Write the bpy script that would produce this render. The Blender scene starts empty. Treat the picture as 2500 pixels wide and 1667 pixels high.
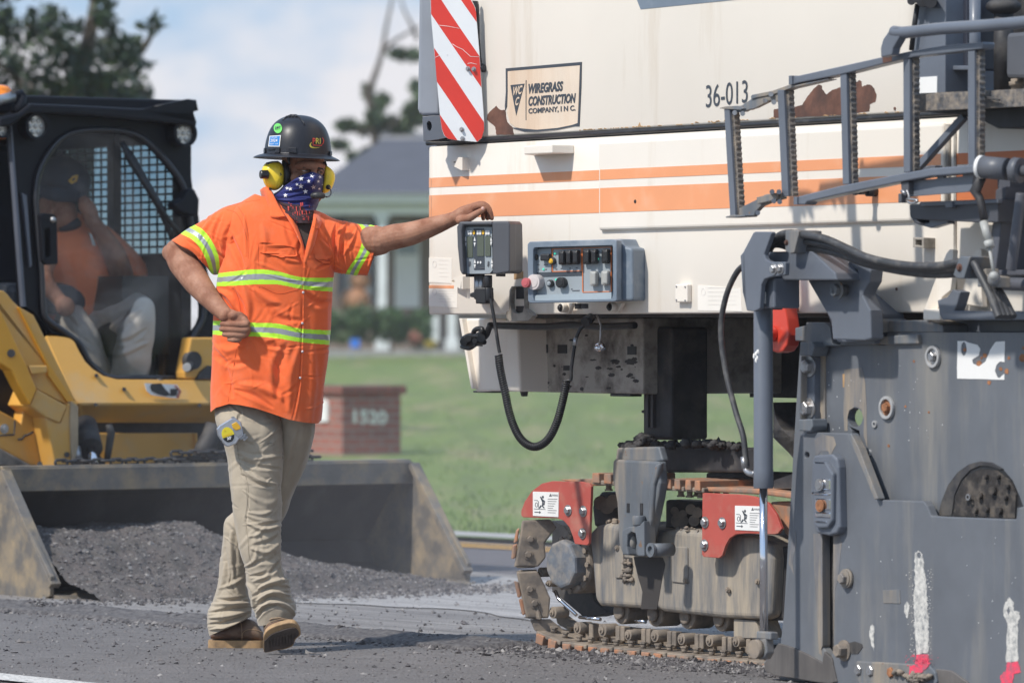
import bpy, bmesh, math, random
import numpy as np
from mathutils import Vector, Matrix, geometry, noise
random.seed(7); rng = np.random.RandomState(7)
scene = bpy.context.scene
# ---------------------------------------------------------------- camera, sky, sun, exposure
F, CX, HZ, CH = 12500.0, 1250.0, 802.0, 1.119     # focal length in photo pixels, centre column, horizon row, eye height
cam_d = bpy.data.cameras.new('camera'); cam = bpy.data.objects.new('camera', cam_d)
scene.collection.objects.link(cam); scene.camera = cam
cam.location = (0, 0, CH); cam.rotation_euler = (math.radians(90), 0, 0)
cam_d.sensor_width = 36; cam_d.lens = 36 * F / 2500; cam_d.shift_y = -31.5 / 2500
cam_d.clip_start = 0.5; cam_d.clip_end = 2000
cam_d.dof.use_dof = True; cam_d.dof.focus_distance = 17.5; cam_d.dof.aperture_fstop = 4.8
SUN_EL, SUN_AZ = math.radians(48), math.radians(-127)   # where the sun stands, azimuth from +Y clockwise (left, behind the camera)
scene.cycles.use_denoising = True; scene.cycles.volume_step_rate = 4; scene.cycles.volume_max_steps = 64; scene.cycles.max_bounces = 8; scene.cycles.volume_bounces = 1
world = bpy.data.worlds.new('World'); scene.world = world; world.use_nodes = True
wn, wl = world.node_tree.nodes, world.node_tree.links
wn.clear()
wo = wn.new('ShaderNodeOutputWorld'); bg = wn.new('ShaderNodeBackground'); bg.inputs[1].default_value = 0.13
sky = wn.new('ShaderNodeTexSky'); sky.sky_type = 'NISHITA'; sky.sun_disc = False
sky.sun_elevation = SUN_EL; sky.sun_rotation = SUN_AZ; sky.air_density = 1.2; sky.dust_density = 1.5; sky.ozone_density = 1.5
tc = wn.new('ShaderNodeTexCoord'); mp = wn.new('ShaderNodeMapping'); mp.inputs['Scale'].default_value = (1, 1, 1.7)
mp.inputs['Location'].default_value = (0.12, 0.0, 0.02)
cn = wn.new('ShaderNodeTexNoise'); cn.inputs['Scale'].default_value = 13; cn.inputs['Detail'].default_value = 7; cn.inputs['Roughness'].default_value = .52
cr = wn.new('ShaderNodeValToRGB'); cr.color_ramp.elements[0].position = .50; cr.color_ramp.elements[1].position = .62
sep = wn.new('ShaderNodeSeparateXYZ')
hr = wn.new('ShaderNodeMapRange'); hr.inputs[1].default_value = .01; hr.inputs[2].default_value = .075; hr.inputs[3].default_value = .22; hr.inputs[4].default_value = -.06
ad = wn.new('ShaderNodeMath'); ad.operation = 'ADD'
mx = wn.new('ShaderNodeMixRGB'); mx.inputs[2].default_value = (4.5, 4.4, 4.6, 1)
wl.new(tc.outputs['Generated'], mp.inputs[0]); wl.new(mp.outputs[0], cn.inputs[0]); wl.new(tc.outputs['Generated'], sep.inputs[0])
wl.new(sep.outputs[2], hr.inputs[0]); wl.new(cn.outputs[0], ad.inputs[0]); wl.new(hr.outputs[0], ad.inputs[1]); wl.new(ad.outputs[0], cr.inputs[0])
wl.new(cr.outputs[0], mx.inputs[0]); sb = wn.new('ShaderNodeMixRGB'); sb.inputs[0].default_value = .85; sb.inputs[2].default_value = (1.9, 2.9, 4.4, 1); wl.new(sky.outputs[0], sb.inputs[1]); wl.new(sb.outputs[0], mx.inputs[1]); wl.new(mx.outputs[0], bg.inputs[0]); wl.new(bg.outputs[0], wo.inputs[0])
sd = bpy.data.lights.new('sun', 'SUN'); sd.energy = 2.75; sd.angle = math.radians(2.6); sd.color = (1.0, .95, .87)
sun = bpy.data.objects.new('sun', sd); scene.collection.objects.link(sun)
sdir = Vector((math.sin(SUN_AZ) * math.cos(SUN_EL), math.cos(SUN_AZ) * math.cos(SUN_EL), math.sin(SUN_EL)))
sun.rotation_euler = sdir.to_track_quat('Z', 'Y').to_euler(); sun.location = sdir * 50
scene.view_settings.view_transform = 'Standard'; scene.view_settings.look = 'None'
scene.view_settings.exposure = 0.58; scene.view_settings.gamma = 1

# ---------------------------------------------------------------- helpers
def view(x0, y0, s): return lambda p: (x0 + p[0] / s, y0 + p[1] / s)   # coordinates read off an enlarged crop -> photo pixels
VD = view(0, 0, 2352 / 2500); VA = view(1010, 0, 2110 / 740); VB = view(1700, 0, 2.8); VC = view(1020, 480, 1544 / 630)
VE = view(1230, 1050, 1830 / 720); VF = view(1850, 1050, 1652 / 650); VG = view(1700, 480, 2.45)
VH = view(0, 0, 2221 / 850); VI = view(0, 550, 2038 / 650); VJ = view(0, 1000, 2352 / 1250); VK = view(580, 250, 1616 / 340)
VL = view(390, 450, 2075 / 860); VM = view(480, 960, 760 / 320)
EYE = Vector((0, 0, CH))
def ray(p): return Vector(((p[0] - CX) / F, 1, (HZ - p[1]) / F))
def at(p, Y): return EYE + ray(p) * Y
class Frame:
    def __init__(f, o, a):
        f.o = Vector(o); f.a = a; a = math.radians(a)
        f.ex = Vector((math.cos(a), -math.sin(a), 0)); f.ey = Vector((math.sin(a), math.cos(a), 0)); f.ez = Vector((0, 0, 1))
    def hit(f, p, w): r = ray(p); return EYE + r * ((w - (EYE - f.o).dot(f.ey)) / r.dot(f.ey))      # on the plane w behind the face
    def hitx(f, p, s): r = ray(p); return EYE + r * ((s - (EYE - f.o).dot(f.ex)) / r.dot(f.ex))
    def loc(f, P): d = P - f.o; return Vector((d.dot(f.ex), d.dot(f.ey), d.z))
    def w(f, s, y, z): return f.o + f.ex * s + f.ey * y + f.ez * z
    def sz(f, p, w): l = f.loc(f.hit(p, w)); return l.x, l.z
def col(name):
    return scene.collection
def root(name, loc, label, cat, group=None, kind=None):
    o = bpy.data.objects.new(name, None); scene.collection.objects.link(o); o.location = loc; o.empty_display_size = .2
    tag(o, label, cat, group, kind); return o
def tag(o, label=None, cat=None, group=None, kind=None):
    if label: o['label'] = label
    if cat: o['category'] = cat
    if group: o['group'] = group
    if kind: o['kind'] = kind
    return o
NOSPLIT = {'body', 'shirt', 'trousers', 'cap', 'links', 'upper_links', 'wire_screen', 'foliage', 'crown', 'trunk', 'sticker_print', 'scratch', 'rust_edge', 'laces', 'tread', 'dirt_lumps', 'asphalt_crumbs', 'falling_figure_symbol', 'lamp_lens', 'rubber_track', 'paint_chip', 'rust_spot', 'triangle_emblem', 'gaiter', 'key', 'dirt_lump', 'paint_speckle', 'roof', 'rear_roof'}
class MB:
    def __init__(m): m.v = []; m.f = []; m.mi = []; m.sm = []; m.cur = 0; m.smooth = False
    def add(m, vs, fs, mi=None, smooth=None):
        b = len(m.v); m.v += [Vector(v) for v in vs]; m.f += [tuple(b + i for i in f) for f in fs]
        m.mi += [m.cur if mi is None else mi] * len(fs); m.sm += [m.smooth if smooth is None else smooth] * len(fs); return m
    def prism(m, front, vec, holes=()):
        polys = [list(front)] + [list(h) for h in holes]
        tri = geometry.tessellate_polygon([[Vector(p) for p in q] for q in polys]) if holes else None
        allp = [p for q in polys for p in q]; n = len(allp); vs = allp + [p + vec for p in allp]; fs = []
        if holes:
            for t in tri: fs.append(t); fs.append(tuple(i + n for i in reversed(t)))
        else: fs = [tuple(range(n)), tuple(reversed(range(n, 2 * n)))]
        b = 0
        for q in polys:
            k = len(q)
            for i in range(k): j = (i + 1) % k; fs.append((b + i, b + i + n, b + j + n, b + j))
            b += k
        return m.add(vs, fs)
    def plate(m, fr, V, pts, w, t, holes=()):          # traced outline on the plane w of a frame, t thick
        return m.prism([fr.hit(V(p), w) for p in pts], fr.ey * t, [[fr.hit(V(p), w) for p in h] for h in holes])
    def box(m, fr, s0, s1, w0, w1, z0, z1):
        vs = [fr.w(s, w, z) for s in (s0, s1) for w in (w0, w1) for z in (z0, z1)]
        return m.add(vs, [(0, 1, 3, 2), (4, 6, 7, 5), (0, 4, 5, 1), (2, 3, 7, 6), (0, 2, 6, 4), (1, 5, 7, 3)])
    def pbox(m, fr, V, a, b, w, t):                     # rectangle between two opposite corners read off the picture
        (s0, z0), (s1, z1) = fr.sz(V(a), w), fr.sz(V(b), w); return m.box(fr, min(s0, s1), max(s0, s1), w, w + t, min(z0, z1), max(z0, z1))
    def tube(m, pts, r, n=12, cap=True, smooth=True, flat=1.0):
        pts = [Vector(p) for p in pts]; k = len(pts); rs = r if hasattr(r, '__len__') else [r] * k
        T = [(pts[min(i + 1, k - 1)] - pts[max(i - 1, 0)]).normalized() for i in range(k)]
        u = T[0].orthogonal().normalized(); vs = []
        for i in range(k):
            u = (u - T[i] * u.dot(T[i])).normalized(); w = T[i].cross(u)
            for j in range(n): a = 2 * math.pi * j / n; vs.append(pts[i] + (u * math.cos(a) + w * math.sin(a) * flat) * rs[i])
        fs = [(i * n + j, i * n + (j + 1) % n, (i + 1) * n + (j + 1) % n, (i + 1) * n + j) for i in range(k - 1) for j in range(n)]
        m.add(vs, fs, smooth=smooth)
        if cap: m.add(vs[:n], [tuple(reversed(range(n)))], smooth=False); m.add(vs[-n:], [tuple(range(n))], smooth=False)
        return m
    def cyl(m, a, b, r, n=20, r2=None, smooth=True): return m.tube([a, b], [r, r if r2 is None else r2], n, smooth=smooth)
    def ring(m, a, b, r, ri, n=24):
        a, b = Vector(a), Vector(b); t = (b - a).normalized(); u = t.orthogonal().normalized(); w = t.cross(u); vs = []
        for c, q in ((a, ri), (a, r), (b, r), (b, ri)):
            for j in range(n): x = 2 * math.pi * j / n; vs.append(c + (u * math.cos(x) + w * math.sin(x)) * q)
        return m.add(vs, [(i * n + j, i * n + (j + 1) % n, ((i + 1) % 4) * n + (j + 1) % n, ((i + 1) % 4) * n + j) for i in range(4) for j in range(n)])
    def bar(m, a, b, up, wd, th):                       # rectangular bar from a to b
        a, b = Vector(a), Vector(b); t = (b - a).normalized(); up = Vector(up); u = (up - t * up.dot(t)).normalized() * (wd / 2); w = t.cross(u).normalized() * (th / 2)
        vs = [c + u * i + w * j for c in (a, b) for i, j in ((-1, -1), (1, -1), (1, 1), (-1, 1))]
        return m.add(vs, [(3, 2, 1, 0), (4, 5, 6, 7), (0, 1, 5, 4), (1, 2, 6, 5), (2, 3, 7, 6), (3, 0, 4, 7)])
    def ball(m, c, r, n=12, k=8, sc=(1, 1, 1)):
        c = Vector(c); vs = [c + Vector((0, 0, r * sc[2]))]
        for i in range(1, k):
            a = math.pi * i / k
            for j in range(n): b = 2 * math.pi * j / n; vs.append(c + Vector((math.sin(a) * math.cos(b) * r * sc[0], math.sin(a) * math.sin(b) * r * sc[1], math.cos(a) * r * sc[2])))
        vs.append(c - Vector((0, 0, r * sc[2]))); e = len(vs) - 1
        fs = [(0, 1 + j, 1 + (j + 1) % n) for j in range(n)] + [(e, e - n + (j + 1) % n, e - n + j) for j in range(n)]
        fs += [(1 + i * n + j, 1 + (i + 1) * n + j, 1 + (i + 1) * n + (j + 1) % n, 1 + i * n + (j + 1) % n) for i in range(k - 2) for j in range(n)]
        return m.add(vs, fs, smooth=True)
    def loft(m, rings, smooth=True, cap=True, closed=True):
        n = len(rings[0]); vs = [p for r in rings for p in r]; k = n if closed else n - 1
        fs = [(i * n + j, i * n + (j + 1) % n, (i + 1) * n + (j + 1) % n, (i + 1) * n + j) for i in range(len(rings) - 1) for j in range(k)]
        m.add(vs, fs, smooth=smooth)
        if cap: m.add(rings[0], [tuple(reversed(range(n)))], smooth=smooth); m.add(rings[-1], [tuple(range(n))], smooth=smooth)
        return m
    def bolt(m, p, n, r, h=None, washer=True):          # hexagon bolt head on a washer, n = outward direction
        p, n = Vector(p), Vector(n).normalized(); h = h or r * .8
        if washer: m.cyl(p, p + n * r * .25, r * 1.5, 18)
        return m.tube([p + n * r * .2, p + n * (r * .2 + h * .85), p + n * (r * .2 + h)], [r, r, r * .82], 6, smooth=False)
    def text(m, s, BL, BR, TL, bold=0.0, shear=0.0, spacing=1.0, depth=.0006):   # fit a line of writing to a parallelogram
        c = bpy.data.curves.new('t', 'FONT'); c.body = s; c.offset = bold; c.shear = shear; c.space_character = spacing; c.resolution_u = 4
        o = bpy.data.objects.new('t', c); scene.collection.objects.link(o); dg = bpy.context.evaluated_depsgraph_get(); dg.update()
        me = o.evaluated_get(dg).to_mesh(); xs = [v.co.x for v in me.vertices]; ys = [v.co.y for v in me.vertices]
        if xs:
            x0, x1, y0, y1 = min(xs), max(xs), min(ys), max(ys); BL, BR, TL = Vector(BL), Vector(BR), Vector(TL)
            U = (BR - BL) / (x1 - x0); Vv = (TL - BL) / max(y1 - y0, 1e-6)
            m.add([BL + U * (v.co.x - x0) + Vv * (v.co.y - y0) for v in me.vertices], [tuple(p.vertices) for p in me.polygons], smooth=False)
        o.evaluated_get(dg).to_mesh_clear(); bpy.data.objects.remove(o); bpy.data.curves.remove(c); return m
    def ftext(m, fr, V, s, bl, br, tl, w, **k): return m.text(s, fr.hit(V(bl), w), fr.hit(V(br), w), fr.hit(V(tl), w), **k)
    def pieces(m):                                      # groups of faces that hang together or touch
        par = list(range(len(m.v)))
        def fnd(i):
            while par[i] != i: par[i] = par[par[i]]; i = par[i]
            return i
        for f in m.f:
            r = fnd(f[0])
            for i in f[1:]: par[fnd(i)] = r
        lo, hi = {}, {}
        for i, v in enumerate(m.v):
            r = fnd(i)
            if r in lo: lo[r] = [min(a, c) for a, c in zip(lo[r], v)]; hi[r] = [max(a, c) for a, c in zip(hi[r], v)]
            else: lo[r] = list(v); hi[r] = list(v)
        ks = list(lo); g = {k: k for k in ks}
        if len(ks) > 260: return None
        def gf(k):
            while g[k] != k: k = g[k]
            return k
        for i, a in enumerate(ks):
            for c in ks[i + 1:]:
                if all(lo[a][k] - .004 <= hi[c][k] and lo[c][k] - .004 <= hi[a][k] for k in range(3)): g[gf(c)] = gf(a)
        sz = {}
        for k in ks: r = gf(k); sz.setdefault(r, [list(lo[k]), list(hi[k])]); sz[r] = [[min(x, y) for x, y in zip(sz[r][0], lo[k])], [max(x, y) for x, y in zip(sz[r][1], hi[k])]]
        big = sorted([r for r in sz if (Vector(sz[r][1]) - Vector(sz[r][0])).length > .012], key=lambda r: -(Vector(sz[r][1]) - Vector(sz[r][0])).length)
        if len(big) < 2 or len(big) > 60: return None
        idx = {r: i for i, r in enumerate(big)}; return [idx.get(gf(fnd(f[0])), 0) for f in m.f], len(big)
    def build(m, name, mats, parent=None, bevel=0, label=None, seg=2, subsurf=0, fix=True, auto=None):
        if parent is not None and name not in NOSPLIT and 'letter' not in name:
            pc = m.pieces()
            if pc:
                out = None
                for k in range(pc[1]):
                    q = MB(); q.v = m.v; sel = [i for i, g in enumerate(pc[0]) if g == k]; use = sorted({j for i in sel for j in m.f[i]}); mp_ = {j: n for n, j in enumerate(use)}; q.v = [m.v[j] for j in use]
                    q.f = [tuple(mp_[j] for j in m.f[i]) for i in sel]; q.mi = [m.mi[i] for i in sel]; q.sm = [m.sm[i] for i in sel]; o = q.build1(name, mats, parent, bevel, label, seg, subsurf, fix); out = out or o
                return out
        return m.build1(name, mats, parent, bevel, label, seg, subsurf, fix)
    def build1(m, name, mats, parent=None, bevel=0, label=None, seg=2, subsurf=0, fix=True):
        me = bpy.data.meshes.new(name)
        inv = Matrix.Identity(4)
        if parent is not None: inv = wmat(parent).inverted()
        me.from_pydata([inv @ v for v in m.v], [], m.f)
        mats = mats if isinstance(mats, (list, tuple)) else [mats]
        for x in mats: me.materials.append(x)
        me.polygons.foreach_set('material_index', m.mi); me.polygons.foreach_set('use_smooth', m.sm)
        if fix:
            b = bmesh.new(); b.from_mesh(me); bmesh.ops.remove_doubles(b, verts=b.verts, dist=1e-5)
            bmesh.ops.recalc_face_normals(b, faces=b.faces); b.to_mesh(me); b.free()
        me.update()
        o = bpy.data.objects.new(name, me); scene.collection.objects.link(o)
        if name == 'dirt_lumps': o['kind'] = 'stuff'
        if parent is not None: o.parent = parent
        if bevel:
            md = o.modifiers.new('b', 'BEVEL'); md.width = bevel; md.segments = seg; md.limit_method = 'ANGLE'; md.angle_limit = math.radians(40); md.harden_normals = False
        if subsurf: md = o.modifiers.new('s', 'SUBSURF'); md.levels = md.render_levels = subsurf
        if label: o['label'] = label
        return o
def wmat(o):
    M = Matrix.LocRotScale(o.location, o.rotation_euler, o.scale)
    return wmat(o.parent) @ M if o.parent is not None else M
def spline(pts, n=8):                                   # Catmull-Rom through the points
    P = [Vector(p) for p in pts]; P = [P[0] * 2 - P[1]] + P + [P[-1] * 2 - P[-2]]; out = []
    for i in range(1, len(P) - 2):
        for k in range(n):
            t = k / n; a, b, c, d = P[i - 1:i + 3]
            out.append(.5 * ((2 * b) + (c - a) * t + (2 * a - 5 * b + 4 * c - d) * t * t + (3 * b - a - 3 * c + d) * t ** 3))
    return out + [P[-2]]
def spl2(pts, n=6): return [(v.x, v.y) for v in spline([(a, b, 0) for a, b in pts], n)]
def star(c, r, n=5, ri=.42, a0=math.pi / 2): return [(c[0] + math.cos(a0 + i * math.pi / n) * r * (1 if i % 2 == 0 else ri), c[1] - math.sin(a0 + i * math.pi / n) * r * (1 if i % 2 == 0 else ri)) for i in range(2 * n)]
def circ(c, rx, ry=None, n=20): ry = ry or rx; return [(c[0] + math.cos(2 * math.pi * i / n) * rx, c[1] + math.sin(2 * math.pi * i / n) * ry) for i in range(n)]

# ---------------------------------------------------------------- materials
def N(t, k, **kw):
    n = t.nodes.new(k)
    for a, b in kw.items():
        if a in n.inputs: n.inputs[a].default_value = b
        else: setattr(n, a, b)
    return n
def ramp(t, x, stops):
    r = N(t, 'ShaderNodeValToRGB'); e = r.color_ramp.elements
    while len(e) < len(stops): e.new(.5)
    for q, (p, c) in zip(e, stops): q.position = p; q.color = (c, c, c, 1) if isinstance(c, (int, float)) else (*c, 1)
    t.links.new(x, r.inputs[0]); return r.outputs[0]
def nz(t, scale=5, detail=6, rough=.6, stretch=None, vec=None, dist=0):
    tcn = N(t, 'ShaderNodeTexCoord') if vec is None else None; src = tcn.outputs['Object'] if tcn else vec
    if stretch: mpn = N(t, 'ShaderNodeMapping'); mpn.inputs['Scale'].default_value = stretch; t.links.new(src, mpn.inputs[0]); src = mpn.outputs[0]
    n = N(t, 'ShaderNodeTexNoise', Scale=scale, Detail=detail, Roughness=rough, Distortion=dist); t.links.new(src, n.inputs['Vector']); return n.outputs['Fac']
def mix(t, f, a, b, mode='MIX'):
    m = N(t, 'ShaderNodeMixRGB', blend_type=mode)
    for i, x in ((0, f), (1, a), (2, b)):
        if isinstance(x, bpy.types.NodeSocket): t.links.new(x, m.inputs[i])
        elif isinstance(x, (int, float)): m.inputs[i].default_value = x if i == 0 else (x, x, x, 1)
        else: m.inputs[i].default_value = (*x, 1)
    return m.outputs[0]
def bump(t, h, strength=.3, dist=.01, prev=None):
    b = N(t, 'ShaderNodeBump', Strength=strength, Distance=dist); t.links.new(h, b.inputs['Height'])
    if prev: t.links.new(prev, b.inputs['Normal'])
    return b.outputs[0]
MATS = {}
def base(name):
    m = bpy.data.materials.new(name); m.use_nodes = True; t = m.node_tree; MATS[name] = m
    return m, t, t.nodes['Principled BSDF']
def mat(name, c, rough=.5, metal=0, var=.12, scale=6, dirt=None, dirt_amt=.0, dscale=4, streak=False, bmp=.0, bscale=60, coat=0, spots=None, spot_amt=.0, emit=None, alpha=None, trans=0, sheen=0, ior=None, rim=None):
    m, t, p = base(name)
    n1 = nz(t, scale, 5, .6); k = tuple(max(0, x * (1 - var)) for x in c); h = tuple(min(1, x * (1 + var)) for x in c)
    c0 = ramp(t, n1, [(.3, k), (.7, h)])
    if dirt is not None and dirt_amt > 0:
        d = nz(t, dscale, 8, .65, (1.0, 1.0, .12) if streak else None)
        f = ramp(t, d, [(max(0, .62 - dirt_amt * .45), 0), (min(1, .80 - dirt_amt * .25), 1)]); c0 = mix(t, f, c0, dirt)
        rr = mix(t, f, rough, min(1, rough + .35)); t.links.new(rr, p.inputs['Roughness'])
    else: p.inputs['Roughness'].default_value = rough
    if spots is not None:
        d = nz(t, 34, 3, .5); f = ramp(t, d, [(.70 - spot_amt * .2, 0), (.72 - spot_amt * .2, 1)]); c0 = mix(t, f, c0, spots)
    t.links.new(c0, p.inputs['Base Color']); p.inputs['Metallic'].default_value = metal
    if coat: p.inputs['Coat Weight'].default_value = coat; p.inputs['Coat Roughness'].default_value = .15
    if sheen: p.inputs['Sheen Weight'].default_value = sheen; p.inputs['Sheen Roughness'].default_value = .5
    if bmp: b = bump(t, nz(t, bscale, 5, .6), bmp, .004); t.links.new(b, p.inputs['Normal'])
    if trans: p.inputs['Transmission Weight'].default_value = trans
    if ior: p.inputs['IOR'].default_value = ior
    if emit: p.inputs['Emission Color'].default_value = (*emit[0], 1); p.inputs['Emission Strength'].default_value = emit[1]
    return m
DUST = (.30, .255, .20)
white = mat('machine white', (.81, .745, .66), .42, var=.03, scale=1.5, dirt=(.66, .57, .46), dirt_amt=.12, dscale=5, streak=True, bmp=.02, bscale=3, coat=.12)
white_dirty_shaded = mat('machine white dirty shaded', (.40, .365, .32), .6, var=.12, scale=3, dirt=(.09, .075, .065), dirt_amt=.4, dscale=9, bmp=.06, bscale=20)  # real dirt, plus a base darkened to paint the shade under the body
stripe = mat('faded orange', (.82, .34, .16), .45, var=.06, scale=2, dirt=(.80, .44, .27), dirt_amt=.2, coat=.1)
stripe_deep = mat('deep orange', (.62, .18, .06), .45, var=.1, scale=2)
grey = mat('grey paint', (.128, .138, .156), .42, var=.13, scale=4, dirt=(.25, .235, .21), dirt_amt=.26, dscale=5, streak=True, bmp=.05, bscale=14, spots=(.30, .29, .28), spot_amt=-.35, coat=.08)
grey_clean = mat('grey paint clean', (.125, .14, .17), .40, var=.10, scale=4, bmp=.03, bscale=14, coat=.1)
grey_worn = mat('grey paint worn', (.13, .145, .165), .5, var=.2, scale=5, dirt=(.33, .27, .20), dirt_amt=.36, dscale=7, streak=True, bmp=.12, bscale=22, spots=(.2, .13, .09), spot_amt=.0)
mud = mat('mud streaked plate', (.15, .155, .165), .75, var=.2, scale=5, dirt=(.39, .33, .255), dirt_amt=.60, dscale=26, streak=True, bmp=.25, bscale=30)
trackdirt = mat('dusty track steel', (.20, .17, .145), .8, var=.3, scale=14, dirt=(.31, .25, .19), dirt_amt=.5, dscale=14, bmp=.4, bscale=60)
padc = mat('orange track pad', (.46, .20, .10), .85, var=.25, scale=16, dirt=(.24, .19, .155), dirt_amt=.6, dscale=20, bmp=.3)
redp = mat('faded red guard', (.44, .085, .065), .5, var=.13, scale=5, dirt=(.42, .20, .15), dirt_amt=.28, dscale=8, bmp=.05)
redp2 = mat('red lever paint', (.62, .06, .035), .35, var=.05, coat=.2)
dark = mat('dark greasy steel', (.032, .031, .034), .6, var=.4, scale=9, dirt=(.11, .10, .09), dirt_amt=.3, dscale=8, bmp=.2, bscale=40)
black = mat('black rubber', (.018, .018, .020), .45, var=.2, scale=20, dirt=(.09, .085, .08), dirt_amt=.18, dscale=12)
hosem = mat('dusty rubber hose', (.045, .046, .05), .5, var=.2, scale=20, dirt=(.16, .15, .14), dirt_amt=.25, dscale=16)
chrome = mat('polished rod', (.75, .76, .80), .12, 1.0, var=.04)
steel = mat('bolt steel', (.42, .42, .43), .38, .8, var=.15, scale=20, dirt=(.2, .14, .09), dirt_amt=.2, dscale=30)
rust = mat('rust', (.135, .062, .042), .85, var=.35, scale=18, dirt=(.075, .045, .038), dirt_amt=.4, dscale=12, bmp=.3, bscale=70)
stain = mat('rust stain', (.42, .26, .13), .8, var=.3, scale=12)
plastic = mat('dark plastic', (.085, .088, .10), .42, var=.06, scale=8, bmp=.02, bscale=120)
plastic_b = mat('black plastic', (.02, .02, .022), .4, var=.1, scale=10)
boxpaint = mat('control box paint', (.17, .21, .26), .45, var=.1, scale=6, dirt=(.34, .37, .40), dirt_amt=.22, dscale=6, bmp=.05)
facep = mat('control face', (.31, .345, .37), .45, var=.05, scale=6)
sticker = mat('white sticker', (.80, .79, .77), .5, var=.04, scale=9)
cream = mat('cream sticker', (.72, .60, .48), .5, var=.10, scale=3, dirt=(.62, .46, .33), dirt_amt=.4, dscale=5, streak=True)
ink = mat('dark ink', (.05, .06, .075), .5, var=.1)
inkg = mat('grey ink', (.10, .10, .11), .5)
# ================================================================ ground (road frame: s along the lane, w across it away from the camera)
RF = Frame((.071, 17.75, 0), 53)
def asphalt_mat(name, c1, c2, groove=0, pale=None, sc=1.0):
    m, t, p = base(name)
    tcn = N(t, 'ShaderNodeTexCoord'); v = tcn.outputs['Object']
    big = nz(t, .9 * sc, 5, .6, vec=v); fine = nz(t, 95, 3, .7, vec=v); mid = nz(t, 11, 5, .65, vec=v)
    c = ramp(t, big, [(.3, c1), (.7, c2)])
    c = mix(t, ramp(t, fine, [(.30, .0), (.72, 1.0)]), mix(t, .55, c, tuple(x * .45 for x in c1)), c)
    c = mix(t, ramp(t, fine, [(.66, 0), (.74, .65)]), c, (.34, .32, .31))
    c = mix(t, ramp(t, mid, [(.45, 0), (.75, .55)]), c, tuple(x * .55 for x in c1))
    vor = N(t, 'ShaderNodeTexVoronoi', Scale=75.0); t.links.new(v, vor.inputs['Vector'])
    c = mix(t, ramp(t, vor.outputs['Distance'], [(.0, .5), (.22, 0)]), c, (.23, .22, .22))
    h = fine
    if groove:
        mpn = N(t, 'ShaderNodeMapping'); mpn.inputs['Rotation'].default_value = (0, 0, math.radians(53)); t.links.new(v, mpn.inputs[0])
        w = nz(t, 1.0, 4, .65, (.35, 22, 1), vec=mpn.outputs[0]); w2 = nz(t, 1.0, 3, .6, (1.1, 55, 1), vec=mpn.outputs[0])
        c = mix(t, ramp(t, w, [(.45, 0), (.62, .75)]), c, pale or (.33, .31, .30)); c = mix(t, ramp(t, w2, [(.52, 0), (.66, .6)]), c, tuple(x * .5 for x in c1)); h = mix(t, .6, fine, w2)
    t.links.new(c, p.inputs['Base Color']); p.inputs['Roughness'].default_value = .88; p.inputs['Specular IOR Level'].default_value = .3
    b1 = bump(t, h, .7, .012); b2 = bump(t, vor.outputs['Distance'], .5, .01, b1); t.links.new(b2, p.inputs['Normal']); return m
asph = asphalt_mat('asphalt', (.185, .172, .168), (.25, .233, .228))
asph_far = asphalt_mat('old asphalt', (.15, .14, .15), (.20, .185, .19))
milled = asphalt_mat('milled asphalt', (.22, .205, .20), (.33, .31, .30), groove=1)
powder = asphalt_mat('powdered asphalt', (.31, .295, .29), (.43, .41, .40), groove=1, pale=(.5, .48, .47))
linep = mat('road line paint', (.62, .60, .57), .8, var=.12, scale=18, dirt=(.16, .15, .15), dirt_amt=.35, dscale=60)
liney = mat('yellow line paint', (.62, .34, .06), .8, var=.12, scale=12, dirt=(.2, .17, .15), dirt_amt=.3, dscale=30)
conc = mat('concrete gutter', (.36, .35, .34), .85, var=.12, scale=4, dirt=(.2, .19, .17), dirt_amt=.3)
def strip(name, w0, w1, z, m, s0=-60, s1=25, n=24):
    b = MB(); vs = []
    for i in range(n + 1):
        s = s0 + (s1 - s0) * i / n; vs += [RF.w(s, w0, z), RF.w(s, w1, z)]
    b.add(vs, [(2 * i, 2 * i + 2, 2 * i + 3, 2 * i + 1) for i in range(n)]); o = b.build(name, m, fix=True)
    o['kind'] = 'structure'; return o
strip('road', -16, 5.3, 0, asph_far, -70, 30)
def blob(name, m, z, f0, f1, s0=-6, s1=3, n=180):       # band with a ragged edge
    b = MB(); vs = []
    for i in range(n + 1): s = s0 + (s1 - s0) * i / n; vs += [RF.w(s, f0(s), z), RF.w(s, f1(s), z)]
    b.add(vs, [(2 * i, 2 * i + 2, 2 * i + 3, 2 * i + 1) for i in range(n)]); o = b.build(name, m); o['kind'] = 'structure'; return o
nf = lambda s, k, a: (noise.noise(Vector((s * k, 3.7, 0))) + .5 * noise.noise(Vector((s * k * 3, 9.7, 0)))) * a
blob('near_road', asph, .004, lambda s: -15, lambda s: .02 + nf(s, 1.3, .06), -25, 12, 500)
blob('milled_road', milled, .008, lambda s: .0 + nf(s, 2.2, .05), lambda s: 3.2 + nf(s, .7, .1), -25, 12, 500)
blob('powdered_road', powder, .012, lambda s: 1.15 + nf(s + 5, .9, .35) - .25 * max(0, min(1.5, s + 2.2)), lambda s: 2.95 + nf(s, .8, .2), -4.2, 4, 300)
strip('edge_line', -2.30, -2.14, .012, linep, -12, 3); strip('centre_line', 4.82, 4.93, .006, liney); strip('centre_line', 5.02, 5.10, .0065, liney)
strip('gutter', 5.3, 5.62, .03, conc, -70, 30)
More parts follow.
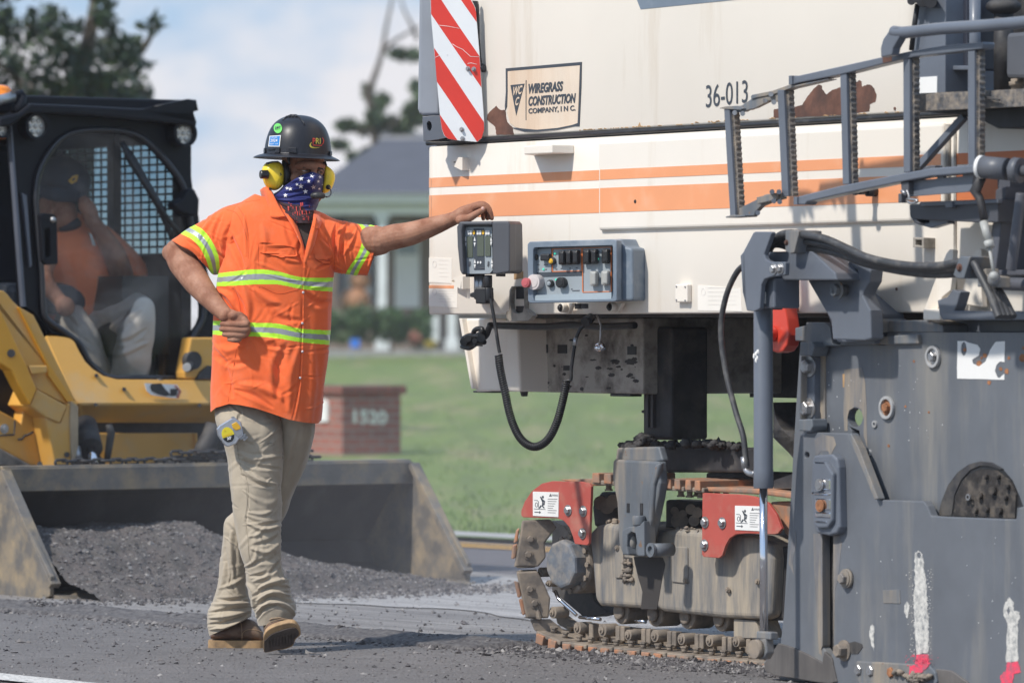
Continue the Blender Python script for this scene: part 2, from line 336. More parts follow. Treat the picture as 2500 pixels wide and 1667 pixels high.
# lawn rising to the house
gm, t, p = base('lawn grass')
g1 = nz(t, .55, 5, .65, (1, .13, 1)); g2 = nz(t, 1.5, 5, .68, (1, .10, 1)); g3 = nz(t, 22, 4, .7)
c = ramp(t, g1, [(.30, (.15,.215,.045)), (.55, (.19,.25,.058)), (.72, (.32,.29,.11))])
c = mix(t, ramp(t, g2, [(.50, 0), (.68, .8)]), c, (.42,.31,.19)); c = mix(t, ramp(t, g3, [(.35, .6), (.6, 0)]), c, (.115,.165,.045)); c = mix(t, ramp(t, nz(t, 2.6, 4, .6, (1, .12, 1)), [(.40, .5), (.55, 0)]), c, (.11,.15,.05))
t.links.new(c, p.inputs['Base Color']); p.inputs['Roughness'].default_value = .9; t.links.new(bump(t, g3, .8, .05), p.inputs['Normal'])
lw = lambda w: 0.0 if w < 5.6 else (.735 * min(1, (w - 5.6) / 62.0) ** 1.9 + .0) + (0.0012 * (w - 67) if w > 67 else 0)
b = MB(); WS = [5.6, 5.75, 6.2, 7, 8.5, 11, 14, 18, 24, 32, 42, 52, 60, 67, 75, 90, 130, 200, 280]; SS = [-290, -200, -140, -100, -80, -60, -45, -30, -22, -15, -10, -5, 0, 8, 20, 60, 300]
vs = [RF.w(s, w, lw(w) + (.05 * noise.noise(Vector((s * .2, w * .2, 0))) * min(1, (w - 5.6) / 6) if 6 < w < 70 else 0)) for w in WS for s in SS]; n = len(SS)
b.add(vs, [(i * n + j, i * n + j + 1, (i + 1) * n + j + 1, (i + 1) * n + j) for i in range(len(WS) - 1) for j in range(n - 1)], smooth=True); b.build('lawn', gm)['kind'] = 'structure'
b = MB(); b.add([Vector((x, y, -.12)) for x, y in ((-330, -40), (330, -40), (330, 330), (-330, 330))], [(0, 1, 2, 3)]); b.build('ground', gm)['kind'] = 'structure'
def lawn_z(P): return lw(RF.loc(P).y)
# clumps of taller grass along the verge and over the lawn
gb = mat('grass blades', (.13, .20, .05), .8, var=.4, scale=3)
b = MB()
for i in range(4200):
    Y = 27.4 + 40 * rng.rand() ** 2.2; x = rng.uniform(1000, 2000); P = at((x, 1000), Y); P.z = 0; l = RF.loc(P)
    if l.y < 5.7: continue
    P.z = lw(l.y); h = rng.uniform(.015, .04) * (1 + Y / 120); a = rng.uniform(0, 6.28); d = Vector((math.cos(a), math.sin(a), 0)) * h * .45
    b.add([P - d * .4, P + d * .4, P + d * rng.uniform(-.6, .9) + Vector((0, 0, h))], [(0, 1, 2)])
b.build('grass', gb, fix=False); tag(bpy.data.objects['grass'], 'short grass tufts over the lawn beside the road', 'grass', kind='stuff')
# loose stones
def stones(name, label, pts, m, kind='stuff'):
    n = len(pts); O = np.array([[1, 0, 0], [-1, 0, 0], [0, 1, 0], [0, -1, 0], [0, 0, 1], [0, 0, -1]], float); Fc = [(0, 2, 4), (2, 1, 4), (1, 3, 4), (3, 0, 4), (2, 0, 5), (1, 2, 5), (3, 1, 5), (0, 3, 5)]
    P = np.array([q[:3] for q in pts]); R = np.array([q[3] for q in pts])
    V = O[None] * rng.uniform(.55, 1.25, (n, 6, 1)); A = rng.uniform(-.45, .45, (n, 6, 3)); V = (V + A) * R[:, None, None] * np.array([1.1, 1.1, .75]); V = V + P[:, None]
    me = bpy.data.meshes.new(name); me.from_pydata(V.reshape(-1, 3).tolist(), [], [tuple(6 * i + k for k in f) for i in range(n) for f in Fc]); me.materials.append(m); me.update()
    o = bpy.data.objects.new(name, me); scene.collection.objects.link(o); return tag(o, label, 'gravel', kind=kind)
stm, t, p = base('gravel stones'); g = N(t, 'ShaderNodeNewGeometry'); cc = ramp(t, g.outputs['Random Per Island'], [(.0, (.05, .046, .048)), (.45, (.11, .10, .102)), (.8, (.20, .185, .18)), (1.0, (.31, .29, .275))]); t.links.new(cc, p.inputs['Base Color']); p.inputs['Roughness'].default_value = .9
pts = []
for i in range(15000):                                    # ridge of millings along the cut
    s = rng.uniform(-5, 2.2); w = nf(s, 1.3, .05) + rng.normal(.02, .075) - .05 * (rng.rand() < .3) * rng.rand() * 4; P = RF.w(s, w, 0); r = rng.gamma(2.0, .0022) + .0015
    pts.append((P.x, P.y, .006 + max(0, (.035 if s < -.2 else .010) * math.exp(-(w / .07) ** 2) * (.6 + nf(s, 3, .6))) * rng.rand(), min(r, .018)))
for i in range(9000):                                     # scattered over the near road
    Y = rng.uniform(15.6, 20.8); X = rng.uniform(-.115, .115) * Y; P = Vector((X, Y, 0)); l = RF.loc(P)
    if l.y > .1: continue
    r = rng.gamma(1.6, .0017) + .001
    if rng.rand() > math.exp(l.y * .55) + .12: continue
    pts.append((X, Y, .005, min(r, .016)))
for i in range(4000):
    s = rng.uniform(-6, 2); w = rng.uniform(0, 3) ** 1.0; P = RF.w(s, w, 0); pts.append((P.x, P.y, .012, min(rng.gamma(1.4, .0018) + .001, .014)))
for i in range(2600):                                     # heap near the crawler
    s = rng.normal(.45, .5); w = rng.normal(.05, .10); P = RF.w(s, w, 0); pts.append((P.x, P.y, .006 + .004 * rng.rand(), min(rng.gamma(2.0, .0016) + .0012, .010)))
stones('loose_gravel', 'dark loose asphalt gravel scattered over the road and along the milled edge', pts, stm)
# low bank the gravel lies on
b = MB(); vs = []; NS, NW = 400, 12
for i in range(NS + 1):
    s = -6 + 9.0 * i / NS
    for j in range(NW + 1):
        w = -.2 + .4 * j / NW; c_ = nf(s, 1.3, .05); z = (.016 if s < -.15 else .007) + (.03 if s < -.15 else .003) * max(0, math.exp(-((w - c_) / .085) ** 2)) * (.55 + .5 * noise.noise(Vector((s * 4, w * 9, 0)))) + .006 * noise.noise(Vector((s * 40, w * 40, 1))) - (.03 if j in (0, NW) else 0); vs.append(RF.w(s, w, z))
b.add(vs, [(i * (NW + 1) + j, (i + 1) * (NW + 1) + j, (i + 1) * (NW + 1) + j + 1, i * (NW + 1) + j + 1) for i in range(NS) for j in range(NW)], smooth=True)
bm_ = mat('millings', (.085, .078, .080), .95, var=.4, scale=50, bmp=.9, bscale=160, dirt=(.17, .16, .155), dirt_amt=.4, dscale=50); o = b.build('milling_ridge', bm_); tag(o, 'low dark ridge of loose millings along the cut edge of the road', 'gravel', kind='stuff')

# ================================================================ far things
VN = view(760, 0, 1045 / 300); VO = view(780, 300, 732 / 280)
brickm = None
def brick(name, c1, c2, mortar, bw=.2, bh=.068):
    m, t, p = base(name); tcn = N(t, 'ShaderNodeTexCoord'); s = N(t, 'ShaderNodeSeparateXYZ'); t.links.new(tcn.outputs['Object'], s.inputs[0])
    a = N(t, 'ShaderNodeMath', operation='ADD'); t.links.new(s.outputs[0], a.inputs[0]); t.links.new(s.outputs[1], a.inputs[1]); cm = N(t, 'ShaderNodeCombineXYZ'); t.links.new(a.outputs[0], cm.inputs[0]); t.links.new(s.outputs[2], cm.inputs[1])
    bt = N(t, 'ShaderNodeTexBrick', Scale=1.0); bt.inputs['Brick Width'].default_value = bw; bt.inputs['Row Height'].default_value = bh; bt.inputs['Mortar Size'].default_value = .008; bt.inputs['Color1'].default_value = (*c1, 1); bt.inputs['Color2'].default_value = (*c2, 1); bt.inputs['Mortar'].default_value = (*mortar, 1); t.links.new(cm.outputs[0], bt.inputs['Vector'])
    c = mix(t, .5, bt.outputs['Color'], mix(t, nz(t, 9, 5), (.5, .5, .5), (1, 1, 1)), 'MULTIPLY'); t.links.new(c, p.inputs['Base Color']); p.inputs['Roughness'].default_value = .9
    t.links.new(bump(t, bt.outputs['Fac'], -.6, .006), p.inputs['Normal']); return m
# brick mailbox pier
mb0 = at(VD((787, 1000)), 45); mb0.z = 0; gz = lawn_z(mb0)
pier = root('mailbox_pier', Vector((mb0.x, mb0.y, gz)), 'square red brick mailbox pier with white house numbers at the edge of the lawn', 'mailbox'); pier.rotation_euler = (0, 0, math.radians(33))
PF = Frame(mb0, -33); W_ = .60; zt_ = PF.sz(VD((800, 905)), 0)[1]
BK = brick('pier brick', (.38, .12, .08), (.26, .085, .065), (.30, .25, .22))
b = MB(); b.box(PF, 0, W_, 0, W_, gz - .3, zt_); b.build('pier', BK, pier)
zc = PF.sz(VD((800, 886)), 0)[1]; b = MB(); b.box(PF, -.035, W_ + .045, -.035, W_ + .035, zt_, zc); b.build('cap', brick('cap brick', (.32, .10, .07), (.22, .075, .055), (.14, .10, .09), .07, .2), pier, bevel=.01)
b = MB(); b.ftext(PF, VD, '1520', (812, 972), (889, 975), (812, 940), -.004, bold=.035, depth=.002); b.build('house_number', mat('number paint', (.80, .80, .70), .6), pier)
b = MB(); Q = [PF.hitx(VD(q), -.02) for q in ((733, 968), (752, 968), (752, 925), (742, 915), (733, 925))]; b.prism(Q, PF.ex * .05); b.build('mailbox_door', sticker, pier)
# house
HY = 115; HF = Frame(at((900, 845), HY), 0); hz = lawn_z(HF.o); HF.o.z = 0
house = root('house', Vector((HF.o.x + 3, HY + 4, hz)), 'brick house with dark grey hip roof and white columned porch, blurred far behind', 'house')
roofm = mat('roof shingle', (.080, .084, .105), .85, var=.12, scale=2, bmp=.2, bscale=8); trim = mat('house trim', (.80, .80, .78), .6, var=.04)
E = lambda q, Y: at(VO(q), Y)
b = MB(); e0, e1 = E((-110, 455), HY - .6), E((1500, 455), HY - .6); r0, r1 = E((400, 105), HY + 4.5), E((1000, 105), HY + 4.5); bk0, bk1 = Vector((e0.x, HY + 10, e0.z)), Vector((e1.x, HY + 10, e1.z))
b.add([e0, e1, bk1, bk0, r0, r1], [(0, 1, 5, 4), (0, 4, 3), (1, 2, 5), (3, 4, 5, 2), (0, 3, 2, 1)]); rf = b.build('roof', roofm, house)
b = MB(); f0, f1 = E((380, 60), HY + 14), E((1300, 60), HY + 14); g0, g1 = E((380, 108), HY + 11), E((1300, 108), HY + 11); b.add([g0, g1, f1, f0, g0 + Vector((0, 6, -.2)), g1 + Vector((0, 6, -.2))], [(0, 1, 2, 3), (3, 2, 5, 4), (0, 4, 5, 1), (0, 3, 4), (1, 5, 2)]); b.build('rear_roof', mat('pale roof', (.26, .25, .25), .8, var=.06), house)
zt1, zm1, zb1 = HF.sz(VO((0, 450)), 0)[1], HF.sz(VO((0, 500)), 0)[1], HF.sz(VO((0, 540)), 0)[1]; ze = HF.sz(VO((0, 585)), 0)[1]
x0, x1 = HF.sz(VO((-95, 500)), 0)[0], HF.sz(VO((1490, 500)), 0)[0]
b = MB(); b.box(HF, x0 - .3, x1, -.5, 0, zt1 - .22, zt1); b.build('gutter', trim, house)
b = MB(); b.box(HF, x0, x1, -.2, .3, zb1, zt1 - .22); b.build('frieze', mat('frieze green grey', (.56, .58, .54), .6), house)
b = MB(); b.box(HF, x0, x1, -.25, .25, ze, zb1); b.build('porch_beam', trim, house)
b = MB(); b.box(HF, x0, x1, 2.2, 9, hz - .2, zt1 - .3); b.build('wall', brick('house brick', (.30, .21, .16), (.22, .16, .13), (.3, .27, .24)), house)
b = MB(); b.box(HF, x0, x1, -.3, 2.2, hz - .2, hz + .15); b.build('porch_floor', conc, house)
for xa, xb in ((372, 428), (820, 870), (-60, -10)):
    b = MB(); s0, s1 = HF.sz(VO((xa, 800)), 0)[0], HF.sz(VO((xb, 800)), 0)[0]; b.box(HF, s0, s1, -.2, .1, hz, ze); b.box(HF, s0 - .06, s1 + .06, -.26, .16, ze - .12, ze - .004); b.box(HF, s0 - .06, s1 + .06, -.26, .16, hz + .15, hz + .4); b.build('porch_column', mat('column white', (.78, .79, .80), .5) if 'column white' not in MATS else MATS['column white'], house)
for xa, ya, xb, yb, mm in ((165, 620, 335, 1160, None), (480, 640, 640, 1180, 'd')):
    b = MB(); b.pbox(HF, VO, (xa, ya), (xb, yb), 2.1, .09); wn_ = b.build('window' if mm is None else 'door', trim, house)
    b = MB(); b.pbox(HF, VO, (xa + 12, ya + 10), (xb - 12, yb - 10), 2.05, .04) if mm is None else b.pbox(HF, VO, (xa + 20, ya + 30), (xb - 20, ya + 200), 2.05, .04); b.build('pane', mat('house pane', (.25, .30, .33), .15) if 'house pane' not in MATS else MATS['house pane'], wn_)
b = MB(); b.pbox(HF, VO, (110, 600), (165, 1165), 2.0, .15); b.pbox(HF, VO, (335, 600), (365, 1165), 2.0, .15); b.build('shutter', mat('shutter', (.04, .045, .06), .5), house)
b = MB(); b.pbox(HF, VO, (690, 1225), (760, 1400), -3, .3); o = b.build('utility_cabinet', MATS['column white']); tag(o, 'pale blurred cabinet at the right end of the hedge', 'cabinet')
b = MB(); P = E((228, 1130), HY + .6); b.ball(P, .35, 12, 8, (1, 1, .85)); b.ball(P + Vector((.1, 0, .45)), .25, 10, 7); o = b.build('porch_ornament', mat('muted orange', (.40, .20, .11), .8)); tag(o, 'round orange ornament on the porch between shutter and column', 'ornament')
# bushes and trees made of leaf faces
def leafmat(name, c, tr=.25):
    m, t, p = base(name); g = N(t, 'ShaderNodeNewGeometry'); cc = ramp(t, g.outputs['Random Per Island'], [(0, tuple(x * .4 for x in c)), (.6, c), (1, tuple(min(1, x * 1.7) for x in c))]); t.links.new(cc, p.inputs['Base Color']); p.inputs['Roughness'].default_value = .55; return m
def leaves(b, c, r, n, size, hollow=.35):
    for i in range(n):
        d = Vector(rng.normal(size=3)); d.normalize(); q = hollow + (1 - hollow) * rng.rand() ** .5; P = Vector((c[0] + d.x * r[0] * q, c[1] + d.y * r[1] * q, c[2] + d.z * r[2] * q))
        u = Vector(rng.normal(size=3)).normalized(); v = u.orthogonal().normalized(); s = size * rng.uniform(.5, 1.3); b.add([P - u * s, P - v * s * .45, P + u * s, P + v * s * .45], [(0, 1, 2, 3)])
HG = leafmat('hedge leaf', (.06, .115, .035)); YF = leafmat('flower', (.5, .38, .05)); RFw = leafmat('red flower', (.35, .14, .09)); DL = leafmat('dark leaf', (.026, .045, .016)); LG = leafmat('bush light leaf', (.11, .15, .05))
wood = mat('bark', (.09, .07, .055), .9, var=.3, scale=8, bmp=.5)
def bush(nm, label, cat, cx, ytop, ybot, hw, m, Y=109, group=None, n=1700, size=.07):
    P = at(VO((cx, ybot)), Y); T = at(VO((cx, ytop)), Y); R = abs(at(VO((cx + hw, ybot)), Y).x - P.x); H_ = (T.z - P.z); r = root(nm, P, label, cat, group)
    b = MB()
    for k in range(9): a = rng.uniform(0, 6.28); q = rng.rand() ** .5 * .55; c = (P.x + math.cos(a) * R * q, P.y + math.sin(a) * R * q, P.z + H_ * rng.uniform(.35, .68)); leaves(b, c, (R * .52, R * .5, H_ * .38), n // 9, size, .5)
    b.build('foliage', m, r, fix=False); b = MB(); b.cyl(P - Vector((0, 0, .15)), P + Vector((0, 0, H_ * .5)), R * .06, 8); b.build('stem', wood, r)
G_ = 'shrubs along the front of the house'
bush('hedge_shrub', 'clipped round dark green shrub nearest the worker, left of the porch column', 'shrub', 40, 1175, 1410, 130, HG, group=G_)
bush('hedge_shrub', 'clipped dark green shrub in the middle, partly hiding the white window', 'shrub', 250, 1165, 1410, 130, HG, group=G_)
bush('hedge_shrub', 'clipped dark green shrub in front of the porch column', 'shrub', 460, 1180, 1425, 125, HG, group=G_)
bush('hedge_shrub', 'clipped dark green shrub at the right end beside the machine', 'shrub', 630, 1190, 1425, 95, HG, group=G_)
bush('flowering_plant', 'low yellow green plant at the foot of the left shrub', 'plant', 145, 1340, 1420, 50, LG, 107, n=300); bush('flowering_plant', 'low plant with reddish flowers at the foot of the right shrub', 'plant', 610, 1320, 1420, 50, RFw, 107, n=300, size=.05)
bush('flowering_plant', 'small plant with yellow flowers beside the pale cabinet', 'plant', 700, 1385, 1440, 40, YF, 106, n=260, size=.05)
b = MB(); P = at(VO((200, 1495)), 95); b.cyl(P - Vector((0, 0, .1)), P + Vector((0, 0, .35)), .004, 6); b.box(Frame(P, 20), 0, .17, -.002, .002, .18, .34); fl = b.build('marker_flag', mat('flag blue', (.02, .16, .62), .5)); tag(fl, 'tiny bright blue marker flag standing in the far lawn', 'flag')
b = MB(); P = at(VD((1218, 994)), 60); b.ball(P, .055, 12, 8, (1.1, 1, .8)); o = b.build('white_rock', sticker); tag(o, 'small white round object lying on the lawn above the coiled cord', 'rock')
def tree(label, base_p, trunk, branches, clumps_, Y, leafm, size, group, view_=VD, tr=.12):
    r = root('tree', base_p, label, 'tree', group)
    b = MB(); T = [at(view_(q), Y) for q in trunk]; k = len(T); b.tube(spline([base_p] + T, 5), [tr * (1 - .8 * i / (5 * k)) for i in range(5 * k + 1)], 8)
    for br in branches: Q = spline([at(view_(q), Y + rng.uniform(-.5, .5)) for q in br], 5); b.tube(Q, [tr * .4 * (1 - .8 * i / len(Q)) for i in range(len(Q))], 6)
    b.build('trunk', wood, r, fix=False); b = MB(); m_ = Y / 12500 * 2500 / 2352
    for (x, y, rx, ry, n) in clumps_:
        if view_ is not VD: m2 = Y / 12500 / (1045 / 300)
        else: m2 = m_
        c = at(view_((x, y)), Y + rng.uniform(-1, 1)); leaves(b, c, (rx * m2, (rx + ry) * .5 * m2, ry * m2), n, size, .15)
    b.build('crown', leafm, r, fix=False)
cl = []
for (x, y, rx, ry) in ((40, 70, 55, 45), (110, 60, 60, 55), (60, 150, 70, 50), (150, 130, 60, 45), (30, 210, 60, 40), (120, 210, 80, 45), (200, 190, 70, 50), (250, 215, 60, 35), (215, 120, 50, 40), (240, 30, 30, 40), (255, 80, 26, 50), (300, 110, 40, 40), (345, 60, 30, 18), (320, 150, 35, 20), (300, 190, 45, 35), (330, 215, 25, 25), (-30, 30, 60, 60), (-60, 150, 80, 80), (0, 40, 20, 14), (180, 60, 18, 20), (270, 150, 35, 40), (360, 45, 16, 10), (230, -30, 40, 30), (60, -60, 80, 60), (300, 240, 40, 30), (130, 260, 120, 50)):
    cl.append((x, y, rx, ry, int(rx * ry * .042)))
tree('dark leafy tree rising behind the skid steer cab at the far left', Vector((at(VD((150, 800)), 52).x, 52, lawn_z(at(VD((150, 800)), 52)))), [(170, 500), (185, 330), (175, 240), (190, 150), (210, 60), (220, -30)], [[(185, 330), (110, 240), (40, 180), (-40, 120)], [(180, 260), (260, 180), (330, 110), (355, 60)], [(190, 150), (130, 90), (60, 60)], [(210, 60), (245, 20), (240, -30)], [(175, 240), (260, 230), (330, 215)]], cl, 52, DL, .075, 'trees behind the site', tr=.2)
RL = leafmat('far leaf', (.09, .13, .06))
clr = [(755, 465, 75, 28, 260), (880, 470, 40, 40, 120), (300, 1070, 85, 34, 300), (560, 920, 48, 90, 420), (640, 1050, 100, 48, 460), (860, 970, 70, 100, 420), (885, 740, 30, 60, 110), (240, 1235, 75, 24, 140), (352, 1350, 28, 44, 150), (480, 1310, 50, 40, 160), (650, 1225, 80, 42, 260), (480, 780, 30, 60, 60), (620, 850, 50, 40, 90), (440, 1110, 60, 40, 90), (760, 1080, 90, 50, 300), (950, 900, 80, 160, 300), (520, 1000, 50, 60, 200)]
tree('thin ragged tree with sparse leaves and leaning bare limbs behind the grey roof', Vector((at(VN((600, 2000)), 128).x, 128, .8)), [(560, 1500), (545, 1150), (520, 950), (490, 800), (520, 700), (570, 560), (605, 430), (640, 220), (700, -60)], [[(605, 430), (720, 340), (880, 250), (980, 200)], [(900, 330), (850, 210), (790, 90), (750, -40)], [(500, 850), (450, 760), (430, 700)], [(540, 1100), (420, 1120), (300, 1080)], [(540, 1150), (700, 1050), (860, 950)], [(605, 430), (680, 460), (760, 470)]], clr, 128, RL, .17, 'trees behind the site', VN, tr=.15)
# orange drum seen past the cab's left screen
P = at(VD((2, 560)), 27); b = MB(); 
dr = root('traffic_drum', Vector((P.x - .05, 27, 0)), 'bright orange work zone object seen through the wire screen at the left edge', 'traffic drum'); Rz = [(0, .0), (.30, .0), (.30, .06), (.26, .08), (.24, 1.7), (.22, 1.76), (0, 1.76)]
b.loft([[Vector((P.x - .05 + math.cos(2 * math.pi * j / 20) * r, 27 + math.sin(2 * math.pi * j / 20) * r, z)) for j in range(20)] for r, z in [(max(r, .001), z) for r, z in Rz]]); b.build('drum', mat('safety orange', (.85, .17, .02), .5), dr)
# ================================================================ the cold milling machine (frame: s along its side, w into it, z up)
MF = Frame((-.313, 18.2, 0), 57)
mach = root('milling_machine', MF.w(1.2, .9, 0), 'huge cream white road milling machine with orange stripes, filling the right half', 'milling machine')
OUT = -MF.ey
def zr(p, w=0): return MF.sz(p, w)[1]
def sr(p, w=0): return MF.sz(p, w)[0]
zb = zr(VC((28, 706))); zt = zr(VA((70, 1022)))
# lower body: rounded box
b = MB()
def rbox(b, s0, s1, w0, w1, z0, z1, r=.05, n=6):
    pts = []
    for cx, cy, a0 in ((s0 + r, w0 + r, 180), (s1 - r, w0 + r, 270), (s1 - r, w1 - r, 0), (s0 + r, w1 - r, 90)):
        for i in range(n + 1): a = math.radians(a0 + 90 * i / n); pts.append((cx + math.cos(a) * r, cy + math.sin(a) * r))
    b.loft([[MF.w(x, y, z) for x, y in pts] for z in (z0, z1)], smooth=True)
rbox(b, 0, 4.6, 0, 1.9, zb, zt)
body = b.build('lower_body', white, mach, bevel=.006)
b = MB(); s_u = sr(VA((150, 700))); rbox(b, s_u, sr(VB((1500, 300))), .0, 1.85, zr(VA((500, 968))) + .004, 3.3, .06); hood = b.build('hood', white, mach, bevel=.01)
b = MB(); b.box(MF, .06, 4.5, .015, 1.8, zt - .01, zr(VA((500, 968))) + .01)
b.tube([MF.w(s, .002, (zr(VA((500, 966))) + zr(VA((500, 985)))) / 2) for s in (.02, 1.5, 3, 4.5)], .0085, 8)
b.tube([MF.w(s, .012, zr(VA((500, 966))) - .024) for s in (.02, 1.5, 3, 4.5)], .006, 8)
b.build('rubber_seam', black, mach)
# door panel slightly proud of the body, its lip, vertical panel seams
b = MB(); b.box(MF, sr(VA((1310, 1000))), sr(VB((1716, 900))), -.016, .05, zr(VC((1095, 205))), zr(VA((1320, 985))))
door = b.build('side_door_panel', white, mach, bevel=.011, seg=3)
b = MB(); b.cyl(MF.w(sr(VB((1730, 900))), -.004, zr(VB((1740, 1500)))), MF.w(sr(VB((1730, 900))), -.004, zr(VB((1740, 850)))), .009)
b.box(MF, sr(VB((1765, 900))), sr(VB((1765, 900))) + .012, -.004, .01, zb + .02, zt - .01); b.build('hinge_rod', white_dirty_shaded, mach)
# stripes
def stripeq(b, s0, s1, za, zb_, w): b.box(MF, s0, s1, w - .0012, w + .003, zb_, za)
za1, za2, za3, za4 = zr(VA((100, 1240))), zr(VA((100, 1307))), zr(VA((100, 1361))), zr(VC((100, 131)))
sd0, sd1 = sr(VA((1312, 1200))), sr(VB((1700, 1100)))
for nm, zA, zB in (('orange_stripe', za1, za2), ('orange_stripe', za3, za4)):
    b = MB(); stripeq(b, .052, sd0 - .003, zA, zB, 0); b.smooth = True
    b.loft([[MF.w(.05 - math.sin(a) * .0512, .05 - math.cos(a) * .0512, z) for z in (zB, zA)] for a in [math.radians(x) for x in range(0, 91, 10)]], cap=False, closed=False)
    b.build(nm, stripe, body, fix=False)
    b = MB(); stripeq(b, sd0 + .012, sd1, zA, zB, -.016); b.build(nm, stripe, door)
    b = MB(); stripeq(b, sr(VB((1770, 1000))) + .004, 4.5, zA, zB, 0); b.build(nm, stripe_deep, body)
# blue grey graphic on the hood
b = MB(); b.plate(MF, VD, [(1458, -12), (1471, 22), (1690, 0), (2100, -40), (2100, -80), (1458, -40)], -.0015, .003); b.build('grey_graphic', boxpaint, hood)
# company sticker
b = MB(); L = VA
bord = [(640, 478), (1168, 433), (1165, 600), (1152, 880), (1120, 880), (1000, 905), (860, 918), (770, 918), (690, 895), (690, 890), (860, 905), (1000, 893), (1100, 872), (1142, 858), (1150, 700), (1158, 455), (652, 497), (654, 640), (648, 740), (636, 770), (634, 740), (641, 640)]
b.plate(MF, L, bord, -.0025, .004); pl = b.build('company_sticker', ink, hood)
b = MB(); b.plate(MF, L, [(654, 498), (1156, 457), (1147, 700), (1140, 858), (1100, 872), (1000, 892), (860, 904), (770, 903), (705, 885), (672, 860), (650, 790), (655, 640)], -.0019, .003); b.build('sticker_face', cream, pl)
b = MB(); b.plate(MF, L, [(673, 594), (771, 584), (713, 806)], -.003, .002); b.plate(MF, L, [(779, 560), (784, 560), (783, 838), (779, 838)], -.003, .002); b.build('triangle_emblem', ink, pl)
b = MB()
b.ftext(MF, L, 'WIREGRASS', (798, 655), (1040, 636), (798, 585), -.0032, bold=.045, shear=.22)
b.ftext(MF, L, 'CONSTRUCTION', (798, 741), (1128, 718), (798, 673), -.0032, bold=.045, shear=.22)
b.ftext(MF, L, 'COMPANY, I N C.', (798, 800), (1126, 778), (798, 756), -.0032, bold=.035)
b.build('company_lettering', ink, pl)
b = MB(); b.ftext(MF, L, 'WC', (690, 668), (754, 655), (694, 607), -.0042, bold=.03, shear=.25); b.ftext(MF, L, 'C', (706, 738), (732, 732), (710, 680), -.0042, bold=.03, shear=.25); b.build('emblem_letters', cream, pl)
b = MB(); b.ftext(MF, VB, '36-013', (65, 738), (350, 702), (65, 585), -.002); b.build('fleet_number', ink, hood)
def jag(pts, amp=2.2, n=4):
    out = []
    for i in range(len(pts)):
        a, c = pts[i], pts[(i + 1) % len(pts)]
        for k in range(n): t = k / n; out.append((a[0] + (c[0] - a[0]) * t + random.uniform(-amp, amp) * (k > 0), a[1] + (c[1] - a[1]) * t + random.uniform(-amp, amp) * (k > 0)))
    return out
b = MB(); b.plate(MF, VB, jag([(527, 808), (530, 750), (560, 745), (650, 738), (725, 718), (760, 660), (800, 610), (835, 580), (855, 585), (862, 615), (890, 648), (930, 615), (985, 598), (1060, 600), (1085, 570), (1112, 548), (1130, 560), (1133, 595), (1165, 580), (1190, 582), (1215, 605), (1232, 650), (1222, 700), (1185, 715), (1183, 762), (1060, 778), (980, 788), (700, 803)]), -.0008, .002); b.build('rust_patch', rust, hood)
b = MB(); b.plate(MF, VA, jag([(575, 940), (567, 885), (510, 835), (512, 800), (545, 765), (575, 738), (585, 755), (600, 765), (636, 768), (650, 850), (690, 893), (693, 940)]), -.0012, .002); b.build('rust_patch', rust, hood)
b = MB(); b.plate(MF, VA, jag([(1560, 880), (1573, 852), (1583, 882)], 1, 2), -.001, .002)
for i in range(34):
    x = random.uniform(1150, 2110); y = 912 - (x - 1150) * .055 - 4; l = random.uniform(3, 16); b.plate(MF, VA, [(x - l, y + 2), (x - l * .5, y - random.uniform(1, 7)), (x + l * .6, y - random.uniform(1, 7)), (x + l, y + 1)], -.0010, .002)
for i in range(30):
    x = random.uniform(0, 1400); y = 845 - x * .052 - 6; l = random.uniform(3, 18); b.plate(MF, VB, [(x - l, y + 2), (x - l * .5, y - random.uniform(1, 9)), (x + l * .6, y - random.uniform(1, 9)), (x + l, y + 1)], -.0010, .002)
b.build('rust_edge', stain, hood)
# small things on the lower body
b = MB(); b.prism([MF.w(*q) for q in [(sr(VA((835, 1080))), 0, zr(VA((835, 1085)))), (sr(VA((835, 1080))) + .07, -.085, zr(VA((835, 1085)))), (sr(VA((1118, 1080))) - .01, -.085, zr(VA((835, 1085)))), (sr(VA((1118, 1080))) + .0, 0, zr(VA((835, 1085))))]], Vector((0, 0, .03)))
b.build('step_ledge', white, mach, bevel=.004)
for V, pts, c in ((VA, [(318, 1095), (330, 1097), (329, 1185), (262, 1150), (260, 1120), (285, 1103)], (284, 1130)), (VC, [(240, 475), (262, 478), (255, 552), (198, 520), (197, 500), (215, 488)], (212, 506))):
    b = MB(); b.plate(MF, V, pts, -.03, .012, [circ(c, 8 if V is VA else 9, n=10)]); b.box(MF, sr(V(pts[1]), -.03) - .002, sr(V(pts[1]), -.03) + .008, -.03, 0, zr(V(pts[2]), -.03), zr(V(pts[1]), -.03)); b.build('lug', white, mach)
b = MB(); b.cyl(MF.hit(VA((1543, 1403)), -.017), MF.hit(VA((1543, 1403)), -.017) + OUT * .002, .006, 16); b.build('hole', black, door)
b = MB(); b.box(MF, sr(VA((1568, 0))), sr(VA((1568, 0))), 0, 0, 0, 0) if 0 else None
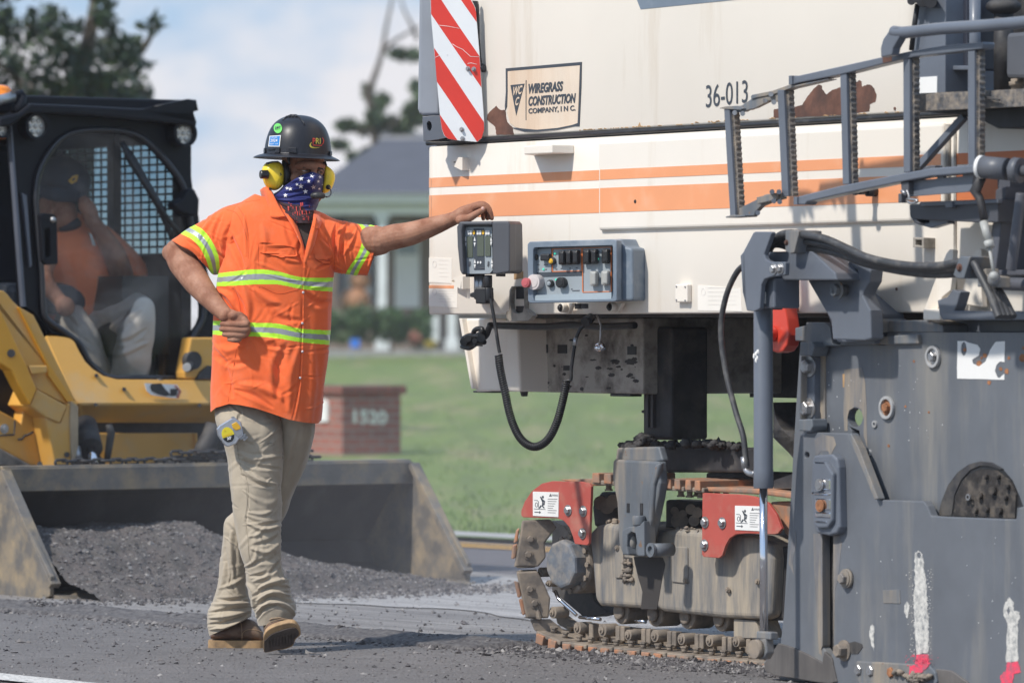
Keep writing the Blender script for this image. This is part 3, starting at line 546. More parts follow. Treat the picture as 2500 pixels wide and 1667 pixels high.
for V, q, rows in ((VC, [(66, 365), (203, 370), (203, 520), (66, 512)], 5), (VC, [(66, 530), (236, 535), (236, 665), (66, 655)], 6), (VG, [(8, 530), (265, 548), (272, 686), (8, 680)], 5)):
    b = MB(); b.plate(MF, V, q, -.0012, .003); st = b.build('instruction_sticker', mat('faded sticker', (.82, .77, .70), .45, var=.03) if 'faded sticker' not in MATS else MATS['faded sticker'], mach)
    b = MB(); x0, x1, y0, y1 = q[0][0] + 60, q[1][0] - 10, q[0][1] + 14, q[3][1] - 12
    for i in range(rows): y = y0 + (y1 - y0) * i / rows; b.plate(MF, V, [(x0, y), (x1 - random.uniform(0, 30), y + 1), (x1 - random.uniform(0, 30), y + 3), (x0, y + 3)], -.0018, .002)
    b.plate(MF, V, circ((q[0][0] + 34, q[0][1] + 40), 13, 22, 10), -.0018, .002, [circ((q[0][0] + 34, q[0][1] + 40), 10, 18, 10)])
    b.build('sticker_print', mat('faded print', (.70, .66, .61), .6) if 'faded print' not in MATS else MATS['faded print'], st)
b = MB(); b.plate(MF, VC, [(66, 530), (215, 533), (215, 550), (66, 548)], -.0020, .002); b.build('orange_mark', stripe, mach)
b = MB(); b.plate(MF, VC, jag([(575, 495), (577, 385), (588, 385), (596, 425), (630, 450), (628, 490)], 2, 3), -.001, .002); b.build('brown_stain', stain, mach)
# bracket with slot under the edge
b = MB(); b.plate(MF, VC, [(527, 735), (527, 690), (545, 680), (548, 560), (560, 537), (630, 533), (638, 560), (640, 670), (668, 690), (690, 712), (660, 742), (540, 745)], -.018, .02, [[(553, 640), (556, 560), (568, 543), (590, 538), (634, 540), (636, 650), (628, 690), (605, 700), (575, 695), (558, 672)]])
sb = b.build('slotted_bracket', white_dirty_shaded, mach, bevel=.002)
b = MB(); b.pbox(MF, VC, (588, 540), (636, 612), -.004, .006); b.pbox(MF, VC, (588, 655), (634, 695), -.004, .006); b.build('slot_gap', black, sb)
b = MB(); b.plate(MF, VG, [(1295, 243), (1360, 247), (1360, 308), (1295, 303)], -.045, .05, [[(1309, 258), (1347, 260), (1347, 294), (1309, 291)]]); b.build('square_bracket', white_dirty_shaded, mach, bevel=.002)
b = MB(); b.pbox(MF, VD, (1550, 653), (1578, 694), -.02, .02); lb = b.build('junction_box', white, mach, bevel=.004)
b = MB()
for x, y in ((1554, 658), (1574, 659), (1554, 689), (1574, 690)): b.cyl(MF.hit(VD((x, y)), -.0205), MF.hit(VD((x, y)), -.0205) + OUT * .002, .003, 10)
b.build('screw', steel, lb)
b = MB()
for x, y in ((2060, 664), (2056, 250), (1218, 670)): b.cyl(MF.hit(VD((x, y)), .0), MF.hit(VD((x, y)), .0) + OUT * .003, .005, 8)
b.build('rivet', rust, mach)
p = MF.hit(VB((1255, 1310)), 0); b = MB(); b.cyl(p, p + OUT * .05, .016, 16); b.cyl(p + OUT * .05, p + OUT * .09, .011, 12); b.cyl(p + OUT * .09, p + OUT * .1, .013, 12); b.build('socket_plug', plastic_b, mach)
# white fins at the right of the lower body
for pts, w in (([(1365, 735), (1365, 670), (1420, 520), (1470, 400), (1495, 340), (1515, 315), (1535, 320), (1530, 480), (1520, 560), (1470, 600), (1440, 680), (1455, 738)], -.07), ([(1590, 560), (1640, 400), (1665, 330), (1690, 312), (1705, 320), (1700, 480), (1710, 660), (1580, 640)], -.035)):
    b = MB(); b.plate(MF, VG, pts, w, .02); b.build('lifting_fin', white, mach, bevel=.002)
b = MB(); b.pbox(MF, VG, (1355, 672), (1458, 738), -.1, .11); b.build('corner_foot', white, mach, bevel=.004)
# shadowed deck under the body, tank panel, holes
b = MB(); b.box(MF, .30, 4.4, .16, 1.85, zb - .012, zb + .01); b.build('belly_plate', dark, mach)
TW = .36
tp = [(250, 725), (1345, 725), (1348, 1185), (1270, 1190), (450, 1162), (330, 1165), (325, 1145)]
b = MB(); b.plate(MF, VC, [(595, 725), (1348, 725), (1348, 1182), (1150, 1178), (612, 1166)], TW, .9); tank = b.build('fuel_tank', white_dirty_shaded, mach, bevel=.006)  # shaded part of the tank panel, its shade put into the dimmer white
b = MB(); b.plate(MF, VC, [(262, 728), (596, 728), (612, 1166), (450, 1162), (345, 1168)], TW - .12, .6); tk2 = b.build('tank_cover', white, mach, bevel=.008)
b = MB(); b.plate(MF, VC, [(246, 728), (262, 728), (332, 1150), (318, 1148)], TW - .14, .03); b.build('cover_rim', white, mach, bevel=.002)
b = MB()
for q in ((590, 862, 632, 1045), (637, 884, 775, 935), (836, 886, 890, 938), (1253, 896, 1304, 946), (870, 1010, 905, 1040), (672, 842, 688, 868), (730, 848, 748, 872)): b.pbox(MF, VC, q[:2], q[2:], TW - .003, .01)
b.build('tank_opening', black, tank)
b = MB()
for i in range(40):
    cx, cy = random.uniform(640, 1340), random.choice([random.uniform(960, 1170), random.uniform(740, 1170)]); r = random.uniform(4, 13) * random.choice([1, 1, 2])
    b.plate(MF, VC, jag(circ((cx, cy), r * random.uniform(.6, 1.9), r * random.uniform(.4, .9), 9), r * .28, 3), TW - .0016, .002)
b.build('tar_splash', mat('tar', (.045, .04, .038), .7), tank)
b = MB(); b.plate(MF, VC, [(600, 1130), (637, 1135), (630, 1195), (618, 1195)], TW - .02, .02); b.pbox(MF, VC, (1150, 1178), (1270, 1196), TW, .05); b.pbox(MF, VC, (330, 1160), (450, 1174), TW - .1, .05); b.build('tank_bracket', dark, tank, bevel=.002)
b = MB(); p = [MF.hit(VC(q), -.0 + .12) for q in ((1070, 712), (1085, 740), (1095, 770), (1092, 850), (1085, 890))]; b.tube(p, .0035, 6); b.build('pull_chain', steel, mach)
b = MB(); b.tube([MF.hit(VC((x, y)), .14) for x, y in ((1072, 915), (1078, 885), (1090, 880), (1104, 890), (1110, 915))], .009, 8); b.ball(MF.hit(VC((1086, 906)), .14), .017, 12, 8, (1, .5, .7)); b.build('chain_handle', MATS['polished rod'], mach)
b = MB(); b.tube([MF.hit(VC(q), .16) for q in spl2([(430, 770), (600, 775), (760, 778), (920, 768), (1100, 778), (1300, 770)])], .012, 8)
b.tube([MF.hit(VC(q), .05) for q in spl2([(440, 765), (425, 790), (410, 830), (385, 850)])], .011, 8); b.build('underbody_pipe', black, mach)
b = MB()     # dark tow latch at the left
for c, r in (((275, 868), 24), ((300, 850), 20), ((378, 846), 26), ((340, 862), 16)): b.cyl(MF.hit(VC(c), .0), MF.hit(VC(c), .07), r / 2.451 / 700, 12)
for q in ([(270, 850), (310, 830), (350, 835), (390, 830)], [(265, 895), (310, 905), (350, 880), (400, 870)], [(330, 850), (340, 800), (380, 790), (385, 810), (355, 830)], [(285, 840), (360, 835)]):
    b.tube([MF.hit(VC(x), .03) for x in (spl2(q) if len(q) > 2 else q)], .009, 8)
b.pbox(MF, VC, (280, 850), (345, 895), .02, .03); b.build('tow_latch', plastic_b, mach)
b = MB(); b.box(MF, 3.6, 4.5, .35, 1.8, .35, zb); b.box(MF, sr(VC((1360, 900)), .5), 4.5, .95, 1.6, zr(VG((100, 1195)), .95), zb); b.build('chassis_frame', dark, mach)
# ---- red and white warning board with its grey cover at the left corner
SG = Frame(at(VA((300, 500)), 17.86), 14)
bd = spl2([(118, -30), (120, 100), (140, 330), (162, 570), (182, 800)], 3) + [(196, 900), (212, 945), (240, 968), (303, 978), (440, 989), (470, 965), (488, 905), (490, 850), (472, 612), (458, 390), (440, 180), (430, 70), (400, 0), (385, -30)]
b = MB(); b.plate(SG, VA, bd, 0, .006); sg = b.build('warning_board', mat('board white', (.74, .76, .78), .35, var=.03), mach)
RED = mat('board red', (.64, .035, .02), .3, var=.08, coat=.3)
for q in ([(322, -8), (392, -8), (425, 55), (434, 90), (437, 155)], [(119, -8), (186, -8), (250, 90), (330, 208), (457, 392), (471, 610), (300, 362), (200, 216), (121, 100)], [(142, 335), (240, 480), (320, 600), (410, 735), (488, 850), (489, 905), (472, 962), (440, 988), (350, 850), (250, 700), (161, 570)], [(182, 800), (240, 885), (303, 977), (240, 967), (214, 944), (197, 900)]):
    b = MB(); b.plate(SG, VA, q, -.0012, .003); b.build('red_stripe', RED, sg)
b = MB()
for c in ((378, 480), (418, 483), (334, 902), (340, 966)): b.bolt(SG.hit(VA(c), -.0012), -SG.ey, .0055, .012)
b.build('bolt', steel, sg)
b = MB()
for q in ([(178, 178), (240, 185), (318, 200)], [(270, 308), (300, 328), (340, 345), (395, 395), (455, 398)], [(150, 402), (180, 388)], [(375, 445), (400, 440), (440, 450)], [(230, 385), (236, 380)]):
    b.tube([SG.hit(VA(x), -.0015) for x in q], .0009, 5)
b.build('scratch', sticker, sg)
b = MB(); b.plate(SG, VA, [(405, 5), (440, 8), (447, 40), (452, 330), (462, 440), (495, 450), (495, 500), (470, 505), (455, 380), (430, 60)], .012, .02); b.cyl(SG.hit(VA((480, 475)), .0), SG.hit(VA((480, 475)), .06), .008); b.build('board_bracket', plastic_b, sg, bevel=.002)
b = MB(); b.plate(SG, VA, [(36, -40), (34, 200), (24, 760), (36, 790), (62, 806), (150, 803), (182, 805), (185, 600), (165, 300), (150, -40)], .05, .07); cv = b.build('grey_side_cover', mat('cover grey', (.27, .29, .33), .5, var=.08, scale=4, bmp=.05, bscale=10), mach, bevel=.012, seg=4)
b = MB(); b.plate(SG, VA, [(60, 812), (135, 806), (190, 806), (215, 870), (230, 960), (150, 975), (68, 985)], .045, .09, [spl2([(90, 860), (105, 843), (122, 860), (125, 890), (110, 915), (95, 895), (90, 860)], 3)[:-1]]); b.plate(SG, VA, [(80, 838), (130, 838), (130, 920), (80, 920)], .09, .02); b.build('hinge_block', grey_clean, cv, bevel=.004)
b = MB(); b.plate(SG, VA, [(80, 985), (440, 990), (520, 975), (520, 960), (150, 975)], .06, .1); b.build('dark_rail', black, mach)
# ---- small level controller the worker leans on
CF = Frame(MF.hit(VC((400, 300)), -.22), 28)
b = MB(); o = [(232, 185), (245, 158), (300, 150), (530, 146), (546, 160), (549, 300), (548, 445), (535, 458), (262, 466), (250, 440), (236, 300)]
b.plate(CF, VC, o, 0, .10); ct = b.build('level_controller', plastic, mach, bevel=.008, seg=3)
b = MB(); b.plate(CF, VC, [(232, 180), (250, 150), (440, 148), (446, 170), (270, 172), (262, 210), (274, 462), (258, 462), (236, 300)], -.03, .04); b.plate(CF, VC, [(443, 148), (540, 147), (549, 165), (548, 450), (470, 464), (448, 462)], -.03, .05); b.build('hood_rim', plastic, ct, bevel=.006, seg=3)
b = MB(); b.plate(CF, VC, [(266, 182), (443, 182), (448, 440), (430, 460), (282, 462), (274, 440)], -.003, .01); b.build('face_plate', facep, ct)
b = MB(); b.plate(CF, VC, [(333, 192), (396, 192), (398, 436), (336, 438)], -.005, .004); b.build('centre_strip', ink, ct)
LCD = mat('lcd', (.095, .11, .085), .2)
for q in ((293, 238, 328, 364), (355, 234, 394, 356), (402, 236, 434, 356)): b = MB(); b.pbox(CF, VC, q[:2], q[2:], -.007, .006); b.build('display', LCD, ct)
b = MB()
for i, x in enumerate((296, 311, 352, 367, 403, 417)): b.pbox(CF, VC, (x, 203), (x + 12, 228), -.007, .006)
for x, y in ((284, 240), (284, 275), (340, 240), (340, 275), (438, 240), (438, 270), (284, 372), (284, 405), (341, 372), (341, 405), (443, 372), (443, 405)):
    up = (y in (240, 372)); b.plate(CF, VC, [(x - 6, y + 26 if up else y), (x + 6, y + 26 if up else y), (x, y if up else y + 26)], -.007, .006)
for x in (359, 375): b.plate(CF, VC, circ((x, 394), 5, 8, 8), -.007, .004)
b.build('key', sticker, ct)
YEL = mat('yellow key', (.75, .42, .03), .4)
for x in (335, 390): b = MB(); b.plate(CF, VC, circ((x, 215), 7, 13, 12), -.007, .006); b.build('yellow_key', YEL, ct)
b = MB()
for cx in (310, 422):
    for a in range(0, 180, 45): c, s = math.cos(math.radians(a)), math.sin(math.radians(a)); b.plate(CF, VC, [(cx + c * 9, 403 + s * 18), (cx + c * 9 - s * 1.5, 403 + s * 18 + c * 1.5), (cx - c * 9 - s * 1.5, 403 - s * 18 + c * 1.5), (cx - c * 9, 403 - s * 18)], -.005, .003)
b.plate(CF, VC, [(370, 427), (396, 427), (396, 431), (370, 431)], -.007, .003); b.build('symbol', inkg, ct)
b = MB(); b.pbox(CF, VC, (285, 462), (308, 480), .0, .05); b.pbox(CF, VC, (466, 460), (485, 478), .0, .05); b.cyl(CF.hit(VC((548, 211)), .04), CF.hit(VC((564, 211)), .04), .009); b.build('mount_lug', plastic_b, ct, bevel=.002)
b = MB(); b.cyl(CF.hit(VC((358, 465)), .04), CF.hit(VC((358, 610)), .04), .013, 12); b.cyl(CF.hit(VC((382, 465)), .04), CF.hit(VC((382, 600)), .04), .011, 12); b.build('post', steel, ct)
b = MB(); b.cyl(CF.hit(VC((418, 470)), .02), CF.hit(VC((418, 545)), .02), .016, 14); b.cyl(CF.hit(VC((420, 545)), .02), CF.hit(VC((424, 625)), .02), .018, 14); b.pbox(CF, VC, (345, 545), (405, 640), .0, .06)
b.plate(CF, VC, [(310, 578), (335, 570), (338, 552), (350, 550), (352, 615), (338, 615), (335, 604), (310, 600)], .0, .03); b.cyl(MF.hit(VC((395, 600)), 0), CF.hit(VC((385, 600)), .03), .025, 12); b.build('clamp', plastic_b, ct, bevel=.004)
# coiled cord
ax = [CF.hit(VC(q), .01) for q in spl2([(436, 610), (448, 680), (462, 760), (480, 880), (490, 935)])]
cp = [(483, 945), (490, 1010), (505, 1090), (525, 1180), (543, 1270), (570, 1360), (610, 1440), (660, 1485), (710, 1495), (760, 1470), (800, 1420), (835, 1340), (860, 1250), (880, 1160), (890, 1095)]
core = [CF.hit(VC(q), .01 + .0 * i) for i, q in enumerate(spl2(cp, 14))]
tail = [CF.hit(VC(q), .01) for q in spl2([(893, 1100), (915, 1095), (918, 1040), (928, 960), (945, 860), (968, 800), (1000, 765), (1030, 735)])]
b = MB(); b.tube(ax, .006, 10); b.tube(tail, .006, 10)
dist = [0]
for i in range(1, len(core)): dist.append(dist[-1] + (core[i] - core[i - 1]).length)
tot = dist[-1]; turns = 84; pts = []; M_ = turns * 10
for i in range(M_ + 1):
    d = tot * i / M_; j = min(max(np.searchsorted(dist, d) - 1, 0), len(core) - 2); t = (d - dist[j]) / (dist[j + 1] - dist[j]); c = core[j].lerp(core[j + 1], t); T = (core[j + 1] - core[j]).normalized()
    u = Vector((0, 1, 0)); u = (u - T * u.dot(T)).normalized(); v = T.cross(u); a = 2 * math.pi * turns * i / M_; pts.append(c + (u * math.cos(a) + v * math.sin(a)) * .0115)
b.tube(pts, .0036, 6); b.build('coiled_cord', black, mach, fix=False)
b = MB(); b.cyl(CF.hit(VC((946, 845)), .005), CF.hit(VC((938, 890)), .005), .0075, 10); b.build('cord_sleeve', steel, mach)
b = MB(); b.cyl(MF.hit(VC((1035, 725)), .0), MF.hit(VC((1000, 750)), -.04), .016); b.build('cord_plug', plastic_b, mach)
# ---- large control box
BF = Frame(MF.hit(VC((900, 450)), -.17), 36)
b = MB(); b.plate(BF, VC, [(655, 285), (668, 272), (1165, 255), (1188, 262), (1190, 600), (1178, 625), (672, 636), (658, 625)], 0, .10, ); cb = b.build('control_box', boxpaint, mach, bevel=.009, seg=3)
b = MB(); b.plate(BF, VC, [(1160, 256), (1212, 253), (1240, 300), (1275, 308), (1284, 318), (1286, 615), (1278, 622), (1180, 626)], .012, .12); b.build('box_rear', boxpaint, cb, bevel=.008)
b = MB(); b.plate(BF, VC, [(655, 285), (668, 270), (1165, 255), (1190, 262), (1190, 622), (1175, 628), (672, 637), (658, 625)], -.028, .03, [[(690, 318), (700, 305), (1160, 292), (1166, 300), (1168, 580), (1160, 612), (695, 622), (690, 600)]]); b.build('box_rim', boxpaint, cb, bevel=.006, seg=3)
b = MB(); b.plate(BF, VC, [(690, 316), (1158, 296), (1156, 572), (692, 590)], -.004, .008); b.build('face_plate', facep, cb)
b = MB(); b.plate(BF, VC, [(690, 590), (1158, 572), (1158, 612), (690, 622)], -.02, .03); b.build('name_strip', mat('pale strip', (.36, .42, .46), .4), cb)
b = MB(); b.plate(BF, VC, [(690, 455), (980, 447), (980, 472), (690, 481)], -.006, .004); b.plate(BF, VC, [(797, 312), (802, 312), (802, 452), (797, 452)], -.006, .004)
b.build('divider', ink, cb)
def frame_line(b, q, t): 
    for i in range(4):
        a, c = q[i], q[(i + 1) % 4]; dx, dy = c[0] - a[0], c[1] - a[1]; l = math.hypot(dx, dy); nx, ny = -dy / l * t / 2, dx / l * t / 2
        b.plate(BF, VC, [(a[0] + nx, a[1] + ny), (c[0] + nx, c[1] + ny), (c[0] - nx, c[1] - ny), (a[0] - nx, a[1] - ny)], -.006 - .0004 * i, .004)
for q in ([(804, 314), (978, 309), (979, 444), (804, 449)], [(984, 309), (1156, 303), (1156, 568), (986, 572)]): b = MB(); frame_line(b, q, 4.5); b.build('orange_outline', stripe_deep, cb)
def rocker(x0, y0, x1, y1, m, nm):
    b = MB(); b.pbox(BF, VC, (x0, y0), (x1, y1), -.022, .022); cx = (x0 + x1) / 2; b.plate(BF, VC, [(x0 + 8, y0 + 6), (x1 - 2, y0 + 6), (x1 - 2, y1 - 6), (x0 + 8, y1 - 6)], -.036, .02); b.build(nm, m, cb, bevel=.005)
for q in ((838, 324, 872, 408), (876, 322, 912, 406), (916, 320, 954, 405), (984, 318, 1022, 404), (1026, 317, 1064, 402), (1096, 315, 1134, 400)): rocker(*q, plastic_b, 'rocker_switch')
for q in ((1026, 446, 1064, 535), (1094, 444, 1134, 530)): rocker(*q, mat('pale switch', (.38, .38, .36), .5) if 'pale switch' not in MATS else MATS['pale switch'], 'pale_rocker_switch')
b = MB(); b.pbox(BF, VC, (730, 343), (784, 384), -.025, .02); b.build('toggle_block', plastic_b, cb, bevel=.004)
def knob(c, r, m, nm, h=.02, off=(0, 0)):
    h *= .62
    b = MB(); p = BF.hit(VC(c), -.004); q = p - BF.ey * h; b.cyl(p, q, r, 20); b.cyl(q, q - BF.ey * .002, r * .7, 16); return b.build(nm, m, cb, bevel=.0015)
knob((705, 363), .0125, black, 'round_button'); knob((703, 363), .0085, sticker, 'button_cap', .024); knob((812, 386), .0125, black, 'round_button'); knob((810, 386), .009, YEL, 'yellow_button', .025)
knob((800, 520), .0125, black, 'round_button'); knob((798, 520), .008, facep, 'button_cap', .025); knob((872, 515), .018, plastic_b, 'rotary_knob', .035)
knob((722, 512), .026, mat('dusty white cup', (.62, .56, .54), .6), 'guard_ring', .05); knob((690, 516), .016, mat('emergency red', (.50, .11, .12), .5), 'emergency_stop', .075)
LED = mat('green led', (.05, .6, .4), .3, emit=((.1, .9, .6), .25)); b = MB()
for c in ((823, 341), (709, 434), (754, 434), (829, 497), (1080, 373)): p = BF.hit(VC(c), -.004); b.cyl(p, p - BF.ey * .004, .0032, 10)
b.build('indicator_light', LED, cb)
b = MB()
for c, w_ in (((714, 405), 26), ((766, 405), 24), ((828, 432), 10), ((858, 428), 9), ((910, 427), 9), ((950, 425), 9), ((945, 560), 44), ((920, 551), 8), ((1080, 500), 10), ((1080, 326), 8), ((722, 434), 8), ((766, 434), 8), ((968, 345), 5), ((968, 380), 5)): b.plate(BF, VC, [(c[0] - w_ / 2, c[1]), (c[0] + w_ / 2, c[1] - 1), (c[0] + w_ / 2, c[1] + 4), (c[0] - w_ / 2, c[1] + 5)], -.0055, .003)
b.build('symbol', inkg, cb)
for c in ((884, 665), (1178, 660)): 
    b = MB(); p = MF.hit(VC(c), -.04); b.plate(MF, VC, [(c[0] - 40, 640), (c[0] + 45, 636), (c[0] + 12, c[1] + 38), (c[0] - 14, c[1] + 30)], -.035, .015); b.cyl(p, p + OUT * .02, .016); b.build('box_bracket', white, cb, bevel=.002)
    b = MB(); b.bolt(p + OUT * .02, OUT, .009); b.build('bolt', black, cb)
b = MB(); b.cyl(MF.hit(VC((960, 640)), -.1), MF.hit(VC((960, 672)), -.1), .012); b.cyl(MF.hit(VC((1000, 640)), -.1), MF.hit(VC((1000, 670)), -.1), .012); b.build('cable_gland', plastic, cb)
# ---- folded access ladder (outline read off crop VB), standing off the side
LW = -.30
chq = mat('worn tread plate', (.085, .085, .09), .55, var=.5, scale=60, dirt=(.30, .25, .20), dirt_amt=.5, dscale=40, bmp=.8, bscale=150)
lad = root('x', (0, 0, 0), 'x', 'x'); bpy.data.objects.remove(lad)
b = MB(); b.plate(MF, VB, [(635, 520), (690, 520), (1265, 392), (1490, 345), (1700, 312), (1955, 288), (1962, 300), (1955, 335), (1490, 390), (1270, 440), (985, 512), (690, 570), (650, 585), (635, 580)], LW, .045)
ladder = b.build('ladder_frame', grey_clean, mach, bevel=.004)
b = MB(); b.plate(MF, VB, [(637, 580), (520, 622), (380, 650), (372, 662), (375, 680), (410, 668), (530, 645), (640, 605), (900, 545), (900, 540), (650, 588)], LW + .005, .035); b.plate(MF, VB, [(160, 738), (200, 728), (280, 724), (325, 742), (300, 752), (160, 744)], LW, .05)
b.plate(MF, VB, [(255, 730), (310, 722), (380, 675), (505, 630), (520, 645), (500, 690), (400, 740), (350, 752), (325, 765), (270, 770)], LW + .01, .016); b.plate(MF, VB, [(505, 628), (555, 640), (560, 700), (505, 690)], LW + .01, .02)
b.build('hinge_link', grey_worn, ladder, bevel=.002)
b = MB()
for c in ((317, 778), (262, 772), (470, 690), (530, 700), (510, 645)): b.cyl(MF.hit(VB(c), LW - .006), MF.hit(VB(c), LW + .03), .008, 10)
b.build('hinge_pin', steel, ladder)
b = MB(); b.plate(MF, VB, [(665, 1348), (690, 1345), (985, 1270), (1385, 1190), (1600, 1150), (1900, 1128), (1902, 1182), (1600, 1205), (1390, 1245), (1000, 1325), (755, 1380), (740, 1400), (680, 1400), (665, 1395)], LW, .045); b.build('lower_rail', grey_clean, ladder, bevel=.004)
b = MB(); b.plate(MF, VB, [(200, 1480), (250, 1468), (300, 1472), (330, 1470), (330, 1482), (200, 1490)], LW, .05); b.plate(MF, VB, [(290, 1425), (340, 1400), (400, 1370), (470, 1330), (560, 1318), (590, 1345), (590, 1358), (500, 1385), (440, 1410), (400, 1450), (395, 1475), (300, 1478)], LW + .01, .018); b.plate(MF, VB, [(410, 1350), (540, 1318), (545, 1365), (415, 1395)], LW - .006, .012)
b.build('hinge_link', grey_worn, ladder, bevel=.002)
b = MB()
for c in ((518, 1312), (565, 1312), (530, 1375), (570, 1380), (420, 1455)): b.cyl(MF.hit(VB(c), LW - .02), MF.hit(VB(c), LW + .03), .008, 10)
b.plate(MF, VB, [(665, 1345), (690, 1345), (690, 1400), (665, 1398)], LW - .005, .06); b.plate(MF, VB, [(632, 520), (655, 518), (655, 578), (632, 580)], LW - .005, .06); b.build('hinge_pin', grey_clean, ladder)
for (xt, yt, xb, yb, w1, w2) in ((188, 742, 230, 1476, 36, 40), (553, 618, 584, 1345, 44, 40), (982, 508, 1000, 1262, 42, 36), (1413, 405, 1416, 1180, 44, 38), (1855, 350, 1856, 1145, 46, 42)):
    b = MB(); b.plate(MF, VB, [(xt, yt), (xt + w1, yt - 4), (xb + w1, yb - 4), (xb, yb)], LW + .004, .012); r1 = b.build('ladder_rung', grey_clean, ladder, bevel=.002)
    b = MB(); n = 40; L1 = [(xt + w1, yt - 4)]; R1 = []
    for i in range(n + 1):
        t = i / n; R1.append((xt + (xb - xt) * t + w1 + w2 * .85 + (3 if i % 2 else -2), yt + (yb - yt) * t - 6))
    b.plate(MF, VB, [(xt + w1, yt - 4)] + R1 + [(xb + w1, yb - 4)], LW + .016, .02)
    for i in range(1, n):
        t = i / n; x = xt + (xb - xt) * t + w1 + w2 * .38; y = yt + (yb - yt) * t; b.ball(MF.hit(VB((x, y)), LW + .015), .0055, 6, 4)
    b.build('tread', chq, r1, fix=True)
b = MB(); b.plate(MF, VB, [(1272, 395), (1335, 378), (1335, 420), (1275, 432)], LW - .0008, .002); b.build('rust_spot', rust, ladder)
# platform, handrail and dark upperworks at the right
b = MB(); b.tube([MF.hit(VB(q), LW - .03) for q in spl2([(1345, 218), (1400, 225), (1500, 217), (1700, 195), (2000, 175), (2300, 148), (2500, 130)])], .0185, 16)
b.plate(MF, VB, [(1260, 395), (1258, 330), (1275, 270), (1330, 190), (1370, 182), (1395, 200), (1385, 262), (1345, 330), (1335, 378)], LW - .045, .03); b.build('hand_rail', grey_clean, mach, bevel=.004)
PW = -.12
b = MB(); b.plate(MF, VB, [(1500, 60), (1520, 0), (1530, -60), (1705, -60), (1700, 640), (1490, 645), (1470, 330)], -.05, .1); pc = b.build('console_panel', grey_clean, mach, bevel=.003)
b = MB(); b.plate(MF, VB, [(1490, 532), (1646, 522), (1644, 638), (1492, 645)], -.053, .004); b.build('blank_sticker', sticker, pc)
b = MB(); b.tube([MF.hit(VB(q), -.07) for q in ((1512, 30), (1490, 180), (1470, 345))], .008, 8); b.build('cable', black, mach)
b = MB(); b.plate(MF, VB, [(1705, -60), (2600, -60), (2600, 640), (1705, 640)], .35, .3); b.build('engine_bay', dark, mach)
b = MB(); b.plate(MF, VB, [(1705, -60), (1850, -60), (1850, 480), (1705, 480)], .02, .12); b.build('dark_column', mat('navy panel', (.03, .034, .05), .45), mach, bevel=.006)
b = MB(); b.plate(MF, VB, [(1690, 400), (1700, 390), (1710, 450), (1860, 450), (1865, 480), (1705, 482), (1690, 465)], -.02, .05); b.plate(MF, VB, [(1700, 480), (1860, 480), (1950, 600), (1960, 640), (1800, 640)], .1, .1); bb = b.build('console_bracket', grey_clean, mach, bevel=.003)
b = MB(); p = MF.hit(VB((1757, 412)), .01); b.bolt(p, OUT, .016); b.bolt(MF.hit(VB((1798, 20)), .01), OUT, .006); b.build('bolt', steel, bb)
b = MB(); b.cyl(MF.hit(VB((1905, -60)), -.06), MF.hit(VB((1905, 620)), -.06), .0175, 16); b.build('rail_post', grey_clean, mach)
b = MB(); b.cyl(MF.hit(VB((2100, 40)), .1), MF.hit(VB((2100, 640)), .1), .03, 16); b.ball(MF.hit(VB((2100, 45)), .1), .055, 14, 8, (1, 1, .5)); b.plate(MF, VB, [(1925, 60), (2060, 75), (2060, 130), (1925, 100)], .2, .05); b.build('mast', dark, mach)
b = MB(); b.plate(MF, VB, [(2115, 240), (2130, 228), (2300, 215), (2300, 540), (2125, 535), (2112, 520)], -.0, .14); bx = b.build('grey_housing', mat('housing grey', (.10, .105, .12), .5, var=.1), mach, bevel=.012)
b = MB(); b.cyl(MF.hit(VB((2195, 540)), .06), MF.hit(VB((2195, 630)), .06), .02); b.cyl(MF.hit(VB((2195, 560)), .06), MF.hit(VB((2195, 590)), .06), .026); b.build('rubber_mount', trackdirt, bx)
b = MB()
for c, r in (((1470, 8), .013), ((1500, 0), .01), ((1545, 10), .018), ((1600, 12), .02)): b.cyl(MF.hit(VB(c), -.1), MF.hit(VB(c), -.02), r, 14)
b.build('hydraulic_fitting', dark, mach)
b = MB(); b.plate(MF, VB, [(1490, 650), (1850, 632), (2240, 608), (2700, 580), (2700, 715), (2240, 730), (1850, 748), (1495, 762)], PW - .12, .02); b.build('platform_edge', chq, mach, bevel=.002)
b = MB(); b.plate(MF, VB, [(1500, 640), (2700, 590), (2700, 600), (1500, 660)], PW - .1, .6); b.build('platform_deck', chq, mach)
b = MB(); b.plate(MF, VB, [(1495, 764), (2240, 735), (2700, 720), (2700, 880), (2240, 875), (2060, 880), (1980, 840), (1940, 800), (1800, 785)], PW - .05, .3); b.plate(MF, VB, [(1950, 650), (2070, 680), (2060, 690), (1960, 680)], PW - .14, .01); b.build('platform_underframe', dark, mach, bevel=.003)
b = MB(); b.bar(MF.hit(VB((1835, 795)), -.16), MF.hit(VB((1505, 1162)), LW + .1), OUT, .02, .022); b.build('brace', grey_clean, mach, bevel=.002)
b = MB(); b.plate(MF, VB, [(1450, 1190), (1540, 1175), (1640, 1165), (1900, 1150), (1880, 1305), (1855, 1312), (1510, 1340), (1450, 1345)], LW + .03, .012, [[(1505, 1222), (1645, 1212), (1645, 1222), (1505, 1232)], [(1690, 1206), (1820, 1196), (1820, 1205), (1690, 1216)]]); b.build('ladder_bracket', grey_clean, mach, bevel=.002)
b = MB(); b.plate(MF, VB, [(1378, 1325), (1400, 1320), (1400, 1385), (1378, 1388)], LW + .01, .03); b.plate(MF, VB, [(1395, 1245), (1450, 1240), (1450, 1330), (1400, 1300)], LW + .01, .03); b.plate(MF, VB, [(1545, 1150), (1600, 1130), (1632, 1132), (1630, 1158), (1545, 1165)], LW + .01, .03); b.build('latch', plastic, mach, bevel=.003)
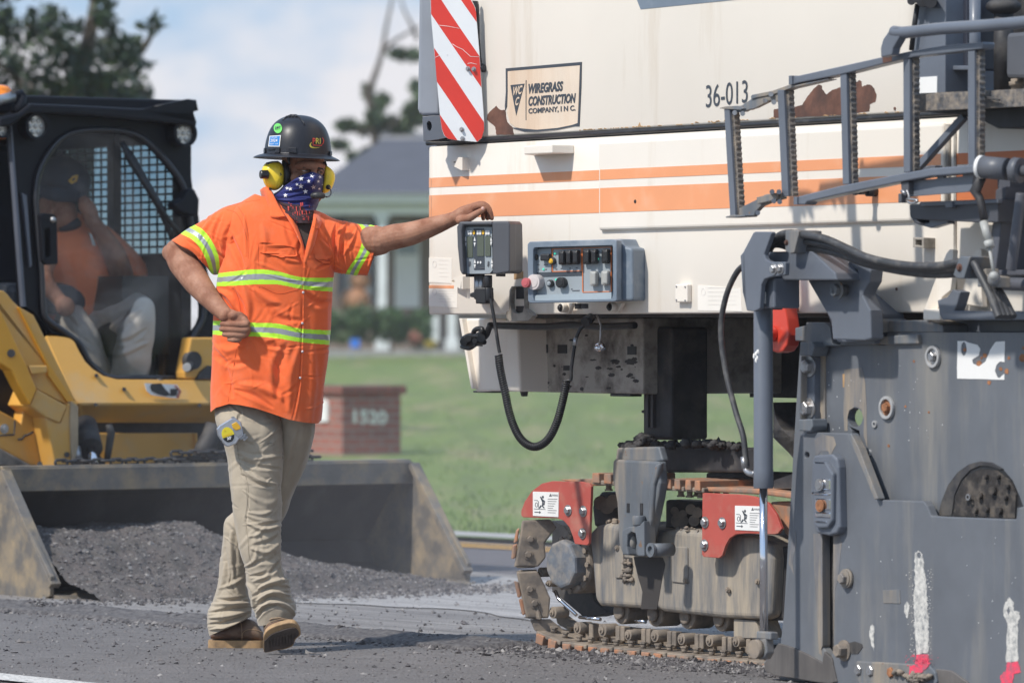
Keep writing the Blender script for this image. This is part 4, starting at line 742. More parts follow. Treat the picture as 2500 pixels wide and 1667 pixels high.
b = MB(); b.tube([MF.hit(VB(q), LW - .01) for q in spl2([(1440, 1300), (1455, 1350), (1440, 1375), (1480, 1390), (1510, 1370), (1440, 1360)])], .004, 6); b.tube([MF.hit(VB(q), LW - .02) for q in ((1405, 1305), (1430, 1325))], .006, 6); b.build('wire_clip', steel, mach)
b = MB(); b.plate(MF, VB, [(1455, 1400), (1520, 1395), (1530, 1380), (2060, 1360), (2060, 1520), (1900, 1520), (1500, 1500), (1530, 1530), (1490, 1525), (1460, 1480)], -.2, .14, ); b.build('step_arm', mat('arm dark grey', (.065, .068, .08), .5, var=.15), mach, bevel=.006)
b = MB(); b.plate(MF, VB, [(1530, 1382), (2060, 1362), (2060, 1390), (1530, 1412)], -.212, .02); b.pbox(MF, VB, (1700, 1375), (1745, 1420), -.22, .02); b.plate(MF, VB, [(1500, 1488), (1530, 1490), (1530, 1525), (1590, 1522), (1590, 1500), (1720, 1495), (1715, 1525), (1600, 1560), (1495, 1530)], -.18, .03); b.build('arm_flange', grey_clean, mach, bevel=.003)
# roller joint, strut and dark tower at the far right
b = MB(); c0 = MF.hit(VB((1945, 1142)), LW - .05); c1 = MF.hit(VB((2130, 1158)), LW - .02); ax_ = (c1 - c0).normalized(); b.cyl(c0, c1, .033, 24); b.cyl(c0 + ax_ * .14, c1 + ax_ * .02, .037, 24); b.cyl(c1, c1 + ax_ * .5, .016, 14); rj = b.build('roller_joint', mat('joint grey', (.10, .105, .12), .45), mach)
b = MB(); b.cyl(c0 - ax_ * .004, c0 + ax_ * .008, .034, 24); b.build('white_end_cap', sticker, rj)
b = MB(); b.bolt(c0 - ax_ * .004, -ax_, .008); b.build('bolt', steel, rj)
b = MB(); b.tube([MF.hit(q, LW - .04) for q in (VB((1950, 1215)), VB((1905, 1310)), VB((1940, 1360)), VB((1968, 1500)))], [.014, .017, .012, .012], 12); b.build('strut_body', dark, mach)
b = MB(); b.cyl(MF.hit(VG((1718, 150)), LW - .04), MF.hit(VG((1748, 265)), LW - .04), .0125, 12); b.cyl(MF.hit(VG((1748, 265)), LW - .04), MF.hit(VG((1756, 305)), LW - .04), .0145, 12); b.cyl(MF.hit(VG((1752, 300)), LW - .04), MF.hit(VG((1780, 460)), LW - .04), .005, 10); b.ball(MF.hit(VG((1780, 475)), LW - .04), .014); b.build('gas_strut', MATS['pale switch'], mach)
b = MB(); b.plate(MF, VB, [(2050, 1180), (2130, 1150), (2700, 1120), (2700, 1620), (2060, 1540)], -.02, .3); b.plate(MF, VG, [(1790, 60), (1870, 30), (2200, 0), (2200, 545), (1800, 540), (1760, 400)], -.02, .25); b.build('support_tower', mat('tower grey', (.05, .053, .062), .5, var=.2), mach, bevel=.008)
b = MB(); b.plate(MF, VG, [(1790, -40), (1850, -60), (1790, 440), (1765, 400)], -.16, .14); b.plate(MF, VB, [(2070, 1230), (2140, 1215), (2150, 1600), (2010, 1620)], -.1, .1); b.cyl(MF.hit(VG((1945, -20)), -.2), MF.hit(VG((1882, 440)), -.2), .016, 14); b.pbox(MF, VG, (1770, 440), (2100, 468), -.12, .14); b.cyl(MF.hit(VG((1800, 520)), -.13), MF.hit(VG((2100, 530)), -.13), .02, 12); b.build('tower_rib', mat('rib grey', (.10, .105, .125), .45), mach, bevel=.003)
# ---- hoses over the bracket
HW = -.26
hs = [[(425, 285), (470, 255), (520, 225), (600, 222), (760, 250), (900, 310), (1010, 360), (1150, 395), (1300, 415), (1450, 415), (1560, 395), (1600, 390)],
      [(430, 300), (480, 270), (560, 235), (640, 262), (790, 290), (900, 330), (1030, 385), (1200, 415), (1400, 435), (1540, 425), (1600, 420)],
      [(430, 330), (455, 290), (500, 285), (580, 305), (700, 308), (850, 340), (1000, 395), (1150, 430), (1300, 455), (1450, 465), (1560, 458), (1610, 455)],
      [(400, 310), (440, 270), (480, 250), (540, 250), (640, 240), (780, 262), (920, 330), (1010, 372), (1180, 410), (1380, 428), (1540, 412), (1600, 405)]]
for i, h in enumerate(hs):
    b = MB(); b.tube([MF.hit(VG(q), HW + .018 * (i - 1.5)) for q in spl2(h)], .0125 if i < 3 else .010, 12)
    e = h[-1]; b.tube([MF.hit(VG(q), HW + .018 * (i - 1.5)) for q in spl2([e, (e[0] + 60, e[1] + 8), (1700 + 14 * i, 470), (1760 + 22 * i, 590), (1810 + 28 * i, 720)])], .0125, 12); b.build('hydraulic_hose', hosem, mach, fix=False)
b = MB(); b.plate(MF, VG, [(532, 205), (575, 200), (612, 205), (610, 230), (585, 335), (560, 342), (530, 325)], HW - .045, .09); b.plate(MF, VG, [(1535, 470), (1560, 395), (1580, 355), (1640, 360), (1600, 490), (1560, 490)], HW - .045, .09); hc = b.build('hose_clamp', grey_worn, mach, bevel=.003)
b = MB(); b.bolt(MF.hit(VG((540, 275)), HW - .045), OUT, .006); b.bolt(MF.hit(VG((1575, 425)), HW - .045), OUT, .008); b.build('bolt', rust, hc)
b = MB(); b.plate(MF, VG, [(1685, 440), (1730, 430), (1735, 470), (1800, 480), (1800, 545), (1680, 540)], HW - .01, .05); b.ball(MF.hit(VG((1780, 492)), HW - .03), .024, 12, 8, (.8, .8, 1)); b.build('strut_foot', grey_worn, mach, bevel=.003)
b = MB(); b.tube([MF.hit(VG(q), -.25) for q in spl2([(300, 400), (245, 450), (190, 560), (155, 700), (148, 830), (165, 980), (195, 1130), (240, 1300), (280, 1430), (295, 1560), (300, 1610)])], .0095, 12); b.tube([MF.hit(VG(q), -.25) for q in ((1220, 390), (1222, 450))], .004, 6); b.build('cylinder_hose', hosem, mach, fix=False)
b = MB(); b.tube([MF.hit(VE(q), -.25) for q in ((1492, 165), (1500, 235))], .0125, 12); b.tube([MF.hit(VE(q), -.25) for q in spl2([(1500, 225), (1505, 250), (1530, 268), (1560, 270)])], .010, 10); b.build('hose_fitting', steel, mach)
# ---- red lever, bracket arm
b = MB(); b.plate(MF, VG, [(455, 500), (500, 500), (540, 730), (552, 830), (540, 890), (515, 925), (480, 935), (440, 920), (345, 840), (340, 800), (420, 780)], -.06, .05); rl = b.build('red_lever', redp2, mach, bevel=.006)
b = MB(); p = MF.hit(VG((462, 820)), -.06); b.cyl(p, p + OUT * .03, .025); b.build('lever_hub', redp2, rl, bevel=.003)
b = MB(); b.plate(MF, VG, [(430, 330), (690, 325), (830, 455), (840, 500), (470, 500), (430, 450)], -.26, .16); b.build('swing_arm', grey_clean, mach, bevel=.005)
b = MB(); b.plate(MF, VG, [(665, 500), (820, 500), (880, 440), (900, 400), (940, 365), (985, 360), (1025, 385), (1043, 440), (1035, 510), (1005, 560), (995, 590), (1040, 680), (1045, 850), (1005, 860), (815, 855), (805, 740), (735, 620)], -.17, .05, [circ((953, 455), 13, 19, 14)])
b.plate(MF, VG, [(700, 510), (840, 510), (1060, 700), (1062, 880), (840, 870), (790, 720)], -.10, .12); lg = b.build('lug_plate', grey_clean, mach, bevel=.005)
b = MB(); p = MF.hit(VG((895, 560)), -.17); b.cyl(p, p + OUT * .05, .017, 16); b.bolt(p + OUT * .03, OUT, .02); b.build('pin', grey_worn, lg)
# top shroud of the cylinder
SW = -.33
b = MB(); b.plate(MF, VG, [(340, 215), (350, 210), (445, 210), (450, 220), (405, 345), (415, 375), (445, 390), (530, 390), (533, 400), (530, 470), (440, 482), (405, 495), (388, 530), (378, 670), (345, 688), (300, 682), (275, 560), (270, 355), (280, 330)], SW, .018)
b.plate(MF, VG, [(270, 355), (290, 340), (302, 680), (275, 570)], SW, .14); sh = b.build('cylinder_shroud', grey_clean, mach, bevel=.004)
b = MB(); b.bolt(MF.hit(VG((465, 434)), SW), OUT, .012); b.bolt(MF.hit(VG((505, 430)), SW), OUT, .012); b.build('bolt', steel, sh)
b = MB(); b.plate(MF, VG, [(388, 568), (412, 570), (412, 640), (386, 636)], SW + .03, .003); b.build('maker_tag', sticker, mach)
CYW = -.25
b = MB(); b.pbox(MF, VG, (385, 490), (466, 668), SW + .035, .10); b.build('cylinder_head', grey_clean, mach, bevel=.006)
t0, t1 = MF.hit(VG((400, 600)), CYW), MF.hit(VE((1611, 360)), CYW); RB = 58 / 2.45 / 12500 * t0.y
b = MB(); b.tube([t0, t0.lerp(t1, .90), t0.lerp(t1, .905), t1], [RB, RB, RB * 1.03, RB * 1.03], 32); cyo = b.build('cylinder_barrel', grey_clean, mach, bevel=.002)
b = MB(); 
for k in range(9): a = MF.hit(VG((350 + random.uniform(0, 28), random.uniform(890, 990))), CYW - RB - .0); b.ball(a + Vector((0, .005, 0)), random.uniform(.004, .009), 6, 4, (1, .3, 1.2))
b.build('paint_chip', MATS['tar'] if 0 else sticker, cyo)
b = MB(); b.cyl(t1, MF.hit(VE((1613, 1250)), CYW), 25 / 2.5417 / 12500 * t1.y, 24); b.build('cylinder_rod', chrome, mach)
b = MB(); b.pbox(MF, VE, (1566, 1245), (1655, 1300), CYW - .04, .03); b.plate(MF, VE, [(1566, 1300), (1625, 1290), (1632, 1380), (1610, 1420), (1580, 1422), (1562, 1390)], CYW - .04, .03); cl = b.build('cylinder_foot', grey_worn, mach, bevel=.004)
b = MB(); p = MF.hit(VE((1583, 1355)), CYW - .04); b.cyl(p, p + OUT * .02, .03, 20); b.build('foot_pin', trackdirt, cl)
# ---- leg column, beam, yoke
b = MB(); b.plate(MF, VE, [(862, -640), (1040, -640), (1040, 60), (862, 60)], .42, .155); colm = b.build('leg_column', dark, mach, bevel=.01)
b = MB(); b.plate(MF, VC, [(1362, 870), (1378, 870), (1376, 1380), (1360, 1380)], .40, .03); b.plate(MF, VC, [(1395, 860), (1408, 860), (1406, 1380), (1392, 1380)], .405, .03); b.plate(MF, VC, [(1338, 1280), (1352, 1275), (1352, 1295), (1340, 1292)], .42, .02); b.build('leg_guide', mat('guide dark', (.06, .055, .055), .6, var=.3), mach)
b = MB(); b.plate(MF, VE, [(985, 105), (1570, 108), (1570, 262), (1010, 262), (985, 240)], .34, .06); b.plate(MF, VE, [(1252, 262), (1575, 255), (1830, 262), (1800, 360), (1560, 365), (1252, 320)], .6, .04); b.build('cross_beam', dark, mach, bevel=.008)
YW = .15
b = MB(); b.plate(MF, VE, [(700, 108), (960, 100), (985, 190), (940, 200), (690, 190)], YW + .02, .03); b.plate(MF, VE, [(675, 190), (685, 180), (962, 195), (970, 330), (955, 420), (925, 560), (895, 690), (862, 700), (868, 780), (820, 780), (735, 772), (712, 700), (700, 450), (672, 300)], YW, .035)
b.plate(MF, VE, [(935, 215), (975, 200), (930, 340), (912, 560), (895, 640), (885, 560), (900, 350)], YW - .012, .02); yk = b.build('yoke', grey_worn, mach, bevel=.008, seg=3)
b = MB(); b.plate(MF, VE, [(735, 620), (770, 600), (840, 590), (868, 560), (870, 780), (828, 780), (825, 700), (815, 640), (790, 630), (765, 650), (762, 720), (772, 772), (735, 772)], YW - .035, .05); b.cyl(MF.hit(VE((838, 530)), YW - .02), MF.hit(VE((840, 590)), YW - .02), .022, 14); b.build('clevis', grey_worn, yk, bevel=.004)
b = MB(); p = MF.hit(VE((790, 690)), YW - .01); b.ball(p, .02, 14, 10, (1.0, .8, 1.5)); b.build('grease_cap', mat('pale joint', (.33, .31, .28), .6), yk)
b = MB(); p = MF.hit(VE((922, 742)), YW - .06); b.cyl(p, p - OUT * .08, .022, 18); b.ring(p, p + OUT * .01, .024, .014); b.build('pivot_pin', grey_worn, yk)
b = MB(); b.pbox(MF, VE, (762, 452), (778, 510), YW - .002, .004); b.pbox(MF, VE, (845, 452), (861, 526), YW - .002, .004); b.build('slot', black, yk)
def clumps(b, pts, r0, r1, n, fr, V, w0, w1):
    for i in range(n):
        q = random.choice(pts); c = fr.hit(V((q[0] + random.uniform(-25, 25), q[1] + random.uniform(-12, 8))), random.uniform(w0, w1)); r = random.uniform(r0, r1); a = len(b.v); b.ball(c, r, 7, 5, (random.uniform(.7, 1.3), random.uniform(.7, 1.3), random.uniform(.5, 1)))
        for k in range(a, len(b.v)): b.v[k] = c + (b.v[k] - c) * random.uniform(.7, 1.25)
DIRT = mat('dark asphalt crumbs', (.05, .047, .048), .9, var=.5, scale=40, bmp=.6, bscale=120)
b = MB(); clumps(b, [(760, 112), (800, 100), (850, 85), (880, 60), (870, 75), (920, 90), (1000, 98), (1060, 96), (1140, 92), (1230, 90), (1270, 82), (1310, 88), (1330, 96), (1390, 100), (1440, 104), (1040, 98), (1180, 94), (840, 95), (820, 108)], .004, .019, 420, MF, VE, .28, .6)
clumps(b, [(860, 62), (880, 50), (870, 78), (900, 70)], .006, .02, 80, MF, VE, .36, .44); b.build('asphalt_crumbs', DIRT, mach, fix=False)['kind'] = 'stuff'
# ---- crawler track (its own frame, steered a little)
_p = Vector((.178, 17.73, 0)); _q = Vector((.82, 16.9, 0)); _a = math.degrees(math.atan2(_p.y - _q.y, _q.x - _p.x))
TR = Frame(_p, _a); TR.o = _p - TR.ey * .325; TOUT = -TR.ey
TF = .36      # plane of the track frame cover
b = MB(); fr_ = [(520, 640), (570, 590), (640, 575), (720, 590), (980, 625), (1060, 610), (1230, 625), (1400, 640), (1560, 655), (1660, 720), (1668, 800), (1650, 1155), (1590, 1175), (1350, 1165), (980, 1125), (960, 1112), (590, 1090), (560, 1050), (540, 800)]
b.plate(TR, VE, fr_, TF, .34); trk = b.build('track_frame', mud, mach, bevel=.02, seg=4)
b = MB()
for q in ([(690, 715), (740, 712), (740, 918), (690, 916)], [(1038, 725), (1050, 720), (1130, 722), (1138, 730), (1140, 945), (1128, 950), (1040, 940)]):
    b.plate(TR, VE, q, TF - .006, .012)
b.plate(TR, VE, [(1425, 1168), (1560, 1180), (1600, 1290), (1425, 1290)], TF + .02, .1); b.build('inspection_cover', mud, trk, bevel=.003)
b = MB()
for c in ((702, 728), (1050, 740), (1127, 932), (1573, 938), (1390, 990)): b.bolt(TR.hit(VE(c), TF - .008), TOUT, .007)
b.build('bolt', trackdirt, trk)
b = MB(); b.plate(TR, VE, [(600, 380), (700, 390), (700, 600), (560, 600), (545, 470)], TF + .12, .1); b.plate(TR, VE, [(1000, 430), (1240, 440), (1240, 620), (1000, 615)], TF + .12, .1); b.plate(TR, VE, [(1660, 700), (1790, 740), (1790, 1180), (1640, 1180)], TF + .05, .2); tb = b.build('track_body', dark, trk, bevel=.01)
b = MB()
for x, y in ((600, 450), (640, 470), (680, 440), (1060, 500), (1110, 520), (1160, 490), (1200, 510), (1090, 560), (1180, 560)): b.cyl(TR.hit(VE((x, y)), TF + .07), TR.hit(VE((x, y)), TF + .13), random.uniform(.012, .03), 12)
b.build('chain_lug', trackdirt, trk)
b = MB(); clumps(b, [(660, 575), (690, 580), (680, 568)], .004, .012, 50, TR, VE, TF + .02, TF + .12); clumps(b, [(1100, 615), (1150, 618), (1200, 622), (1125, 612)], .004, .009, 70, TR, VE, TF + .0, TF + .1); clumps(b, [(760, 820), (765, 870), (755, 905), (770, 930)], .004, .012, 70, TR, VE, TF - .01, TF + .01); b.build('dirt_lumps', trackdirt, trk, fix=False)
b = MB(); b.plate(TR, VE, jag([(745, 785), (795, 790), (800, 860), (785, 925), (770, 940), (740, 925), (735, 880), (750, 840)]), TF - .002, .004); b.plate(TR, VE, [(805, 785), (985, 790), (1000, 830), (975, 960), (950, 1110), (850, 1108), (860, 1000), (830, 900)], TF - .0014, .003); b.build('grease_stain', MATS['tar'], trk)
# sprocket
b = MB(); SC = [(275, 830), (285, 740), (315, 690), (365, 680), (405, 720), (420, 800), (415, 900), (385, 975), (335, 985), (290, 940)]
c = TR.hit(VE((350, 830)), TF - .02); 
ctr = TR.loc(c); R_ = (TR.loc(TR.hit(VE((350, 680)), TF - .02)).z - TR.loc(TR.hit(VE((350, 985)), TF - .02)).z) / 2
def disc(b, w0, w1, r, n=28, ph=0): b.prism([TR.w(ctr.x + math.cos(2 * math.pi * i / n + ph) * r, w0, ctr.z + math.sin(2 * math.pi * i / n + ph) * r) for i in range(n)], TR.ey * (w1 - w0))
disc(b, TF - .02, TF + .1, R_, 10, .3); sp = b.build('drive_hub', mat('hub grey', (.13, .15, .18), .6, var=.3, scale=14, dirt=(.30, .27, .24), dirt_amt=.45, dscale=22), trk, bevel=.01)
b = MB(); disc(b, TF + .03, TF + .22, R_ * 1.22, 24); b.build('hub_drum', trackdirt, trk, bevel=.012)
b = MB()
for i in range(12): a = 2 * math.pi * i / 12; p = TR.w(ctr.x + math.cos(a) * R_ * 1.11, TF + .03, ctr.z + math.sin(a) * R_ * 1.11); b.bolt(p, TOUT, .011, washer=False)
b.build('hub_bolt', trackdirt, sp)
b = MB(); b.plate(TR, VE, [(300, 560), (370, 590), (430, 680), (500, 740), (560, 1060), (640, 1130), (500, 1160), (380, 1060), (300, 1000)], TF + .16, .1); b.build('chain_guide', dark, trk)
# red guards
for q, bl in (([(108, 530), (107, 500), (130, 440), (175, 375), (235, 330), (300, 315), (480, 318), (530, 330), (541, 350), (527, 700), (515, 713), (440, 705), (428, 660), (405, 600), (370, 560), (330, 545), (120, 540)], ((401, 497), (495, 502), (490, 640))), ([(1232, 390), (1245, 388), (1480, 398), (1560, 412), (1640, 450), (1690, 520), (1724, 610), (1700, 640), (1680, 645), (1500, 640), (1440, 645), (1400, 670), (1375, 715), (1355, 775), (1335, 792), (1240, 785), (1228, 770)], ((1250, 570), (1357, 575), (1247, 712)))):
    b = MB(); b.plate(TR, VE, q, TF - .06, .012); gd = b.build('red_guard', redp, trk, bevel=.002)
    b = MB()
    for c in bl: b.bolt(TR.hit(VE(c), TF - .06), TOUT, .013)
    b.build('bolt', steel, gd)
    x0 = 180 if q[0][0] == 108 else 1434
    y0 = 380 if x0 == 180 else 467
    b = MB(); b.plate(TR, VE, [(x0, y0), (x0 + 160, y0 + 4), (x0 + 158, y0 + 158), (x0, y0 + 150)], TF - .0625, .003); ws = b.build('warning_sticker', sticker, gd)
    b = MB(); w_ = TF - .0632; G = lambda pts: b.plate(TR, VE, [(x0 + a, y0 + c) for a, c in pts], w_, .0015)
    G(circ((62, 34), 6, 9, 10)); G([(50, 30), (58, 45), (66, 60), (68, 80), (62, 92), (56, 88), (58, 66), (44, 34)]); G([(60, 46), (76, 60), (72, 84), (68, 84), (70, 64), (58, 54)]); G([(56, 86), (48, 100), (34, 108), (36, 101), (48, 84)]); G([(62, 88), (72, 98), (70, 106), (56, 92)])
    G([(6, 105), (78, 109), (78, 112), (6, 108)]); G([(10, 124), (40, 126), (40, 119), (50, 129), (40, 137), (40, 131), (10, 129)]); 
    G([(8, 52), (28, 53), (36, 62), (36, 98), (33, 98), (33, 64), (27, 56), (8, 55)]); b.plate(TR, VE, [(x0 + a, y0 + c) for a, c in circ((22, 82), 9, 15, 12)], w_, .0015, [[(x0 + a, y0 + c) for a, c in circ((22, 82), 6, 12, 12)]])
    b.build('falling_figure_symbol', ink, ws)
    b = MB(); b.plate(TR, VE, [(x0 + 100, y0 + 30), (x0 + 110, y0 + 12), (x0 + 118, y0 + 30)], w_, .0015); b.ftext(TR, VE, 'WARNING', (x0 + 108 + 10, y0 + 28), (x0 + 156, y0 + 30), (x0 + 118, y0 + 16), w_)
    for k in range(7): b.plate(TR, VE, [(x0 + 92, y0 + 44 + k * 14), (x0 + 152 - (k * 37 % 30), y0 + 46 + k * 14), (x0 + 152 - (k * 37 % 30), y0 + 49 + k * 14), (x0 + 92, y0 + 47 + k * 14)], w_, .001)
    b.build('warning_lettering', inkg, ws)
# track shoes: bottom run, top run, nose
def shoe(p, q, up, w0, depth=.30, pads=2):             # plate from p to q (points on plane w0), thickness away from `up`
    p, q, up = Vector(p), Vector(q), Vector(up).normalized(); t = (q - p); b = MB(); D = TR.ey * depth
    b.prism([p, q, q - up * .016, p - up * .016], D); s = b.build('track_shoe', trackdirt, trk, bevel=.004)
    b = MB()
    for k in range(pads):
        a = p + t * ((k + .16) / pads) - up * .006; c = p + t * ((k + .80) / pads) - up * .006; a -= TR.ey * .008; c -= TR.ey * .008; m_ = t * .02; b.prism([a, c, c - up * .034 - m_, a - up * .034 + m_], D * .96)
    b.build('rubber_pad', padc, s, bevel=.003)
    b = MB()
    for k in (.25, .72):
        for dd in (.05, .12): c = p + t * k + TR.ey * dd; b.cyl(c, c + up * .018, .010, 10); b.cyl(c + up * .016, c + up * .022, .014, 6, smooth=False)
    b.build('shoe_bolt', trackdirt, s)
SWt = .31
bot = [(195, 1240), (355, 1308), (515, 1330), (675, 1345), (845, 1360), (1005, 1378), (1175, 1395), (1345, 1412), (1515, 1425), (1680, 1440)]
bp = [TR.hit(VE(q), SWt) for q in bot]
for i in range(len(bp) - 1): t = (bp[i + 1] - bp[i]); n_ = TR.ey.cross(t).normalized(); n_ = n_ if n_.z > 0 else -n_; shoe(bp[i] + t * .03, bp[i + 1] - t * .03, n_, SWt)
for q0, q1 in (((545, 335), (690, 345)), ((1000, 372), (1115, 380)), ((1125, 380), (1240, 388))): a, c = TR.hit(VE(q0), SWt), TR.hit(VE(q1), SWt); shoe(a, c, (0, 0, -1), SWt)
b = MB(); b.plate(TR, VE, [(330, 305), (620, 300), (700, 340), (540, 345), (400, 318)], SWt + .02, .28); b.plate(TR, VE, [(1020, 345), (1560, 360), (1830, 392), (1830, 430), (1600, 400), (1240, 380)], SWt + .02, .28); b.build('top_run', padc, trk, bevel=.006)
for q0, q1, q2, q3 in (((118, 560), (300, 575), (230, 850), (68, 845)), ((80, 875), (230, 900), (330, 1165), (140, 1160))):
    a0, a1 = TR.hit(VE(q0), SWt), TR.hit(VE(q3), SWt); b = MB(); D = TR.ey * .30
    dv = TR.hit(VE(q1), SWt) - a0; dv = dv.normalized() * .15; b.prism([a0, a0 + dv * .5, a1 + dv * .5, a1], D * .04)
    n_ = (a1 - a0).cross(TR.ey).normalized(); n_ = n_ if n_.dot(TR.ex) > 0 else -n_
    b.prism([a0, a1, a1 + n_ * .02, a0 + n_ * .02], D * .25); s = b.build('nose_shoe', trackdirt, trk, bevel=.004)
# visible inner faces of the two nose shoes: plates turned towards the viewer
NF = Frame(TR.hit(VE((200, 860)), SWt), -8)
for q, bo, pq in (([(118, 560), (290, 552), (330, 600), (255, 700), (262, 790), (215, 846), (68, 848)], ((165, 675), (150, 770)), [(98, 608), (85, 690), (62, 700), (78, 625), (92, 605)]), ([(82, 878), (210, 872), (255, 960), (290, 1040), (280, 1165), (142, 1166)], ((160, 985), (190, 1072)), [(70, 940), (90, 930), (112, 1030), (95, 1050)])):
    b = MB(); b.plate(NF, VE, q, 0, .025); s = b.build('nose_shoe_face', trackdirt, trk, bevel=.006)
    b = MB()
    for c in bo: b.bolt(NF.hit(VE(c), 0), -NF.ey, .012)
    b.build('shoe_bolt', trackdirt, s)
b = MB()
for q in ([(100, 605), (88, 690), (66, 700), (82, 622)], [(85, 700), (76, 790), (52, 800), (60, 715)], [(70, 935), (92, 940), (110, 1030), (92, 1040)], [(98, 1050), (118, 1045), (136, 1135), (122, 1150)]): b.plate(NF, VE, q, .005, .03)
b.build('nose_pad', padc, trk, bevel=.004)
# chain links with rollers, polished rail edge
for c, r in (((227, 880), 26), ((275, 950), 18), ((303, 1130), 32), ((455, 1225), 32), ((610, 1240), 36), ((770, 1270), 30), ((935, 1275), 34), ((1100, 1295), 32), ((1275, 1305), 32), ((1440, 1310), 30)):
    b = MB(); p = TR.hit(VE(c), SWt + .05); rr = r * 1.15 / 2.5417 / 12500 * p.y; b.cyl(p, p + TR.ey * .06, rr, 18); b.cyl(p - TR.ey * .006, p, rr * .55, 14); b.cyl(p - TR.ey * .012, p, rr * .2, 8)
    b.build('track_roller_link', trackdirt, trk, bevel=.003)
b = MB()
for x in (525, 690, 720, 850, 880, 1010, 1040, 1180, 1210, 1350, 1385, 1500): y = 1195 + (x - 525) * .1; b.pbox(TR, VE, (x, y), (x + 26, y + 95), SWt + .07, .03)
b.build('chain_side', trackdirt, trk, bevel=.004)
b = MB(); b.plate(TR, VE, [(310, 1110), (420, 1190), (620, 1205), (900, 1235), (1560, 1300), (1560, 1385), (900, 1330), (500, 1300), (330, 1200)], SWt + .13, .03); b.build('chain_band', trackdirt, trk, bevel=.004)
b = MB(); b.plate(NF, VE, [(165, 1172), (290, 1172), (440, 1290), (350, 1325), (195, 1242)], .01, .02); b.build('nose_shoe_face', trackdirt, trk, bevel=.004)
b = MB(); rp = [(318, 995), (340, 1045), (450, 1145), (480, 1165), (600, 1172), (860, 1180), (1100, 1205), (1400, 1230)]; [b.tube([TR.hit(VE(q), SWt + .06) for q in rr_], .0065, 8) for rr_ in (rp[:3], [(470, 1158), (600, 1172)], [(820, 1180), (880, 1188)])]; b.build('chain_rail', chrome, trk)
for x, y in ((725, 1125), (935, 1140), (1135, 1155), (1345, 1170)):
    b = MB(); p = TR.hit(VE((x, y)), TF + .05); rr = 78 / 2.5417 / 12500 * p.y; b.cyl(p, p + TR.ey * .1, rr, 28); b.cyl(p - TR.ey * .015, p, rr * .6, 20); b.build('bottom_roller', trackdirt, trk, bevel=.006)
# orange worn drum edge behind the second guard
b = MB(); b.plate(TR, VE, [(1640, 445), (1720, 440), (1850, 445), (1850, 620), (1780, 680), (1740, 640), (1700, 520)], TF - .0, .2); b.build('worn_track_shoe', padc, trk, bevel=.01)
# ---- side plate of the drum housing
CW = -.06
VP = VG
b = MB()
sp_out = [(660, 755), (770, 752), (800, 790), (815, 880), (860, 893), (1110, 893), (1150, 925), (1280, 935)]
zt2 = [(655, 870), (720, 872), (770, 895), (1110, 893), (1115, 808), (1200, 800), (1360, 805), (1500, 812), (3200, 830)]
b.plate(MF, VG, [(622, 870), (640, 860), (900, 880), (1130, 890), (1140, 815), (1320, 812), (2600, 812), (2600, 3200), (1330, 3200), (500, 2890), (600, 1200)], CW, .03, [[VG_ for VG_ in circ((950, 1310), 47, 50, 16)][0:9] + [(905, 1290), (915, 1250)] if 0 else circ((950, 1320), 46, 58, 18)[::-1], spl2([(905, 1370), (930, 1400), (960, 1560), (985, 1700), (1000, 1700), (985, 1560), (975, 1400)], 2)])
side = b.build('drum_housing_plate', grey, mach, bevel=.003)
# re-cut the half-moon opening as a dark well on the plate
AW = CW - .001
arch = [(1120, 530), (1140, 440), (1180, 340), (1240, 260), (1310, 210), (1380, 192), (1450, 200), (1520, 240), (1580, 310), (1620, 400), (1645, 470), (1605, 480), (1595, 552), (1400, 545), (1080, 530)]
b = MB(); b.plate(MF, VF, arch, AW - .0, .003); b.build('drum_opening', black, side)
b = MB(); 
for k, (rw, c) in enumerate((((-.012), 0),)): b.plate(MF, VF, [(1120, 530), (1140, 440), (1180, 340), (1240, 260), (1310, 210), (1380, 192), (1450, 200), (1520, 240), (1500, 248), (1440, 225), (1380, 222), (1320, 245), (1260, 310), (1220, 400), (1200, 532)], AW - .004, .006)
b.build('opening_rim', dark, side, bevel=.002)
b = MB(); b.plate(MF, VF, circ((1460, 400), 190, 170, 24)[:], AW - .003, .004) if 0 else None
gear = [(1215, 530), (1230, 400), (1290, 290), (1380, 240), (1480, 250), (1560, 310), (1600, 400), (1595, 545)]
b.plate(MF, VF, gear, AW - .006, .007); 
for cx, cy, r in ((1312, 415, 22), (1388, 408, 20), (1470, 375, 26), (1545, 420, 16), (1425, 290, 14), (1430, 490, 18), (1510, 500, 22), (1360, 500, 16), (1560, 350, 14), (1500, 290, 16)):
    p = MF.hit(VF((cx, cy)), AW - .006); b.cyl(p, p + OUT * .014, r / 2.54 / 800, 12)
b.build('drum_gear', mat('grimy gear', (.035, .03, .028), .7, var=.5, scale=25, dirt=(.13, .11, .09), dirt_amt=.3, dscale=25, bmp=.5), side)
b = MB(); p = MF.hit(VF((1312, 415)), AW - .02); b.ring(p, p + OUT * .006, .010, .006, 16); b.build('gear_ring', steel, side)
